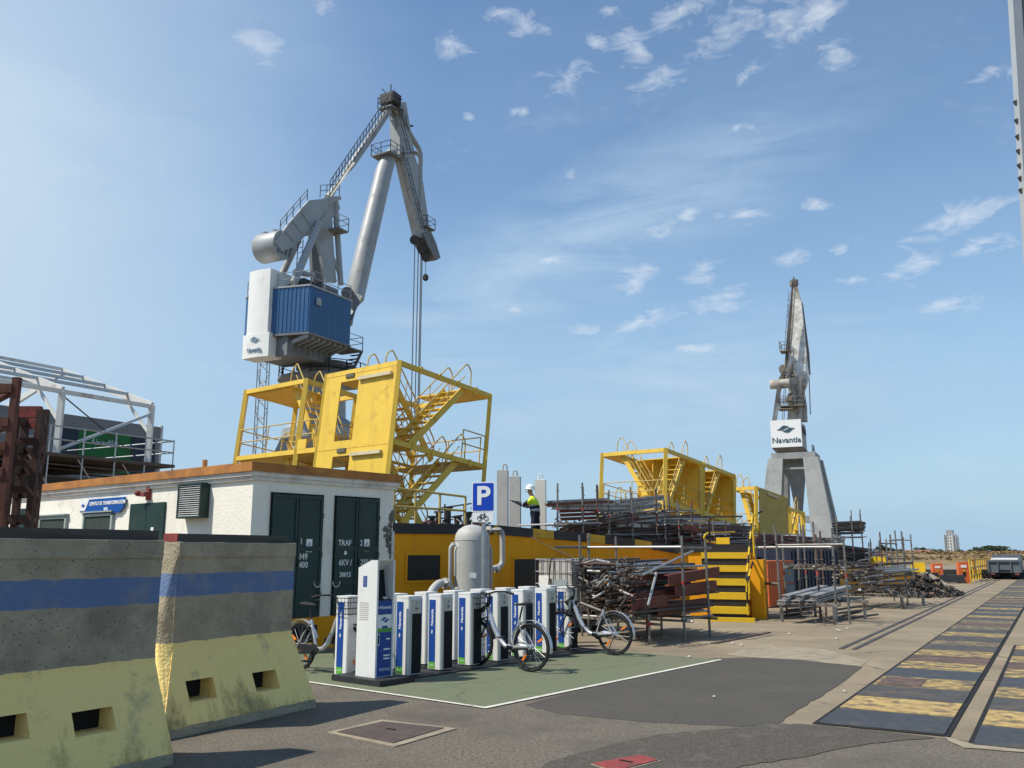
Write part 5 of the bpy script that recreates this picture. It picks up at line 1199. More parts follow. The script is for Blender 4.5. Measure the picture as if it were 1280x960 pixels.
# dark fittings on the deck there, and a grey rail
gr = empty('guard_rail', on(556, 655, -3), 'thin dark guard rail on the deck beyond the yellow guard rail', 'guard rail')
for y in (632, 645): MB().tube(on(545, y + 4, -3), on(612, y - 6, -3.2), .022, 6).build('rail', tube_mats[1], gr)
for x in (556, 580, 604): MB().tube(on(x, 658, -3), on(x, 630, -3), .022, 6).build('rail_post', tube_mats[1], gr)
for i, x in enumerate((540, 548, 560, 571, 586, 594)):
    p = on(x, 662, -2.2); h = .28 + .12 * (i % 3); mb = MB(); mb.lathe([(.14, 0), (.14, .06), (.07, .08), (.07, h), (.12, h), (.12, h + .05)], p, UP, 12)
    tag(mb.build('mooring_valve', [black_plastic, tube_mats[2]][i % 2], None, off=p), 'small dark valve fitting standing on the deck edge under the stair tower', 'valve', 'valves on the deck')
clutter('deck_scrap', [on(random.uniform(530, 612), random.uniform(650, 661), -1.5 - random.random()) for i in range(60)], .09, 'low dark scrap along the deck edge', [black_plastic, tube_mats[1], chan_red])
# --- second tower
C = D(832, 560, 45); hB = (D(832, 560, 45) - D(832, 626, 45)).length
T2 = Tower(C, A, EB, .105, 'second yellow stair tower with two roofed bays, in the middle of the pontoon'); LB2 = 3.88; LA2 = 7.9
T2.frame(0, LA2 / 2 - .05, 0, LB2, (-2 * hB, -hB, 0), .19, .2); T2.frame(LA2 / 2 + .15, LA2, 0, LB2, (-2 * hB, -hB, 0), .19, .2)
for p0 in (0, LA2 / 2 + .1):
    q1 = LA2 / 2
    T2.box('panel', p0 + 1.75, p0 + q1 - .1, 1.75, 1.80, -hB, -.2); T2.box('panel', p0 + q1 - .16, p0 + q1 - .10, .1, LB2 - .2, -hB, -.2)
    T2.box('wall_lamp', p0 + 2.6, p0 + 3.1, 1.69, 1.745, -1.35, -1.1, M('box grey', (.10, .09, .06), .6))
    T2.box('roof_plate', p0 + 1.6, p0 + q1 - .1, .1, LB2 - .1, -.2, -.15)
    T2.box('landing', p0 + .1, p0 + 1.0, .1, LB2 - .1, -hB - .2, -hB - .15); T2.box('landing', p0 + 2.4, p0 + q1 - .1, .1, LB2 - .1, -hB - .2, -hB - .15)
    T2.flight((p0 + .7, .10, -hB), (p0 + 2.2, .10, -.1), (0, 1, 0), .85, 9); 
    T2.flight((p0 + .7, .10, -2 * hB), (p0 + 2.2, .10, -hB - .1), (0, 1, 0), .85, 9)
    T2.rail((p0 + .2, -.02, -hB), (p0 + q1 - .2, -.02, -hB)); T2.rail((p0 + .2, LB2, -hB), (p0 + q1 - .2, LB2, -hB))
T2.flight((.20, 1.0, -hB), (.20, 2.75, -.1), (1, 0, 0), .95, 9)
T2.flight((.20, 1.0, -2 * hB), (.20, 2.75, -hB - .1), (1, 0, 0), .95, 9)
T2.box('roof_plate', .1, 1.5, 2.6, LB2 - .1, -.2, -.15)
T2.box('landing', .1, LA2 / 2 - .3, 2.6, LB2 - .1, -hB - .2, -hB - .15)
T2.rail((-.02, .2, -hB), (-.02, LB2 - .2, -hB))
# --- third tower
PC = O + A * 39.4 - NN * 9
C = onplane(945, 608, PC, NN); hC = hB * .98
T3 = Tower(C, A, EB, .10, 'farthest yellow stair tower with a blank mustard panel, below the far crane')
nC = T3.ea.cross(T3.ez); L3 = (onplane(981, 615, C, nC.normalized()) - C).dot(T3.ea); L3b = (onplane(1003, 625, C, nC.normalized()) - C).dot(T3.ea); Q3 = solve_q(917, 608, T3)[0]
yel_p = M('mustard panel', (.42, .30, .055), .6, 0, .06, 1.5, 0, 0, (.34, .24, .06), .4, 1.0)
T3.frame(0, L3, 0, Q3, (-2 * hC, -hC, 0), .2, .2)
T3.box('panel', .15, L3 + .1, -.16, -.11, -hC - 1.0, -.05, yel_p)
T3.bar('strip_lamp', (1.2, -.22, -.30), (L3 * .6, -.22, -.30), .12, .12, lampg)
T3.flight((.3, Q3 * .25, -hC), (.3, Q3 * .75, -.1), (1, 0, 0), .95, 9); T3.flight((.3, Q3 * .25, -2 * hC), (.3, Q3 * .75, -hC - .1), (1, 0, 0), .95, 9)
T3.rail((-.02, .2, -hC), (-.02, Q3 - .2, -hC)); T3.box('landing', .1, L3, .1, Q3 - .1, -hC - .2, -hC - .15)
T3.frame(L3 + .6, L3b, 0, Q3, (-2 * hC - .3, -hC - .3, -.55), .24, .22)
T3.box('panel', L3b - .05, L3b + .03, .3, Q3, -hC, -.6, yel); 
T3.flight((L3 + .7, .1, -hC - .3), (L3 + 2.0, .1, -.65), (0, 1, 0), .9, 9)
T3.rail((L3b + .2, .2, -hC), (L3b + 2.2, .2, -hC))
# ------------------------------------------------------------------ slabs with lifting eyes, worker
slab_m = [M('grey slab', (.43, .415, .38), .7, 0, .08, 1.5, .1, 30, (.28, .26, .23), .4, 1), M('pale slab', (.66, .63, .55), .7, 0, .06, 1.5, .1, 30)]
for i, (x0, x1, yt, Y, m, lab) in enumerate([(621.5, 635.5, 588, 29.5, 0, 'tallest grey steel slab with a lifting eye, nearest the parking sign'), (636.8, 651, 596, 29, 0, 'grey steel slab with a lifting eye that the worker touches'), (668.5, 682.5, 600, 30.2, 1, 'pale cream steel slab with a lifting eye behind the worker')]):
    c = D((x0 + x1) / 2, yt, Y); wd = (x1 - x0) / F * Y * .97; u = uw(c)[0]; zb = dz(u)
    ax = V((.97, -.24, 0)).normalized(); ay = V((-ax.y, ax.x, 0)); bl = empty('steel_slab', V((c.x, c.y, zb)), lab, 'steel slab', 'slabs with lifting eyes on the deck')
    mb = MB(); mb.box(V((c.x, c.y, (zb + c.z) / 2)), (wd, .16, c.z - zb), (ax, ay, UP)); mb.build('slab', slab_m[m], bl)
    e = V((c.x, c.y, c.z)) + ax * (wd * .2 if i == 0 else 0); mb = MB()
    mb.pipe([e + ax * .07 - UP * .01, e + ax * .07 + UP * .12, e + ax * .035 + UP * .20, e - ax * .035 + UP * .20, e - ax * .07 + UP * .12, e - ax * .07 - UP * .01], .026, 6); mb.build('lifting_eye', slab_m[0] if i < 2 else sign_white, bl)
def skin(name, verts, edges, radii, mats, root=0, sub=2, parent=None):
    me = bpy.data.meshes.new(name); bm = bmesh.new(); sk = bm.verts.layers.skin.verify()
    vs = [bm.verts.new(v) for v in verts]
    for i, v in enumerate(vs):
        r = radii[i]; v[sk].radius = r if isinstance(r, tuple) else (r, r); v[sk].use_root = (i == root)
    for a, b in edges: bm.edges.new((vs[a], vs[b]))
    bm.to_mesh(me); bm.free(); o = bpy.data.objects.new(name, me); COL.objects.link(o)
    m1 = o.modifiers.new('s', 'SKIN'); m1.use_smooth_shade = True; m2 = o.modifiers.new('d', 'SUBSURF'); m2.levels = m2.render_levels = sub
    dg = bpy.context.evaluated_depsgraph_get(); m = bpy.data.meshes.new_from_object(o.evaluated_get(dg)); o.modifiers.clear(); o.data = m; m.name = name
    for x in mats: m.materials.append(x)
    m.polygons.foreach_set('use_smooth', [True] * len(m.polygons))
    if parent is not None: o.parent = parent
    return o
def worker():
    Yw = 28.3; p = D(669, 640, Yw); u = uw(p)[0]; zb = dz(u); head = D(668.5, 609, Yw).z; s = (head - zb) / 1.80
    navy_c = M('navy overall', (.012, .014, .028), .85); hv = M('hi-vis yellow', (.62, .80, .03), .7); refl = M('reflective band', (.42, .43, .42), .5); skn = M('skin', (.40, .22, .15), .6); hel = M('white helmet', (.82, .82, .80), .35); glove = M('dark glove', (.02, .02, .022), .8)
    v = [(0, 0, .98), (.0, 0, 1.12), (.03, 0, 1.28), (.06, 0, 1.43), (.09, 0, 1.53), (.13, 0, 1.60), (.16, 0, 1.69), (.15, 0, 1.76),
         (0, .11, .92), (.03, .13, .52), (-.02, .14, .10), (.10, .15, .04), (0, -.11, .92), (-.06, -.13, .50), (-.12, -.14, .10), (0, -.15, .04),
         (.06, .21, 1.41), (.30, .24, 1.27), (.58, .12, 1.38), (.06, -.21, 1.41), (.28, -.25, 1.24), (.55, -.10, 1.35)]
    e = [(0, 1), (1, 2), (2, 3), (3, 4), (4, 5), (5, 6), (6, 7), (0, 8), (8, 9), (9, 10), (10, 11), (0, 12), (12, 13), (13, 14), (14, 15), (3, 16), (16, 17), (17, 18), (3, 19), (19, 20), (20, 21)]
    r = [(.17, .21), (.16, .20), (.17, .225), (.15, .20), (.065, .065), (.075, .07), (.095, .085), (.08, .07), (.11, .11), (.085, .085), (.065, .065), (.06, .05), (.11, .11), (.085, .085), (.065, .065), (.06, .05), (.085, .085), (.06, .06), (.048, .048), (.085, .085), (.06, .06), (.048, .048)]
    root = empty('person', (p.x, p.y, zb), 'worker in hi-vis yellow and navy overalls with white helmet, reaching to a grey slab', 'person')
    b = skin('body', v, e, r, [navy_c, hv, refl, skn], 0, 2)
    me = b.data; pi_ = []
    for f in me.polygons:
        c = f.center
        arm = abs(c.y) > .205 or c.x > .22
        if c.z > 1.535 and not (arm and c.z < 1.5): mi = 3
        elif arm and c.x > .16: mi = 2 if .30 < c.x < .335 else 0
        elif 1.25 < c.z < 1.31: mi = 2 if c.z < 1.28 else 1
        elif c.z >= 1.28: mi = 1
        elif 1.10 < c.z < 1.16: mi = 2
        elif .30 < c.z < .36: mi = 2
        else: mi = 0
        pi_.append(mi)
    me.polygons.foreach_set('material_index', pi_)
    b.parent = root
    h = MB(); c0 = V((.155, 0, 1.735)); h.lathe([(.165, .0), (.16, .012), (.135, .02), (.132, .07), (.11, .115), (.06, .145), (.01, .155)], c0, V((-.12, 0, 1)), 20)
    h.prism([c0 + V(q) for q in ((.10, .09, .0), (.21, .05, -.015), (.225, 0, -.018), (.21, -.05, -.015), (.10, -.09, .0))], V((0, 0, .012)))
    h.build('helmet', hel, root, True, True)
    fc = MB(); fc.lathe([(.02, 0), (.012, .025), (.004, .035)], (.245, 0, 1.665), V((1, 0, -.3)), 8)
    for y in (.095, -.095): fc.lathe([(.03, -.008), (.03, .008)], (.15, y, 1.67), V((0, 1, 0)), 8)
    fc.build('nose_and_ears', skn, root, True, True)
    for sgn, wr in ((1, V((.58, .12, 1.38))), (-1, V((.55, -.10, 1.35)))):
        hv_ = [wr, wr + V((.05, -.01 * sgn, .012)), wr + V((.09, -.015 * sgn, .02))]; ed = [(0, 1), (1, 2)]; rd = [(.036, .03), (.042, .024), (.04, .02)]
        for k in range(4):
            y = (-.03 + .02 * k); ln = (.06, .075, .07, .05)[k]; i = len(hv_)
            hv_ += [hv_[2] + V((.015, y, .008)), hv_[2] + V((.015 + ln * .5, y * 1.1, .02)), hv_[2] + V((.015 + ln, y * 1.15, .012))]; ed += [(2, i), (i, i + 1), (i + 1, i + 2)]; rd += [.012, .011, .009]
        i = len(hv_); hv_ += [hv_[1] + V((.02, .045 * -sgn, .01)), hv_[1] + V((.055, .06 * -sgn, .015))]; ed += [(1, i), (i, i + 1)]; rd += [.013, .010]
        g = skin('glove', hv_, ed, rd, [glove], 0, 1); g.parent = root
    root.scale = (s, s, s); root.rotation_euler = (0, 0, radians(166))
    return root
worker()
# ------------------------------------------------------------------ crane helpers
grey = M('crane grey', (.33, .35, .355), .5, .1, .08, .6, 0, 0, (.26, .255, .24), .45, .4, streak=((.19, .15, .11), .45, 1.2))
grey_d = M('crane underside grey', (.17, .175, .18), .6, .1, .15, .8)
crane_blue = M('crane cladding blue', (.026, .10, .235), .45, 0, .10, .8, 0, 0, (.05, .13, .26), .35, .5, stretch=(1, 1, .15), streak=((.12, .16, .22), .4, 1.5))
crane_white = M('crane white', (.78, .77, .73), .5, 0, .05, .4, 0, 0, (.62, .60, .55), .35, .5)
cdark = M('crane dark fittings', (.05, .052, .055), .7)
class Frame:
    def __init__(s, px, Y, vpx, name, label):
        g = D(px, 690, Y); g.z = 0; s.o = g; s.j = vpdir(vpx); s.s = V((s.j.y, -s.j.x, 0)); s.root = empty(name, g, label, 'crane', 'harbour cranes')
    def P(s, j, t, z): return s.o + s.j * j + s.s * t + UP * z
    def S(s, px, py, t=0.): return onplane(px, py, s.o + s.s * t, s.s)
    def J(s, px, py, j=0.): return onplane(px, py, s.o + s.j * j, s.j)
    def js(s, p): d = p - s.o; return d.dot(s.j), d.dot(s.s), p.z
def railing(fr, pts, h=1.1, r=.035, name='handrail', m=None, n_per=1.2, closed=False, parent=None):
    mb = MB(); pts = [V(p) for p in pts]
    if closed: pts = pts + [pts[0]]
    for p, q in zip(pts, pts[1:]):
        L = (q - p).length; n = max(1, int(L / n_per))
        for z in (h, h * .55): mb.tube(p + UP * z, q + UP * z, r * .8, 5)
        for i in range(n + 1): c = p.lerp(q, i / n); mb.tube(c, c + UP * h, r, 5)
    return mb.build(name, m or grey, parent or fr.root)
def ladder(fr, p, q, w, side, m=None, cage=False, name='ladder', step=.45):
    p, q, sd = V(p), V(q), V(side).normalized() * w; mb = MB()
    for k in (-.5, .5): mb.tube(p + sd * k, q + sd * k, .035, 5)
    n = int((q - p).length / step)
    for i in range(n): c = p.lerp(q, (i + .5) / n); mb.tube(c - sd * .5, c + sd * .5, .022, 4)
    if cage:
        out = sd.cross(q - p).normalized() * .7
        for i in range(0, n, 3):
            c = p.lerp(q, (i + .5) / n); mb.pipe([c - sd * .5, c - sd * .5 + out * .7, c + out, c + sd * .5 + out * .7, c + sd * .5], .02, 4)
        for k in (-.35, 0, .35): mb.tube(p + sd * k + out * .95, q + sd * k + out * .95, .018, 4)
    return mb.build(name, m or cdark, fr.root)
# ------------------------------------------------------------------ big crane
K = Frame(397, 70, 1242, 'harbour_crane', 'large grey slewing harbour crane with blue machinery house, on the left')
HS = 3.9
jr, _, zt_r = K.js(K.S(388, 357, HS)); jf, _, zt_f = K.js(K.S(439, 377.5, HS)); zb_r = K.S(388, 415, HS).z; zb_f = K.S(438, 432, HS).z
ZT = (zt_r + zt_f) / 2; ZB = (zb_r + zb_f) / 2
C1 = K.P(jr, HS, 0); jx, s1_, _ = K.js(D(334, 500, C1.y + .8)); sm_ = K.js(K.J(314, 400, jx))[1]; sL = K.js(K.J(306.5, 400, jr + .3))[1]
poly = [(jf, HS), (jr, HS), (jx, s1_), (jx, sm_), (jr + .3, sL), (jf, sL)]
mb = MB(); mb.prism([K.P(j, t, ZB) for j, t in poly], UP * (ZT - ZB)); mb.build('machinery_house', crane_blue, K.root)
mb = MB()
for (a, b) in zip(poly, poly[1:]):
    pa, pb = K.P(*a, 0), K.P(*b, 0); L = (pb - pa).length; n = int(L / .34); dd = (pb - pa).normalized(); nn = V((dd.y, -dd.x, 0))
    if (pa + pb).dot(nn) * 0 + ((pa + pb) / 2 - K.o).dot(nn) < 0: nn = -nn
    for i in range(n):
        e_ = .035 if a[1] != b[1] else .012; c = pa + dd * ((i + .5) * L / n) + UP * ((ZT + ZB) / 2) + nn * .03; mb.prism([c - dd * .11 - nn * .03 - UP * (ZT - ZB - .1) / 2, c - dd * .06 + nn * (e_ - .03) - UP * (ZT - ZB - .1) / 2, c + dd * .06 + nn * (e_ - .03) - UP * (ZT - ZB - .1) / 2, c + dd * .11 - nn * .03 - UP * (ZT - ZB - .1) / 2], UP * (ZT - ZB - .1))
mb.build('cladding_ribs', crane_blue, K.root)
mb = MB(); mb.prism([K.P(j * 1.0 + (.06 if j == jf else -.06), t * 1.02, ZT) for j, t in poly], UP * .14); mb.build('roof_trim', grey, K.root)
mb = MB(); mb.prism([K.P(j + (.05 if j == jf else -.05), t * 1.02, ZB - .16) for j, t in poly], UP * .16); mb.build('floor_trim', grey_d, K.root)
c = K.S(376.5, 376, HS); cj = K.js(K.S(393, 374, HS)); MB().box(K.P(cj[0] + .4, HS + .09, ZT - 1.0), (.55, .06, .55), (K.j, K.s, UP)).build('window', grey, K.root)
# white counterweight slab
sl0 = s1_; sl1 = sm_ - .05
zst = K.J(320, 337, jx - .6).z; zsb = K.J(310, 447, jx - .6).z
n = 10; arc = [(jx - .35 - .10 * sin(pi * i / n), sl1 + (sl0 - sl1) * i / n) for i in range(n + 1)]
mb = MB(); mb.prism([K.P(j, t, zsb + 1.0) for j, t in arc] + [K.P(jx + 2.6, sl0, zsb + 1.0), K.P(jx + 2.6, sl1, zsb + 1.0)], UP * (zst - zsb - 1.0)); mb.build('counterweight_slab', crane_white, K.root)
arc2 = [(jx - .36 - .12 * sin(pi * i / n), sl1 - .3 + (sl0 - sl1 + .5) * i / n) for i in range(n + 1)]
mb = MB(); mb.prism([K.P(j, t, zsb) for j, t in arc2] + [K.P(jx + 1.0, sl0 + .2, zsb), K.P(jx + 1.0, sl1 - .3, zsb)], UP * 1.8); mb.build('counterweight_foot', crane_white, K.root)
cw = K.P(jx - .52, (sl0 + sl1) / 2 - .05, 0)
logo_grey = M('crane logo grey blue', (.17, .25, .32), .6)
RS = K.s
swoosh_logo(V((cw.x, cw.y, zsb + 1.35)), .8, RS, UP, logo_grey, K.root, th=.03)
text('Navantia', .48, V((cw.x, cw.y, zsb + .55)), RS, UP, logo_grey, K.root, th=.02, bold=.006, sx=.82)
# tray below the house with its gussets
zt2 = ZB - .16; ztr = K.S(400, 455, 1.6).z
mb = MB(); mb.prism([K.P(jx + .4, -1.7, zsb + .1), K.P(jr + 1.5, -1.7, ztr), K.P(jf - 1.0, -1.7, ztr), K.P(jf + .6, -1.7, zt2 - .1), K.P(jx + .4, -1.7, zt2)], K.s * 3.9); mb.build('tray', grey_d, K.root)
for i in range(8):
    j = jr + .1 + (jf - jr - .4) * i / 7
    for a_, b_ in ((HS - .1, 2.2), (sL + .15, max(-1.7, sL + 1.0))): MB().bar(K.P(j, a_, zt2 - .06), K.P(j, b_, ztr + .8), .14, .3).build('gusset', grey, K.root); MB().bar(K.P(j, b_, ztr + .9), K.P(j, b_, ztr + .2), .2, .25).build('gusset_foot', grey_d, K.root)
# turntable, ring platform, column and portal
zr = K.P(0, 0, 0); zc1 = K.S(400, 462, 0).z; zc2 = K.S(400, 474, 0).z
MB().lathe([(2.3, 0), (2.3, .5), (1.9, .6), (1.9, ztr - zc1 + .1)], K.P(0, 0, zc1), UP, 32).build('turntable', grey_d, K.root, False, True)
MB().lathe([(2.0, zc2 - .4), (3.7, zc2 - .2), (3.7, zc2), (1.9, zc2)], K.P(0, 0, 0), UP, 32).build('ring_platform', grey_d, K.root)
railing(K, [K.P(3.6 * cos(a), 3.6 * sin(a), zc2) for a in [2 * pi * i / 16 for i in range(16)]], 1.1, .05, 'ring_railing', cdark, 1.4, True)
MB().lathe([(1.85, 11), (1.65, zc1)], K.P(0, 0, 0), UP, 28).build('column', grey, K.root, False, True)
MB().lathe([(1.2, 9.6), (3.2, 10.4), (3.2, 11.2), (1.9, 12.2)], K.P(0, 0, 0), UP, 28).build('portal_head', grey, K.root)
for a in (1, -1):
    for b in (1, -1): MB().bar(K.P(5 * a, 5 * b, 0), K.P(1.9 * a, 1.9 * b, 10.6), 1.1, .9).build('portal_leg', grey, K.root)
for a in (1, -1): MB().bar(K.P(5 * a, -5.4, .7), K.P(5 * a, 5.4, .7), .9, 1.0).build('bogie_beam', grey_d, K.root)
# railings on the house and side platform
railing(K, [K.P(j * .97, t * .97, ZT + .14) for j, t in [(jf, HS), (jr, HS), (jx + .1, s1_ + .2)]], 1.15, .04)
railing(K, [K.P(jx + .2, sm_ - .1, ZT + .14), K.P(jr + .3, sL * .97, ZT + .14)], 1.15, .04)
pz = K.S(440, 441, HS - .4).z; MB().box(K.P(jf + .9, HS - 1.2, zt2 + .02), (1.9, 2.2, .1), (K.j, K.s, UP)).build('side_platform', grey_d, K.root)
railing(K, [K.P(jf + .1, HS - .15, zt2 + .07), K.P(jf + 1.8, HS - .15, zt2 + .07), K.P(jf + 1.8, HS - 2.2, zt2 + .07)], 1.1, .04)
mb = MB()
for i in range(8): mb.box(K.P(jf + 1.5 - i * .22, HS - .6, zt2 - .3 - i * .36), (.28, .9, .05), (K.j, K.s, UP))
mb.bar(K.P(jf + 1.7, HS - .15, zt2), K.P(jf - .1, HS - .15, zt2 - 3.0), .06, .25); mb.build('access_stair', cdark, K.root)
# machinery on the roof
mb = MB()
for i in range(26): mb.box(K.P(random.uniform(jr + .8, jf - .2), random.uniform(-2, 3.2), ZT + .2 + random.random() * .9), (random.uniform(.2, .9), random.uniform(.2, .7), random.uniform(.2, .9)), (K.j, K.s, UP))
mb.build('winch_machinery', cdark, K.root)['kind'] = 'stuff'
for s_ in (2.6, 1.4): MB().tube(K.P(jf - 2.5, s_, ZT + .7), K.P(jf - .6, s_, ZT + .7), .45, 14).build('winch_drum', grey_d, K.root)
# A-frame
def plate(name, pxs, s0, th, m=grey, parent=None):
    mb = MB(); mb.prism([K.S(x, y, s0) for x, y in pxs], K.s * th); return mb.build(name, m, K.root)
plate('pylon', [(398, 274), (405, 267), (412, 275), (413, 300), (417, 354), (403, 352), (398, 318), (393, 300)], .75, .3)
plate('pylon', [(384, 282), (392, 276), (399, 285), (402, 354), (388, 354), (386, 310)], -1.3, .3, grey_d)
def ktube(name, a, b, r, s0, s1=None, r2=None, m=grey): MB().tube(K.S(a[0], a[1], s0), K.S(b[0], b[1], s0 if s1 is None else s1), r, 14, r2).build(name, m, K.root, False, True)
ktube('a_frame_leg', (367, 354), (399, 278), .31, 2.2, 1.4, .28); ktube('a_frame_leg', (351, 346), (373, 300), .27, -1.0, -1.0)
ktube('cross_tube', (368, 340), (392, 344), .2, 1.5)
ktube('back_stay', (419, 253), (426, 356), .24, .9, 1.2); ktube('back_stay', (413, 312), (425, 346), .14, .9, 1.1)
ladder(K, K.S(373, 345, 1.8), K.S(376, 300, 1.4), .5, K.s)
MB().box(K.S(416, 290, 1.0), (1.3, 2.2, .12), (K.j, K.s, UP)).build('pylon_platform', grey_d, K.root)
pc_ = K.S(416, 289, 1.0); railing(K, [pc_ - K.j * .6 + K.s * 1.1, pc_ + K.j * .65 + K.s * 1.1, pc_ + K.j * .65 - K.s * 1.1], 1.1, .04)
# counterweight lever and drum
railing(K, [K.S(384, 250, 1.0), K.S(366, 271, 1.0), K.S(350, 290, 1.0)], .9, .035, 'lever_rail', cdark, 1.0)
railing(K, [K.S(400, 247, -.6), K.S(424, 245, -.6)], 1.1, .035, 'lever_rail', cdark, .8)
lev = [(341, 303), (363, 275), (384, 251), (398, 249.5), (410, 246), (424, 246), (424, 250), (408, 257), (402, 268), (386, 288), (366, 309), (350, 315)]
for s0 in (1.0, -1.25): plate('lever_plate', lev, s0, .22)
mb = MB(); mb.prism([K.S(x, y, -1.0) for x, y in [(384, 253), (398, 251), (402, 266), (386, 285), (374, 297), (368, 290)]], K.s * 2.0); mb.build('lever_box', grey, K.root)
for t_ in (.25, .5, .75): 
    a = K.S(345 + 42 * t_, 300 - 46 * t_, 1.23); b = K.S(358 + 40 * t_, 312 - 40 * t_, 1.23); MB().bar(a, b, .12, .1).build('lever_rib', grey, K.root)
dc = K.S(341, 309, 0); r_d = 1.13
MB().lathe([(r_d * .98, -1.1), (r_d, -1.05), (r_d, 1.05), (r_d * .98, 1.1)], dc, K.s, 40).build('counterweight_drum', grey, K.root, False, True)
for k in range(4): MB().bar(dc + K.s * 1.13 + K.j * (-.6 + .4 * k) + UP * -.75, dc + K.s * 1.13 + K.j * (-.2 + .4 * k) + UP * .65, .14, .12).build('drum_rib', grey_d, K.root)
for k in (-.8, .2): MB().lathe([(.35, 0), (.35, .2), (.28, .24)], dc + K.s * k + UP * (r_d - .05), UP, 12).build('drum_cap', grey, K.root)
# main boom, fly jib, tie rod
def ktaper(name, pts, m=grey, n=16): MB().pipe([K.S(x, y, s_) for x, y, s_, r in pts], [r for *_, r in pts], n).build(name, m, K.root, False, True)
ktaper('main_boom', [(431, 402, 0, .7), (443, 372, 0, .84), (457, 310, 0, .84), (471, 252, 0, .80), (480, 214, 0, .78), (485, 200, 0, .70), (490, 190, 0, .45)])
MB().tube(K.S(434, 366, -1.3), K.S(434, 366, 1.4), .5, 16).build('boom_pivot', grey_d, K.root)
mb = MB(); mb.prism([K.S(x, y, -.55) for x, y in [(487, 131), (496, 131), (506, 192), (502, 200), (488, 198)]], K.s * 1.1); mb.build('jib_tail', grey, K.root)
mb = MB(); mb.prism([K.S(x, y, -.5) for x, y in [(492, 195), (506, 192), (518, 228), (527, 290), (525, 298), (516, 299)]], K.s * 1.0); mb.build('fly_jib', grey, K.root)
def kline(name, pts, r, s0=0., m=grey): MB().pipe([K.S(x, y, s0) for x, y in pts], r, 8).build(name, m, K.root, False, True)
for s0 in (-.45, .45):
    kline('jib_strut', [(494, 136), (510, 163), (524, 187), (525.5, 192), (525, 240), (524, 264)], .24, s0)
    kline('jib_strut', [(500, 193), (520, 191), (525, 194)], .22, s0)
for (x, y) in ((510, 163), (525, 192), (525, 230)): MB().tube(K.S(x, y, -.45), K.S(x, y, .45), .12, 8).build('strut_spacer', grey, K.root)
kline('tie_rod', [(410, 247), (440, 205), (470, 162), (486, 138)], .33, 0)
mb = MB()
for k in range(20):
    t_ = k / 19; x, y = 412 + (484 - 412) * t_, 244 + (137 - 244) * t_
    for s0 in (-.55, .55): p = K.S(x, y, s0); mb.tube(p, p + UP * 1.3, .04, 4)
for s0 in (-.55, .55):
    for h in (1.3, .7): mb.tube(K.S(412, 244, s0) + UP * h, K.S(484, 137, s0) + UP * h, .035, 4)
    mb.tube(K.S(412, 244, s0), K.S(484, 137, s0), .05, 4)
mb.build('walkway_rail', cdark, K.root)
ladder(K, K.S(507, 196, .8), K.S(530, 288, .8), .5, K.j, cdark, True)
ladder(K, K.S(498, 134, .9), K.S(512, 190, .9), .5, K.j, cdark, True)
# platforms: top, joint and tip
for (x, y, w, d_) in ((484, 197, 2.0, 1.6), (486, 137, 1.3, 1.0), (529, 287, 1.5, 1.2)):
    p = K.S(x, y, 0); MB().box(p, (w, d_ + .6, .12), (K.j, K.s, UP)).build('platform', grey_d, K.root)
    h = (d_ + .6) / 2; railing(K, [p - K.j * w / 2 - K.s * h, p + K.j * w / 2 - K.s * h, p + K.j * w / 2 + K.s * h, p - K.j * w / 2 + K.s * h], 1.1, .04, 'platform_rail', cdark, .9, True)
mb = MB(); p = K.S(488, 130, 0)
mb.box(p + UP * .4, (1.2, 1.6, 1.0), (K.j, K.s, UP)); mb.tube(p, p + UP * 2.0, .06, 6); mb.tube(p + K.j * .5, p + K.j * .5 + UP * 1.7, .05, 6); mb.bar(K.S(485, 122, 0), K.S(502, 145, 0), .2); [mb.tube(p + V((random.uniform(-.9, 1.2), random.uniform(-.8, .8), random.uniform(-.8, .6))), p + V((random.uniform(-.9, 1.2), random.uniform(-.8, .8), random.uniform(.2, 1.5))), .04, 5) for _ in range(16)]; mb.build('head_sheaves', cdark, K.root)['kind'] = 'stuff'
railing(K, [K.S(490, 127, -.7), K.S(498, 140, -.7), K.S(508, 158, -.7)], 1.1, .035, 'head_rail', cdark, .7); railing(K, [K.S(490, 127, .7), K.S(498, 140, .7), K.S(508, 158, .7)], 1.1, .035, 'head_rail', cdark, .7)
mb = MB()
for k in range(12):
    t_ = k / 11; p_ = K.S(484 + (444 - 484) * t_, 215 + (360 - 215) * t_, -.95); mb.tube(p_, p_ + K.j * .25 + UP * .6, .03, 4)
mb.tube(K.S(485, 212, -.95), K.S(445, 356, -.95), .05, 5); mb.build('cable_run', cdark, K.root)['kind'] = 'stuff'
MB().tube(K.S(497, 156, 0), K.S(516, 157.5, 0), .1, 6).build('light_arm', cdark, K.root)
mb = MB(); mb.prism([K.S(x, y, -.7) for x, y in [(514, 295), (524, 292), (531, 308), (536, 325), (531, 328), (521, 312)]], K.s * 1.4); mb.build('jib_head', grey_d, K.root)
for (x, y) in ((518, 300), (527, 311), (532, 321)): MB().tube(K.S(x, y, -.9), K.S(x, y, .9), .45, 16).build('sheave', cdark, K.root)
mb = MB()
for (x0, x1, s0) in ((518.5, 516.5, .5), (523, 521.5, 0), (526.5, 526, -.5), (528, 527.5, -.2)): mb.tube(K.S(x0, 305, s0), V((K.S(x0, 305, s0).x, K.S(x0, 305, s0).y, 12)), .055, 5)
mb.build('hoist_ropes', M('wire rope', (.12, .13, .15), .6), K.root)
hk = K.S(532, 345, 0); mb = MB(); mb.tube(K.S(532, 322, 0), hk, .03, 5); mb.lathe([(.12, .2), (.28, 0), (.28, -.35), (.1, -.5)], hk, UP, 10); mb.build('hook_block', cdark, K.root)
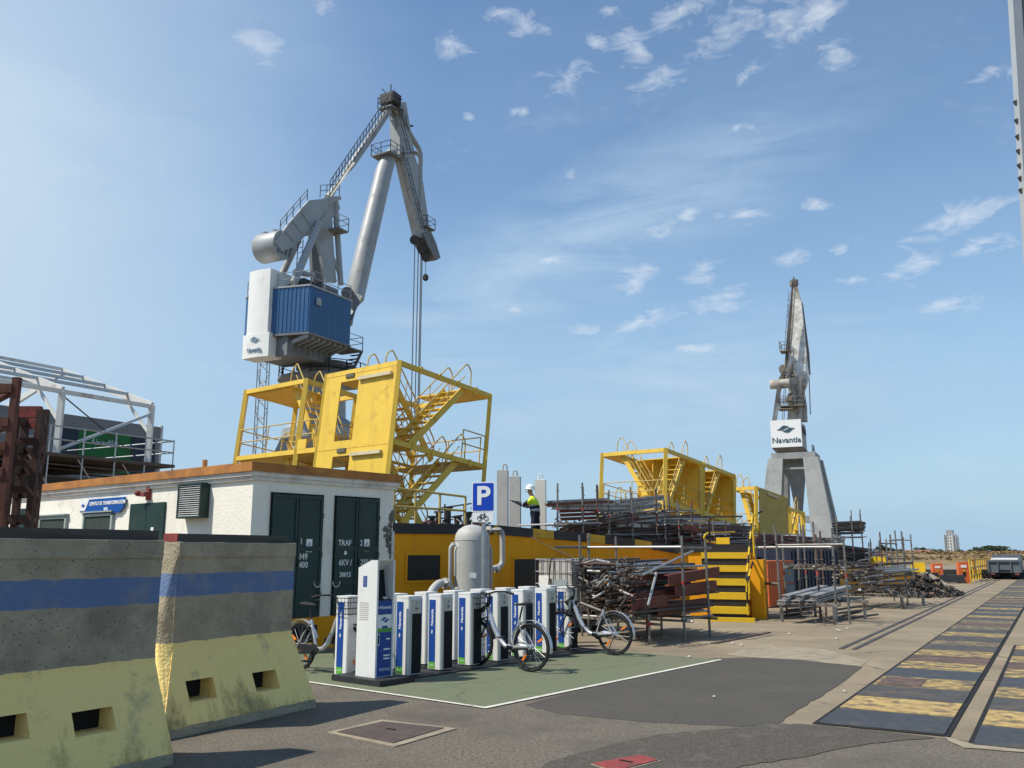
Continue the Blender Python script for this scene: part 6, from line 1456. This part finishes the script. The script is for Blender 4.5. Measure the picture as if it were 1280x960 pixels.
# ------------------------------------------------------------------ far crane
E2 = Frame(994, 115, 1160, 'harbour_crane', 'far weathered harbour crane with white logo house on grey portal legs, on the right')
old = M('weathered crane steel', (.44, .42, .375), .6, .25, .22, .5, 0, 0, (.19, .15, .115), .6, .7)
old_d = M('weathered dark steel', (.19, .165, .14), .75, .2, .3, 1)
old_leg = M('portal grey', (.30, .31, .30), .7, 0, .12, .3, .05, 5, (.22, .22, .21), .55, .35)
jh = -2.6
a = E2.js(E2.J(963.5, 540, jh)); b = E2.js(E2.J(1002, 540, jh)); zt3 = E2.J(982, 525, jh).z; zb3 = E2.J(982, 559, jh).z
MB().box(E2.P(jh + 2.6, (a[1] + b[1]) / 2, (zt3 + zb3) / 2 - .15), (5.0, b[1] - a[1] - .1, zt3 - zb3 - .3), (E2.j, E2.s, UP)).build('machinery_house', old, E2.root)
MB().box(E2.P(jh, (a[1] + b[1]) / 2, (zt3 + zb3) / 2), (.25, b[1] - a[1], zt3 - zb3), (E2.j, E2.s, UP)).build('logo_board', sign_white, E2.root)
mb = MB(); mb.prism([E2.P(jh - .1, a[1], zb3), E2.P(jh + 5.1, a[1], zb3), E2.P(jh + 4.4, a[1] + .7, zb3 - .9), E2.P(jh + .6, a[1] + .7, zb3 - .9)], E2.s * (b[1] - a[1])); mb.build('house_floor', old_d, E2.root)
cc = E2.P(jh - .13, (a[1] + b[1]) / 2, 0); lg = M('far logo slate', (.035, .085, .115), .6)
swoosh_logo(V((cc.x, cc.y, zb3 + (zt3 - zb3) * .66)), 1.9, E2.s, UP, lg, E2.root, th=.04)
text('Navantia', 1.02, V((cc.x, cc.y, zb3 + (zt3 - zb3) * .25)), E2.s, UP, lg, E2.root, th=.03, bold=.015)
for k in range(3): MB().box(E2.P(jh + 1.2 + k * 1.5, b[1] - .02, zt3 - 1.2), (.9, .1, .8), (E2.j, E2.s, UP)).build('house_window', cdark, E2.root)
def ebar(name, p0, p1, w0, w1, s0=0., m=old, th=1.0):
    """a tapering plate girder given by its left and right edge points"""
    mb = MB(); mb.prism([E2.J(x, y, s0) for x, y in p0 + p1[::-1]], E2.j * th); return mb.build(name, m, E2.root)
ebar('pylon', [(985, 480), (986, 500), (984, 526)], [(1003, 480), (1007, 505), (1008, 526)], 0, 0, .2, old, 1.5)
ebar('boom', [(993, 374), (989.5, 425), (987, 472), (990, 496)], [(1001, 374), (1006, 425), (1010.5, 470), (1003, 496)], 0, 0, .6, M('aluminium patched boom', (.72, .71, .67), .45, .15, .3, 1.5, .3, 3, (.30, .26, .21), .6, .8), 1.2)
ebar('jib_tip', [(991, 354), (990, 376), (992, 400)], [(995, 352), (1001, 376), (1004, 400)], 0, 0, 1.6, old, .8)
ebar('jib_front', [(1001, 378), (1007, 440), (1008, 465)], [(1003, 378), (1011, 440), (1012.5, 468)], 0, 0, 1.9, old_d, .7)
def eline(name, pts, r, j0=0., m=old): MB().pipe([E2.J(x, y, j0) for x, y in pts], r, 8).build(name, m, E2.root, False, True)
eline('tie_rod', [(992, 354), (987, 410), (982, 462)], .22, -.5, old_d)
eline('tie_rod', [(985, 462), (990, 410), (993, 360)], .16, -.8, old)
eline('stay', [(975, 478), (968, 526)], .3, -1.5); eline('stay', [(1000, 470), (1000, 526)], .35, -.4, old)
for (x0, x1, y) in ((976, 988, 440), (974, 992, 512), (975, 1006, 508)):
    p, q = E2.J(x0, y, -.5), E2.J(x1, y, -.5); MB().box((p + q) / 2, ((q - p).length, 1.8, .12), (E2.s, E2.j, UP)).build('platform', old_d, E2.root)
    h = E2.j * .9; railing(E2, [p - h, q - h, q + h, p + h], 1.2, .05, 'platform_rail', old_d, 1.0, True)
c = E2.J(975, 480, -1.2); MB().lathe([(.6, -1.25), (.62, -1.2), (.62, 1.2), (.6, 1.25)], c, E2.s, 24).build('counterweight_drum', old, E2.root, False, True)
for t_ in (-.5, .5): MB().bar(c + E2.s * (t_ + .2), E2.J(988 + 6 * t_, 455, -.6), .25, .4).build('lever_arm', old_d, E2.root)
ladder(E2, E2.J(983, 440, -.9), E2.J(989, 365, -.9), .6, E2.s, old_d, True, 'ladder', .7)
ladder(E2, E2.J(1000, 505, -.6), E2.J(999, 475, -.6), .6, E2.s, old_d, False, 'ladder', .6)
mb = MB()
for i in range(24): mb.box(E2.J(random.uniform(976, 992), random.uniform(455, 472), -.8) + E2.j * random.random(), (random.uniform(.2, .9), .4, random.uniform(.2, .6)), (E2.s, E2.j, UP))
for i in range(10): mb.box(E2.J(random.uniform(984, 992), random.uniform(492, 508), -.9), (random.uniform(.2, .6), .4, random.uniform(.2, .6)), (E2.s, E2.j, UP))
mb.tube(E2.J(992.5, 356, .5), E2.J(992, 346, .5), .12, 6); mb.box(E2.J(992.5, 354, .5), (.9, .9, .8)); mb.build('winch_machinery', old_d, E2.root)['kind'] = 'stuff'
mb = MB()
for x in (980, 978): mb.tube(E2.J(x, 525, -.7), E2.J(x + 8, 380, -.7), .035, 4)
mb.tube(E2.J(1011, 462, 2), E2.J(1013, 518, 2), .06, 5); mb.build('ropes', cdark, E2.root)
# portal of the far crane
zp = E2.P(0, 0, 0); zpt = E2.J(995, 570, -2).z
MB().box(E2.P(0, (a[1] + b[1]) / 2 + .7, zpt), (5.6, 5.4, .8), (E2.j, E2.s, UP)).build('portal_beam', old_leg, E2.root)
MB().lathe([(1.6, zpt), (1.5, zpt + .4), (1.3, zb3 - .8)], E2.P(0, (a[1] + b[1]) / 2 + .5, 0), UP, 20).build('turntable', old_d, E2.root)
sc_ = (a[1] + b[1]) / 2 + .7
MB().lathe([(.35, zpt - 8.0), (1.4, zpt - .4)], E2.P(0, sc_, 0), UP, 4).build('centre_column', old_leg, E2.root)
for jj in (-1, 1):
    for ss in (-1, 1):
        p, q = E2.P(jj * 4.2, sc_ + ss * 3.6, 0), E2.P(jj * 2.2, sc_ + ss * 2.15, zpt - .3); x, y, d = frame_of(q - p)
        mb = MB(); w0, w1 = 1.45, .92; mb.add([p + E2.j * (i * w0) + E2.s * (k * w0) for i, k in ((-1, -1), (1, -1), (1, 1), (-1, 1))] + [q + E2.j * (i * w1) + E2.s * (k * w1) for i, k in ((-1, -1), (1, -1), (1, 1), (-1, 1))], [(0, 1, 5, 4), (1, 2, 6, 5), (2, 3, 7, 6), (3, 0, 4, 7), (3, 2, 1, 0), (4, 5, 6, 7)]); mb.build('portal_leg', old_leg, E2.root)
for jj in (-1, 1): MB().bar(E2.P(jj * 3.1, sc_ - 2.5, zpt * .42), E2.P(jj * 3.1, sc_ + 2.5, zpt * .42), .5, .7).build('portal_tie', old_leg, E2.root)
for k in (-2.3, 2.3): MB().bar(E2.P(k, sc_ - 1.8, zpt - 1.6), E2.P(k, sc_ + 1.8, zpt - 1.6), .25).build('portal_tie', old_leg, E2.root)
p = E2.P(2.4, b[1] + .9, zpt + .4); railing(E2, [p - E2.j * 2.5, p], 1.2, .05, 'platform_rail', old_d)
# ------------------------------------------------------------------ lattice mast behind the tower
m0 = D(317, 690, 84); m0.z = 0; mt = D(323, 440, 84)
lm = empty('lattice_mast', m0, 'thin grey lattice mast behind the yellow stair tower, under the crane house', 'mast')
mb = MB(); hm = mt.z; w = .45
cs = [V((-w, -w, 0)), V((w, -w, 0)), V((w, w, 0)), V((-w, w, 0))]
for c in cs: mb.tube(m0 + c, m0 + c + UP * hm, .06, 5)
for i in range(int(hm / .9)):
    for k in range(4): mb.tube(m0 + cs[k] + UP * (i * .9), m0 + cs[(k + 1) % 4] + UP * (i * .9 + (.9 if (i + k) % 2 else 0)), .035, 4)
mb.build('lattice', galv, lm)
# ------------------------------------------------------------------ left: ship section, flag, white shelter, trestle
Yb = 52; E0_ = D(201, 534, Yb); zt4 = E0_.z
ship_grey = M('dark grey hull wall', (.20, .205, .205), .7, 0, .12, .3, 0, 0, (.15, .155, .16), .4, .3)
hb_ = empty('grey_hall', V((E0_.x, E0_.y, 0)), 'dark grey flat hall wall with navy panels behind the white shelter', 'hall')
MB().prism([V((p.x, p.y, 0)) for p in (E0_, E0_ - Q * 45, E0_ - Q * 45 - QN * 12, E0_ - QN * 12)], UP * zt4).build('wall', ship_grey, hb_)
MB().box(E0_ + Q * .1 - QN * 6 + UP * (-zt4 / 2 + .1), (.16, 12, zt4), (Q, QN, UP)).build('end_panel', M('pale end wall', (.55, .56, .57), .6), hb_)
def HW(px, py, off=.05): return onplane(px, py, E0_ + QN * off, QN)
navy2 = M('navy wall panel', (.008, .022, .042), .55)
def wall_quad(name, x0, x1, yt0, yt1, yb0, yb1, m, th=.05, off=.02, parent=hb_):
    q = [HW(x0, yb0, off), HW(x1, yb1, off), HW(x1, yt1, off), HW(x0, yt0, off)]; mb = MB(); mb.prism(q, QN * th); return mb.build(name, m, parent)
wall_quad('wall_panel', 70, 97.5, 533, 537, 592, 592, navy2); wall_quad('wall_panel', 163, 193, 546, 549, 592, 592, navy2)
fl_ = empty('flag_banner', HW(131, 558, .1), 'green flag banner with white Arabic writing hung on the dark grey hall', 'flag')
wall_quad('cloth', 97.8, 163, 536.5, 545, 592, 592, M('flag green', (.017, .145, .038), .8, 0, .1, 1), .03, .02, fl_)
fc = HW(131, 553, .12); rgt = Q
ar = '\uFEEA\uFEE0\uFEDF\uFE8D \uFEDD\uFEEE\uFEB3\uFEAD \uFEAA\uFEE4\uFEA4\uFEE3 \uFEEA\uFEE0\uFEDF\uFE8D \uFEFB\uFE87 \uFEEA\uFEDF\uFE87 \uFEFB'
flw = M('flag white', (.62, .66, .64), .8)
to = text(ar, .9, fc, rgt, UP, flw, fl_, 'arabic_lettering', th=.01, sx=1.0, bold=.012)
bb = [V(v.co) for v in to.data.vertices]
wtxt = (max(v.dot(rgt) for v in bb) - min(v.dot(rgt) for v in bb)) if bb else 0
want = abs((HW(146, 553) - HW(113, 553)).dot(Q))
print('ARABIC', len(to.data.polygons), wtxt, want)
if wtxt > .1:
    k = want / wtxt; cc_ = fc - fl_.location
    for v in to.data.vertices:
        d = V(v.co) - cc_; v.co = cc_ + rgt * (d.dot(rgt) * k) + UP * (d.z * k * 2.6) + QN * d.dot(QN)
# white shelter
wf = M('white shelter steel', (.66, .66, .62), .5, 0, .06, 1, 0, 0, (.4, .33, .25), .35, 1.5)
E2_ = D(190, 507, 42); zE = E2_.z
E1_ = G(78, 488, zE); R2_ = D(78.5, 464.5, 42 + .0); 
sh_axis = (E1_ - E2_); sh_axis.z = 0; LSh = sh_axis.length; ax_ = sh_axis.normalized(); pr = V((ax_.y, -ax_.x, 0))
if pr.x > 0: pr = -pr
tt = onplane(78.5, 464.5, E2_, ax_) - E2_; half = tt.dot(pr); zRg = (E2_ + tt).z
zPl = onplane(181, 581, E2_, ax_).z
sh = empty('white_shelter', V((E2_.x, E2_.y, zPl)), 'bare white steel roof frame of a shelter standing on a scaffold platform', 'shelter frame')
def SHp(a, b, z): return E2_ + ax_ * a + pr * b + UP * (z - zE)
bays = [0, LSh, LSh * 2.05]
for i, a in enumerate(bays):
    for b, m in ((0, 1), (2 * half, 1)): MB().bar(SHp(a, b, zPl), SHp(a, b, zE), .24, .20).build('column', wf, sh)
    MB().bar(SHp(a, 0, zE), SHp(a, half, zRg), .16, .34).build('rafter', wf, sh); MB().bar(SHp(a, 2 * half, zE), SHp(a, half, zRg), .16, .34).build('rafter', wf, sh)
    MB().bar(SHp(a, .1, zE - 1.3), SHp(a, half * .30, zE + (zRg - zE) * .25), .12).build('knee_brace', wf, sh)
    if i < 2:
        for b, z in ((0, zE), (2 * half, zE)): MB().bar(SHp(a, b, z - .05), SHp(bays[i + 1], b, z - .05), .14, .18).build('eave_beam', wf, sh)
        for f_ in (.25, .5, .75, 1.0): MB().bar(SHp(a, half * f_, zE + (zRg - zE) * f_ + .12), SHp(bays[i + 1], half * f_, zE + (zRg - zE) * f_ + .12), .1, .14).build('purlin', wf if f_ == 1 else galv, sh)
for f_ in (.5, .75): MB().bar(SHp(0, 2 * half - half * f_, zE + (zRg - zE) * f_ + .12), SHp(bays[1], 2 * half - half * f_, zE + (zRg - zE) * f_ + .12), .1, .14).build('purlin', galv, sh)
MB().bar(SHp(0, 0, zE - .4), SHp(LSh, .15, zPl + .2), .12).build('diagonal_brace', galv, sh)
MB().tube(SHp(LSh, 0, zE - .2), SHp(0, .1, zPl), .03, 6).build('tie_wire', cdark, sh)
pl = empty('scaffold_platform', SHp(0, 0, 0), 'tubular scaffold platform with guard rails carrying the white shelter', 'platform')
MB().prism([SHp(-.6, -1.2, zPl - .16), SHp(bays[2] + 1, -1.2, zPl - .16), SHp(bays[2] + 1, 2 * half + 1, zPl - .16), SHp(-.6, 2 * half + 1, zPl - .16)], UP * .14).build('deck', M('platform deck', (.10, .085, .07), .9), pl)
for b in (-1.15, 2 * half + .9):
    L = bays[2] + 1.4
    for h in (.55, 1.1): MB().tube(SHp(-.5, b, zPl + h), SHp(L - .5, b, zPl + h), .035, 6).build('guard_rail', galv, pl)
    for k in range(8):
        a = -.5 + L * k / 7; MB().tube(SHp(a, b, 0), SHp(a, b, zPl + 1.15), .035, 6).build('standard', galv, pl)
for h in (.55, 1.1): MB().tube(SHp(-.5, -1.15, zPl + h), SHp(-.5, 2 * half + .9, zPl + h), .035, 6).build('guard_rail', galv, pl)
for z in (zPl - .5, zPl - 1.0, zPl - 2.2):
    for b in (-1.1, .6, 2.4): MB().tube(SHp(-.5, b, z), SHp(bays[2] + 1, b, z), .035, 6).build('ledger', tube_mats[1], pl)
for k in range(4): MB().tube(SHp(.4 + 2.2 * k, -1.1, zPl - 2.4), SHp(2.2 + 2.2 * k, -1.1, zPl - .2), .035, 6).build('brace', galv, pl)
MB().prism([SHp(0, .4, zPl - 3.2), SHp(bays[2], .4, zPl - 3.2), SHp(bays[2], 2 * half, zPl - 3.2), SHp(0, 2 * half, zPl - 3.2)], UP * 2.3).build('store_box', cdark, pl)
# rusty steel trestle at the left edge
brown = M('rust brown steel', (.060, .027, .020), .75, .1, .3, 2, .1, 30, (.035, .02, .017), .5, 1.5)
Yt = 12.5
tr = empty('steel_trestle', V((D(35, 690, Yt).x, Yt, 0)), 'dark brown open steel trestle standing at the left behind the barriers', 'trestle')
def TP(px, py, dy=0.): return D(px, py, Yt + dy)
for x0, dy in ((12, 0), (43, 0), (12 + 13, 1.2), (43 + 6, 1.2)):
    p = TP(x0, 580, dy); p.z = 0; q = TP(x0 + 2.5, 512, dy); q = V((p.x + .02, p.y, q.z)); MB().bar(p, q, .09, .09).build('leg', brown, tr)
zl = [TP(35, y).z for y in (515, 552, 579, 612, 648)]
for z in zl:
    for dy in (0, 1.2):
        a = TP(10 + 11 * dy, 580, dy); b = TP(45 + 5 * dy, 580, dy); MB().bar(V((a.x, a.y, z)), V((b.x, b.y, z)), .08, .10 if z < zl[0] else .16).build('cross_bar', brown if z < zl[0] else red_paint, tr)
    for x in (12, 43):
        a = TP(x, 580, 0); b = TP(x + (13 if x < 20 else 6), 580, 1.2); MB().bar(V((a.x, a.y, z)), V((b.x, b.y, z)), .08, .1).build('side_bar', brown, tr)
tr2 = empty('steel_trestle', V((D(4, 690, Yt - .8).x, Yt - .8, 0)), 'taller red brown steel trestle cut by the left edge of the view', 'trestle')
brown2 = M('red brown steel', (.11, .035, .022), .7, .1, .3, 2, .1, 30, (.05, .02, .017), .5, 1.5)
for x0, dy in ((16, -.8), (-45, -.8), (-16, .4)):
    p = TP(x0, 500, dy); p.z = 0; q = TP(x0, 472, dy); MB().bar(p, V((p.x + .03, p.y, q.z)), .09, .09).build('leg', brown2, tr2)
for y in (486, 528, 558, 590):
    a = TP(16, 500, -.8); a.z = TP(16, y, -.8).z; b = TP(-45, 500, -.8); MB().bar(a, V((b.x, b.y, a.z)), .12, .12).build('cross_bar', brown2, tr2)
    c = TP(-16, 500, .4); MB().bar(a, V((c.x, c.y, a.z)), .1, .12).build('side_bar', brown2, tr2)
# ------------------------------------------------------------------ right edge: leaning crane leg
ga, gb = D(1264.5, -60, 11), D(1286, 290, 11); gd = (gb - ga).normalized(); foot = ga + gd * ((ga.z) / -gd.z)
gl_ = empty('gantry_leg', foot, 'tall pale steel gantry leg slanting at the right edge', 'gantry leg')
top_ = ga - gd * 2
MB().bar(foot, top_, .12, .12, up=V((0, 1, 0))).build('leg', M('gantry pale steel', (.40, .42, .43), .45, .2, .05), gl_)
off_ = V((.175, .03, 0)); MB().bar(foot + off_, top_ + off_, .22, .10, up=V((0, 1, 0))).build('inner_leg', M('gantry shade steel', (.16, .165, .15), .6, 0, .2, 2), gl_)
for i, y in enumerate((129, 152, 172, 190, 208, 224, 239)):
    x = 1262 + 18 * y / 290 + 2.5; p = D(x, y, 11); MB().bar(p + V((-.05, 0, 0)), p + V((.05, 0, .045)), .03, .06).build('lug', rail_steel, gl_)
# ------------------------------------------------------------------ far quay: bank, trees, block, truck, posts, rails
grass_dry = M('dry grass', (.23, .155, .075), .95, 0, .4, .25, .5, 2, (.12, .10, .045), .6, .12)
def bank():
    mb = MB(); n = 60; rows = [(0, .0), (.05, .55), (.35, 1.2), (1, 1.75)]
    for r, (f, h) in enumerate(rows):
        for i in range(n + 1):
            x = -30 + 240 * i / n; y = 130 - .0 * x + 60 * f; mb.v.append((x, y, h + .1 * random.uniform(-1, 1)))
    for r in range(3):
        for i in range(n):
            a = r * (n + 1) + i; mb.f.append((a, a + 1, a + n + 2, a + n + 1)); mb.m.append(0)
    return tag(mb.build('embankment', grass_dry, None, smooth=True), None, None, None, 'structure')
bank()
mb = MB(); tuft = []
for i in range(5000):
    x = random.uniform(25, 110); y = random.uniform(133, 176); h = random.uniform(.12, .3); w = random.uniform(.3, 1.0); a = random.random() * pi
    z = .55 + (y - 133) * .029; d = V((cos(a), sin(a), 0)) * w; l = V((random.uniform(-.3, .3), random.uniform(-.3, .3), h)); c = V((x, y, z))
    mb.face([c - d, c + d, c + d * .2 + l]); 
tag(mb.build('dry_grass', grass_dry), None, None, None, 'stuff')
roof_pink = M('faded pink roof', (.36, .16, .12), .8, 0, .15, .3)
for i, (x0, x1, yt, yb, Ysh) in enumerate([(1030, 1112, 688.5, 699, 118), (1140, 1172, 687.5, 692, 205)]):
    a, b = D(x0, yb, Ysh), D(x1, yb, Ysh); zr_ = D(x0, yt, Ysh).z; lo = empty('long_shed', V(((a.x + b.x) / 2, Ysh, 0)), ['long low shed with a faded pink roof, far behind the empty rack', 'long low shed with a faded pink roof, left of the far apartment block'][i], 'shed', 'far pink roofed sheds')
    MB().box(V(((a.x + b.x) / 2, Ysh + 4, a.z / 2)), (b.x - a.x - .6, 7, a.z)).build('wall', trim_white, lo)
    MB().prism([V((a.x, Ysh, a.z)), V((a.x, Ysh + 8, a.z)), V((a.x, Ysh + 4, zr_))], V((b.x - a.x, 0, 0))).build('roof', roof_pink, lo)
# low wall along the water side, coloured dark for the shade of the recess
qa_, qb_ = D(1108, 712, 112), D(1262, 712, 100)
wl_t = tag(None or MB().box(V((34, 60, .27)), (22, 2.5, .54), (V((.99, -.1, 0)).normalized(), V((.1, .99, 0)).normalized(), UP)).build('dock_wall', M('dark dock wall', (.05, .05, .045), .9, 0, .3, .4), None), 'low dock wall coloured dark for the shaded recess under the dry grass bank', 'wall')
# apartment block
Yp = 420; ap0 = D(1190, 690, Yp); ap0.z = 0; hz_ = D(1190, 668, Yp).z
ap = empty('apartment_block', ap0, 'pale tall apartment block alone on the skyline', 'building')
pale = M('far pale wall', (.50, .49, .47), .8); shade_w = M('far window strip', (.16, .17, .18), .6)
axp, ayp = V((.80, -.60, 0)).normalized(), V((.60, .80, 0)).normalized(); k = Yp / F
MB().box(ap0 + UP * hz_ / 2, (13 * k, 11 * k, hz_), (axp, ayp, UP)).build('wall', pale, ap)
MB().box(ap0 + UP * (hz_ + 1.0) - axp * .4 * k, (7.5 * k, 6 * k, 2.0), (axp, ayp, UP)).build('roof_house', M('far roof house', (.26, .26, .26), .8), ap)
for x in (-5.2, 4.4):
    MB().box(ap0 - ayp * (5.5 * k + .15) + axp * x * k + UP * hz_ / 2, (2.0 * k, .3, hz_ - .5), (axp, ayp, UP)).build('window_strip', shade_w, ap)
for fl2 in range(7):
    for x in (-2.4, .6): MB().box(ap0 - ayp * (5.5 * k + .1) + axp * x * k + UP * (1.0 + (fl2 + .3) * hz_ / 7.2), (1.1 * k, .2, .65), (axp, ayp, UP)).build('window', shade_w, ap)
MB().box(ap0 + axp * 7.2 * k + ayp * 1.5 * k + UP * hz_ * .48, (1.8 * k, 7 * k, hz_ * .96), (axp, ayp, UP)).build('side_wing', M('far white wing', (.72, .72, .70), .8), ap)
# trees on the skyline
leaf_m = [M('far foliage dark', (.035, .055, .028), .9, 0, .3, .5), M('far foliage', (.055, .08, .035), .9, 0, .3, .5)]
bark = M('bark', (.08, .06, .045), .9)
def tree(px, ytop, Y, wpx, lab, umbrella=False):
    g = D(px, 690, Y); g.z = 0; ht = D(px, ytop, Y).z; wd = wpx / F * Y / 2 * 1.55; t = empty('tree', g, lab, 'tree', 'trees on the far skyline')
    tk_ = MB(); tk_.pipe([g, g + V((.1, 0, ht * .4)), g + V((-.1, .1, ht * .75))], [ht * .045, ht * .035, ht * .015], 7)
    for k in range(4): a = random.random() * 6.28; tk_.pipe([g + UP * ht * .5, g + V((cos(a) * wd * .4, sin(a) * wd * .4, ht * .72)), g + V((cos(a) * wd * .75, sin(a) * wd * .75, ht * .85))], [ht * .022, ht * .015, ht * .006], 5)
    tk_.build('trunk', bark, t)
    cr_ = MB(); zc = ht * (.82 if umbrella else .62); rz = ht * (.17 if umbrella else .38)
    lobes = [(V((random.uniform(-.75, .75) * wd, random.uniform(-.75, .75) * wd, random.uniform(-.6, .6) * rz)), random.uniform(.3, .55)) for _ in range(9)]
    for i in range(650):
        c, s_ = random.choice(lobes); d = V((random.gauss(0, 1), random.gauss(0, 1), random.gauss(0, .8))).normalized() * random.random() ** .4
        p = g + UP * zc + c + V((d.x * wd * s_, d.y * wd * s_, d.z * rz * s_ * 1.2)); sz = ht * random.uniform(.05, .12); n = V((random.gauss(0, 1), random.gauss(0, 1), random.gauss(.6, 1))).normalized(); x, y, _ = frame_of(n)
        cr_.face([p - x * sz, p - y * sz * .6, p + x * sz, p + y * sz * .6], 0 if random.random() < .6 else 1)
    cr_.build('crown', leaf_m, t)
for i, (x, y, Y, w, um) in enumerate([(1150, 684, 230, 14, False), (1161, 685, 230, 16, False), (1173, 686, 240, 14, False), (1206, 686, 250, 14, False), (1216, 684.5, 240, 16, False), (1227, 683.5, 230, 16, False), (1243, 681.5, 200, 22, True), (1253, 685, 200, 14, False), (1264, 686, 210, 12, False), (1103, 682, 220, 12, False), (1114, 684, 225, 12, False), (1124, 686, 225, 10, False), (1276, 688, 215, 12, False)]):
    tree(x, y, Y, w, ['bushy dark tree on the skyline left of the apartment block', 'wide dark tree close left of the apartment block', 'low dark tree touching the left of the apartment block', 'low dark tree close right of the apartment block', 'round dark tree right of the apartment block, second from it', 'round dark tree third to the right of the apartment block', 'umbrella shaped pine standing tallest over the truck', 'small dark tree right beside the umbrella pine', 'small dark tree above the truck, second right of the pine', 'dark tree behind the farther scaffold posts, leftmost', 'dark tree seen between the farther scaffold posts', 'low dark tree right of the farther scaffold posts', 'rightmost small tree at the edge of the view'][i], um)
# truck seen from behind
g = G(1257, 724.5); g2 = g; wt = 36 / F * (g.y * 1.0)
tq = V((Q.x, Q.y, 0)); tn = QN
trk = empty('truck', g, 'grey tipper truck seen from behind on the far quay', 'truck')
tgrey = M('truck grey', (.105, .125, .145), .5, 0, .12, 1.5, 0, 0, (.09, .09, .09), .4, 1); zt7 = D(1257, 700, g.y).z; zb7 = D(1257, 716, g.y).z
MB().box(g + tq * 2.2 + UP * ((zt7 + zb7) / 2), (4.4, wt, zt7 - zb7), (tq, tn, UP)).build('tipper_body', tgrey, trk)
for x in (-.48, -.2, .2, .48): MB().box(g - tq * .05 + tn * (x * wt * .98) + UP * ((zt7 + zb7) / 2), (.08, .07, zt7 - zb7 - .05), (tq, tn, UP)).build('tailgate_rib', tgrey, trk)
MB().box(g - tq * .06 + UP * (zt7 - .06), (.1, wt, .1), (tq, tn, UP)).build('tailgate_rail', tgrey, trk)
MB().box(g + tq * 2.4 + UP * (zt7 + .06), (3.2, wt * .8, .10), (tq, tn, UP)).build('load_cover', sign_white, trk)
MB().box(g + tq * 5.2 + UP * .85, (1.5, wt * .92, 1.4), (tq, tn, UP)).build('cab', tgrey, trk)
MB().box(g + tq * 2.5 + UP * .52, (5.0, .8, .18), (tq, tn, UP)).build('chassis', black_plastic, trk)
for sg in (-1, 1):
    for j in (.8, 4.9):
        c = g + tq * j + tn * (sg * wt * .27) + UP * .36; MB().tube(c - tn * .19, c + tn * .19, .36, 18).build('wheel', rubber, trk)
    MB().box(g - tq * .03 + tn * (sg * wt * .36) + UP * (zb7 - .08), (.06, .25, .09), (tq, tn, UP)).build('tail_light', red_paint, trk)
    MB().box(g + tq * .15 + tn * (sg * wt * .27) + UP * .38, (.02, .42, .4), (tq, tn, UP)).build('mud_flap', rubber, trk)
# orange quay posts
opost = M('orange post paint', (.62, .125, .03), .55, 0, .08)
for i, (x0, x1, yt, yb) in enumerate([(1167, 1180, 704, 726), (1200, 1213, 702, 729)]):
    g = G((x0 + x1) / 2, yb); wd = (x1 - x0) / F * g.y * .98; ht = D((x0 + x1) / 2, yt, g.y).z
    t = empty('orange_post', g, ['orange box post with a white notice, left of two before the dark dock wall', 'orange box post with a white notice and square hole, nearest the yellow rails'][i], 'service post', 'orange service posts on the far quay')
    fx_ = V((.985, -.17, 0)); fn = V((-.17, -.985, 0)); MB().prism([g - fx_ * wd / 2 - fn * .0, g + fx_ * wd / 2, g + fx_ * wd * .44 + UP * ht, g - fx_ * wd * .44 + UP * (ht * .97)], -fn * .4).build('post_case', opost, t)
    MB().box(g + fn * .01 + UP * ht * .78, (wd * .5, .02, ht * .12), (fx_, -fn, UP)).build('notice', sign_white, t)
    MB().box(g + fn * .012 + UP * ht * .58, (wd * .2, .02, ht * .1), (fx_, -fn, UP)).build('label_plate', yellow_rim, t)
    MB().box(g + fn * .01 + UP * ht * (.2 if i == 0 else .42), (wd * .26, .02, ht * .18), (fx_, -fn, UP)).build('hole', black_gap, t)
MB_y = M('rail yellow', (.62, .38, .02), .55)
yr0 = G(1214, 728); yr = empty('guard_rail', yr0, 'yellow guard rail along the far quay edge behind the orange posts', 'guard rail')
yr1 = G(1246, 716)
for h in (.35, .8, 1.25): MB().tube(yr0 + UP * h, yr1 + UP * h, .05, 6).build('rail', MB_y, yr)
for k in range(14): p = yr0.lerp(yr1, k / 13); MB().tube(p, p + UP * 1.3, .05, 6).build('rail_post', MB_y, yr)
for k, f in enumerate((.12, .55)): p = yr0.lerp(yr1, f); MB().box(p + UP * .85, (1.2, .06, 1.0), ((yr1 - yr0).normalized(), UP.cross(yr1 - yr0).normalized(), UP)).build('rail_panel', M('rail panel orange', (.60, .25, .03), .55), yr)
p = G(1184, 729); mb = MB(); mb.box(p + UP * .25, (1.6, .8, .4)); mb.pipe([p + V((-.6, -.2, 0)), p + V((-.3, -.3, .5)), p + V((.2, -.2, .15)), p + V((.7, -.1, .05))], .06, 6)
tag(mb.build('winch', [cdark, red_paint][0], None, off=p), 'small dark winch on the ground between the two orange posts', 'winch')
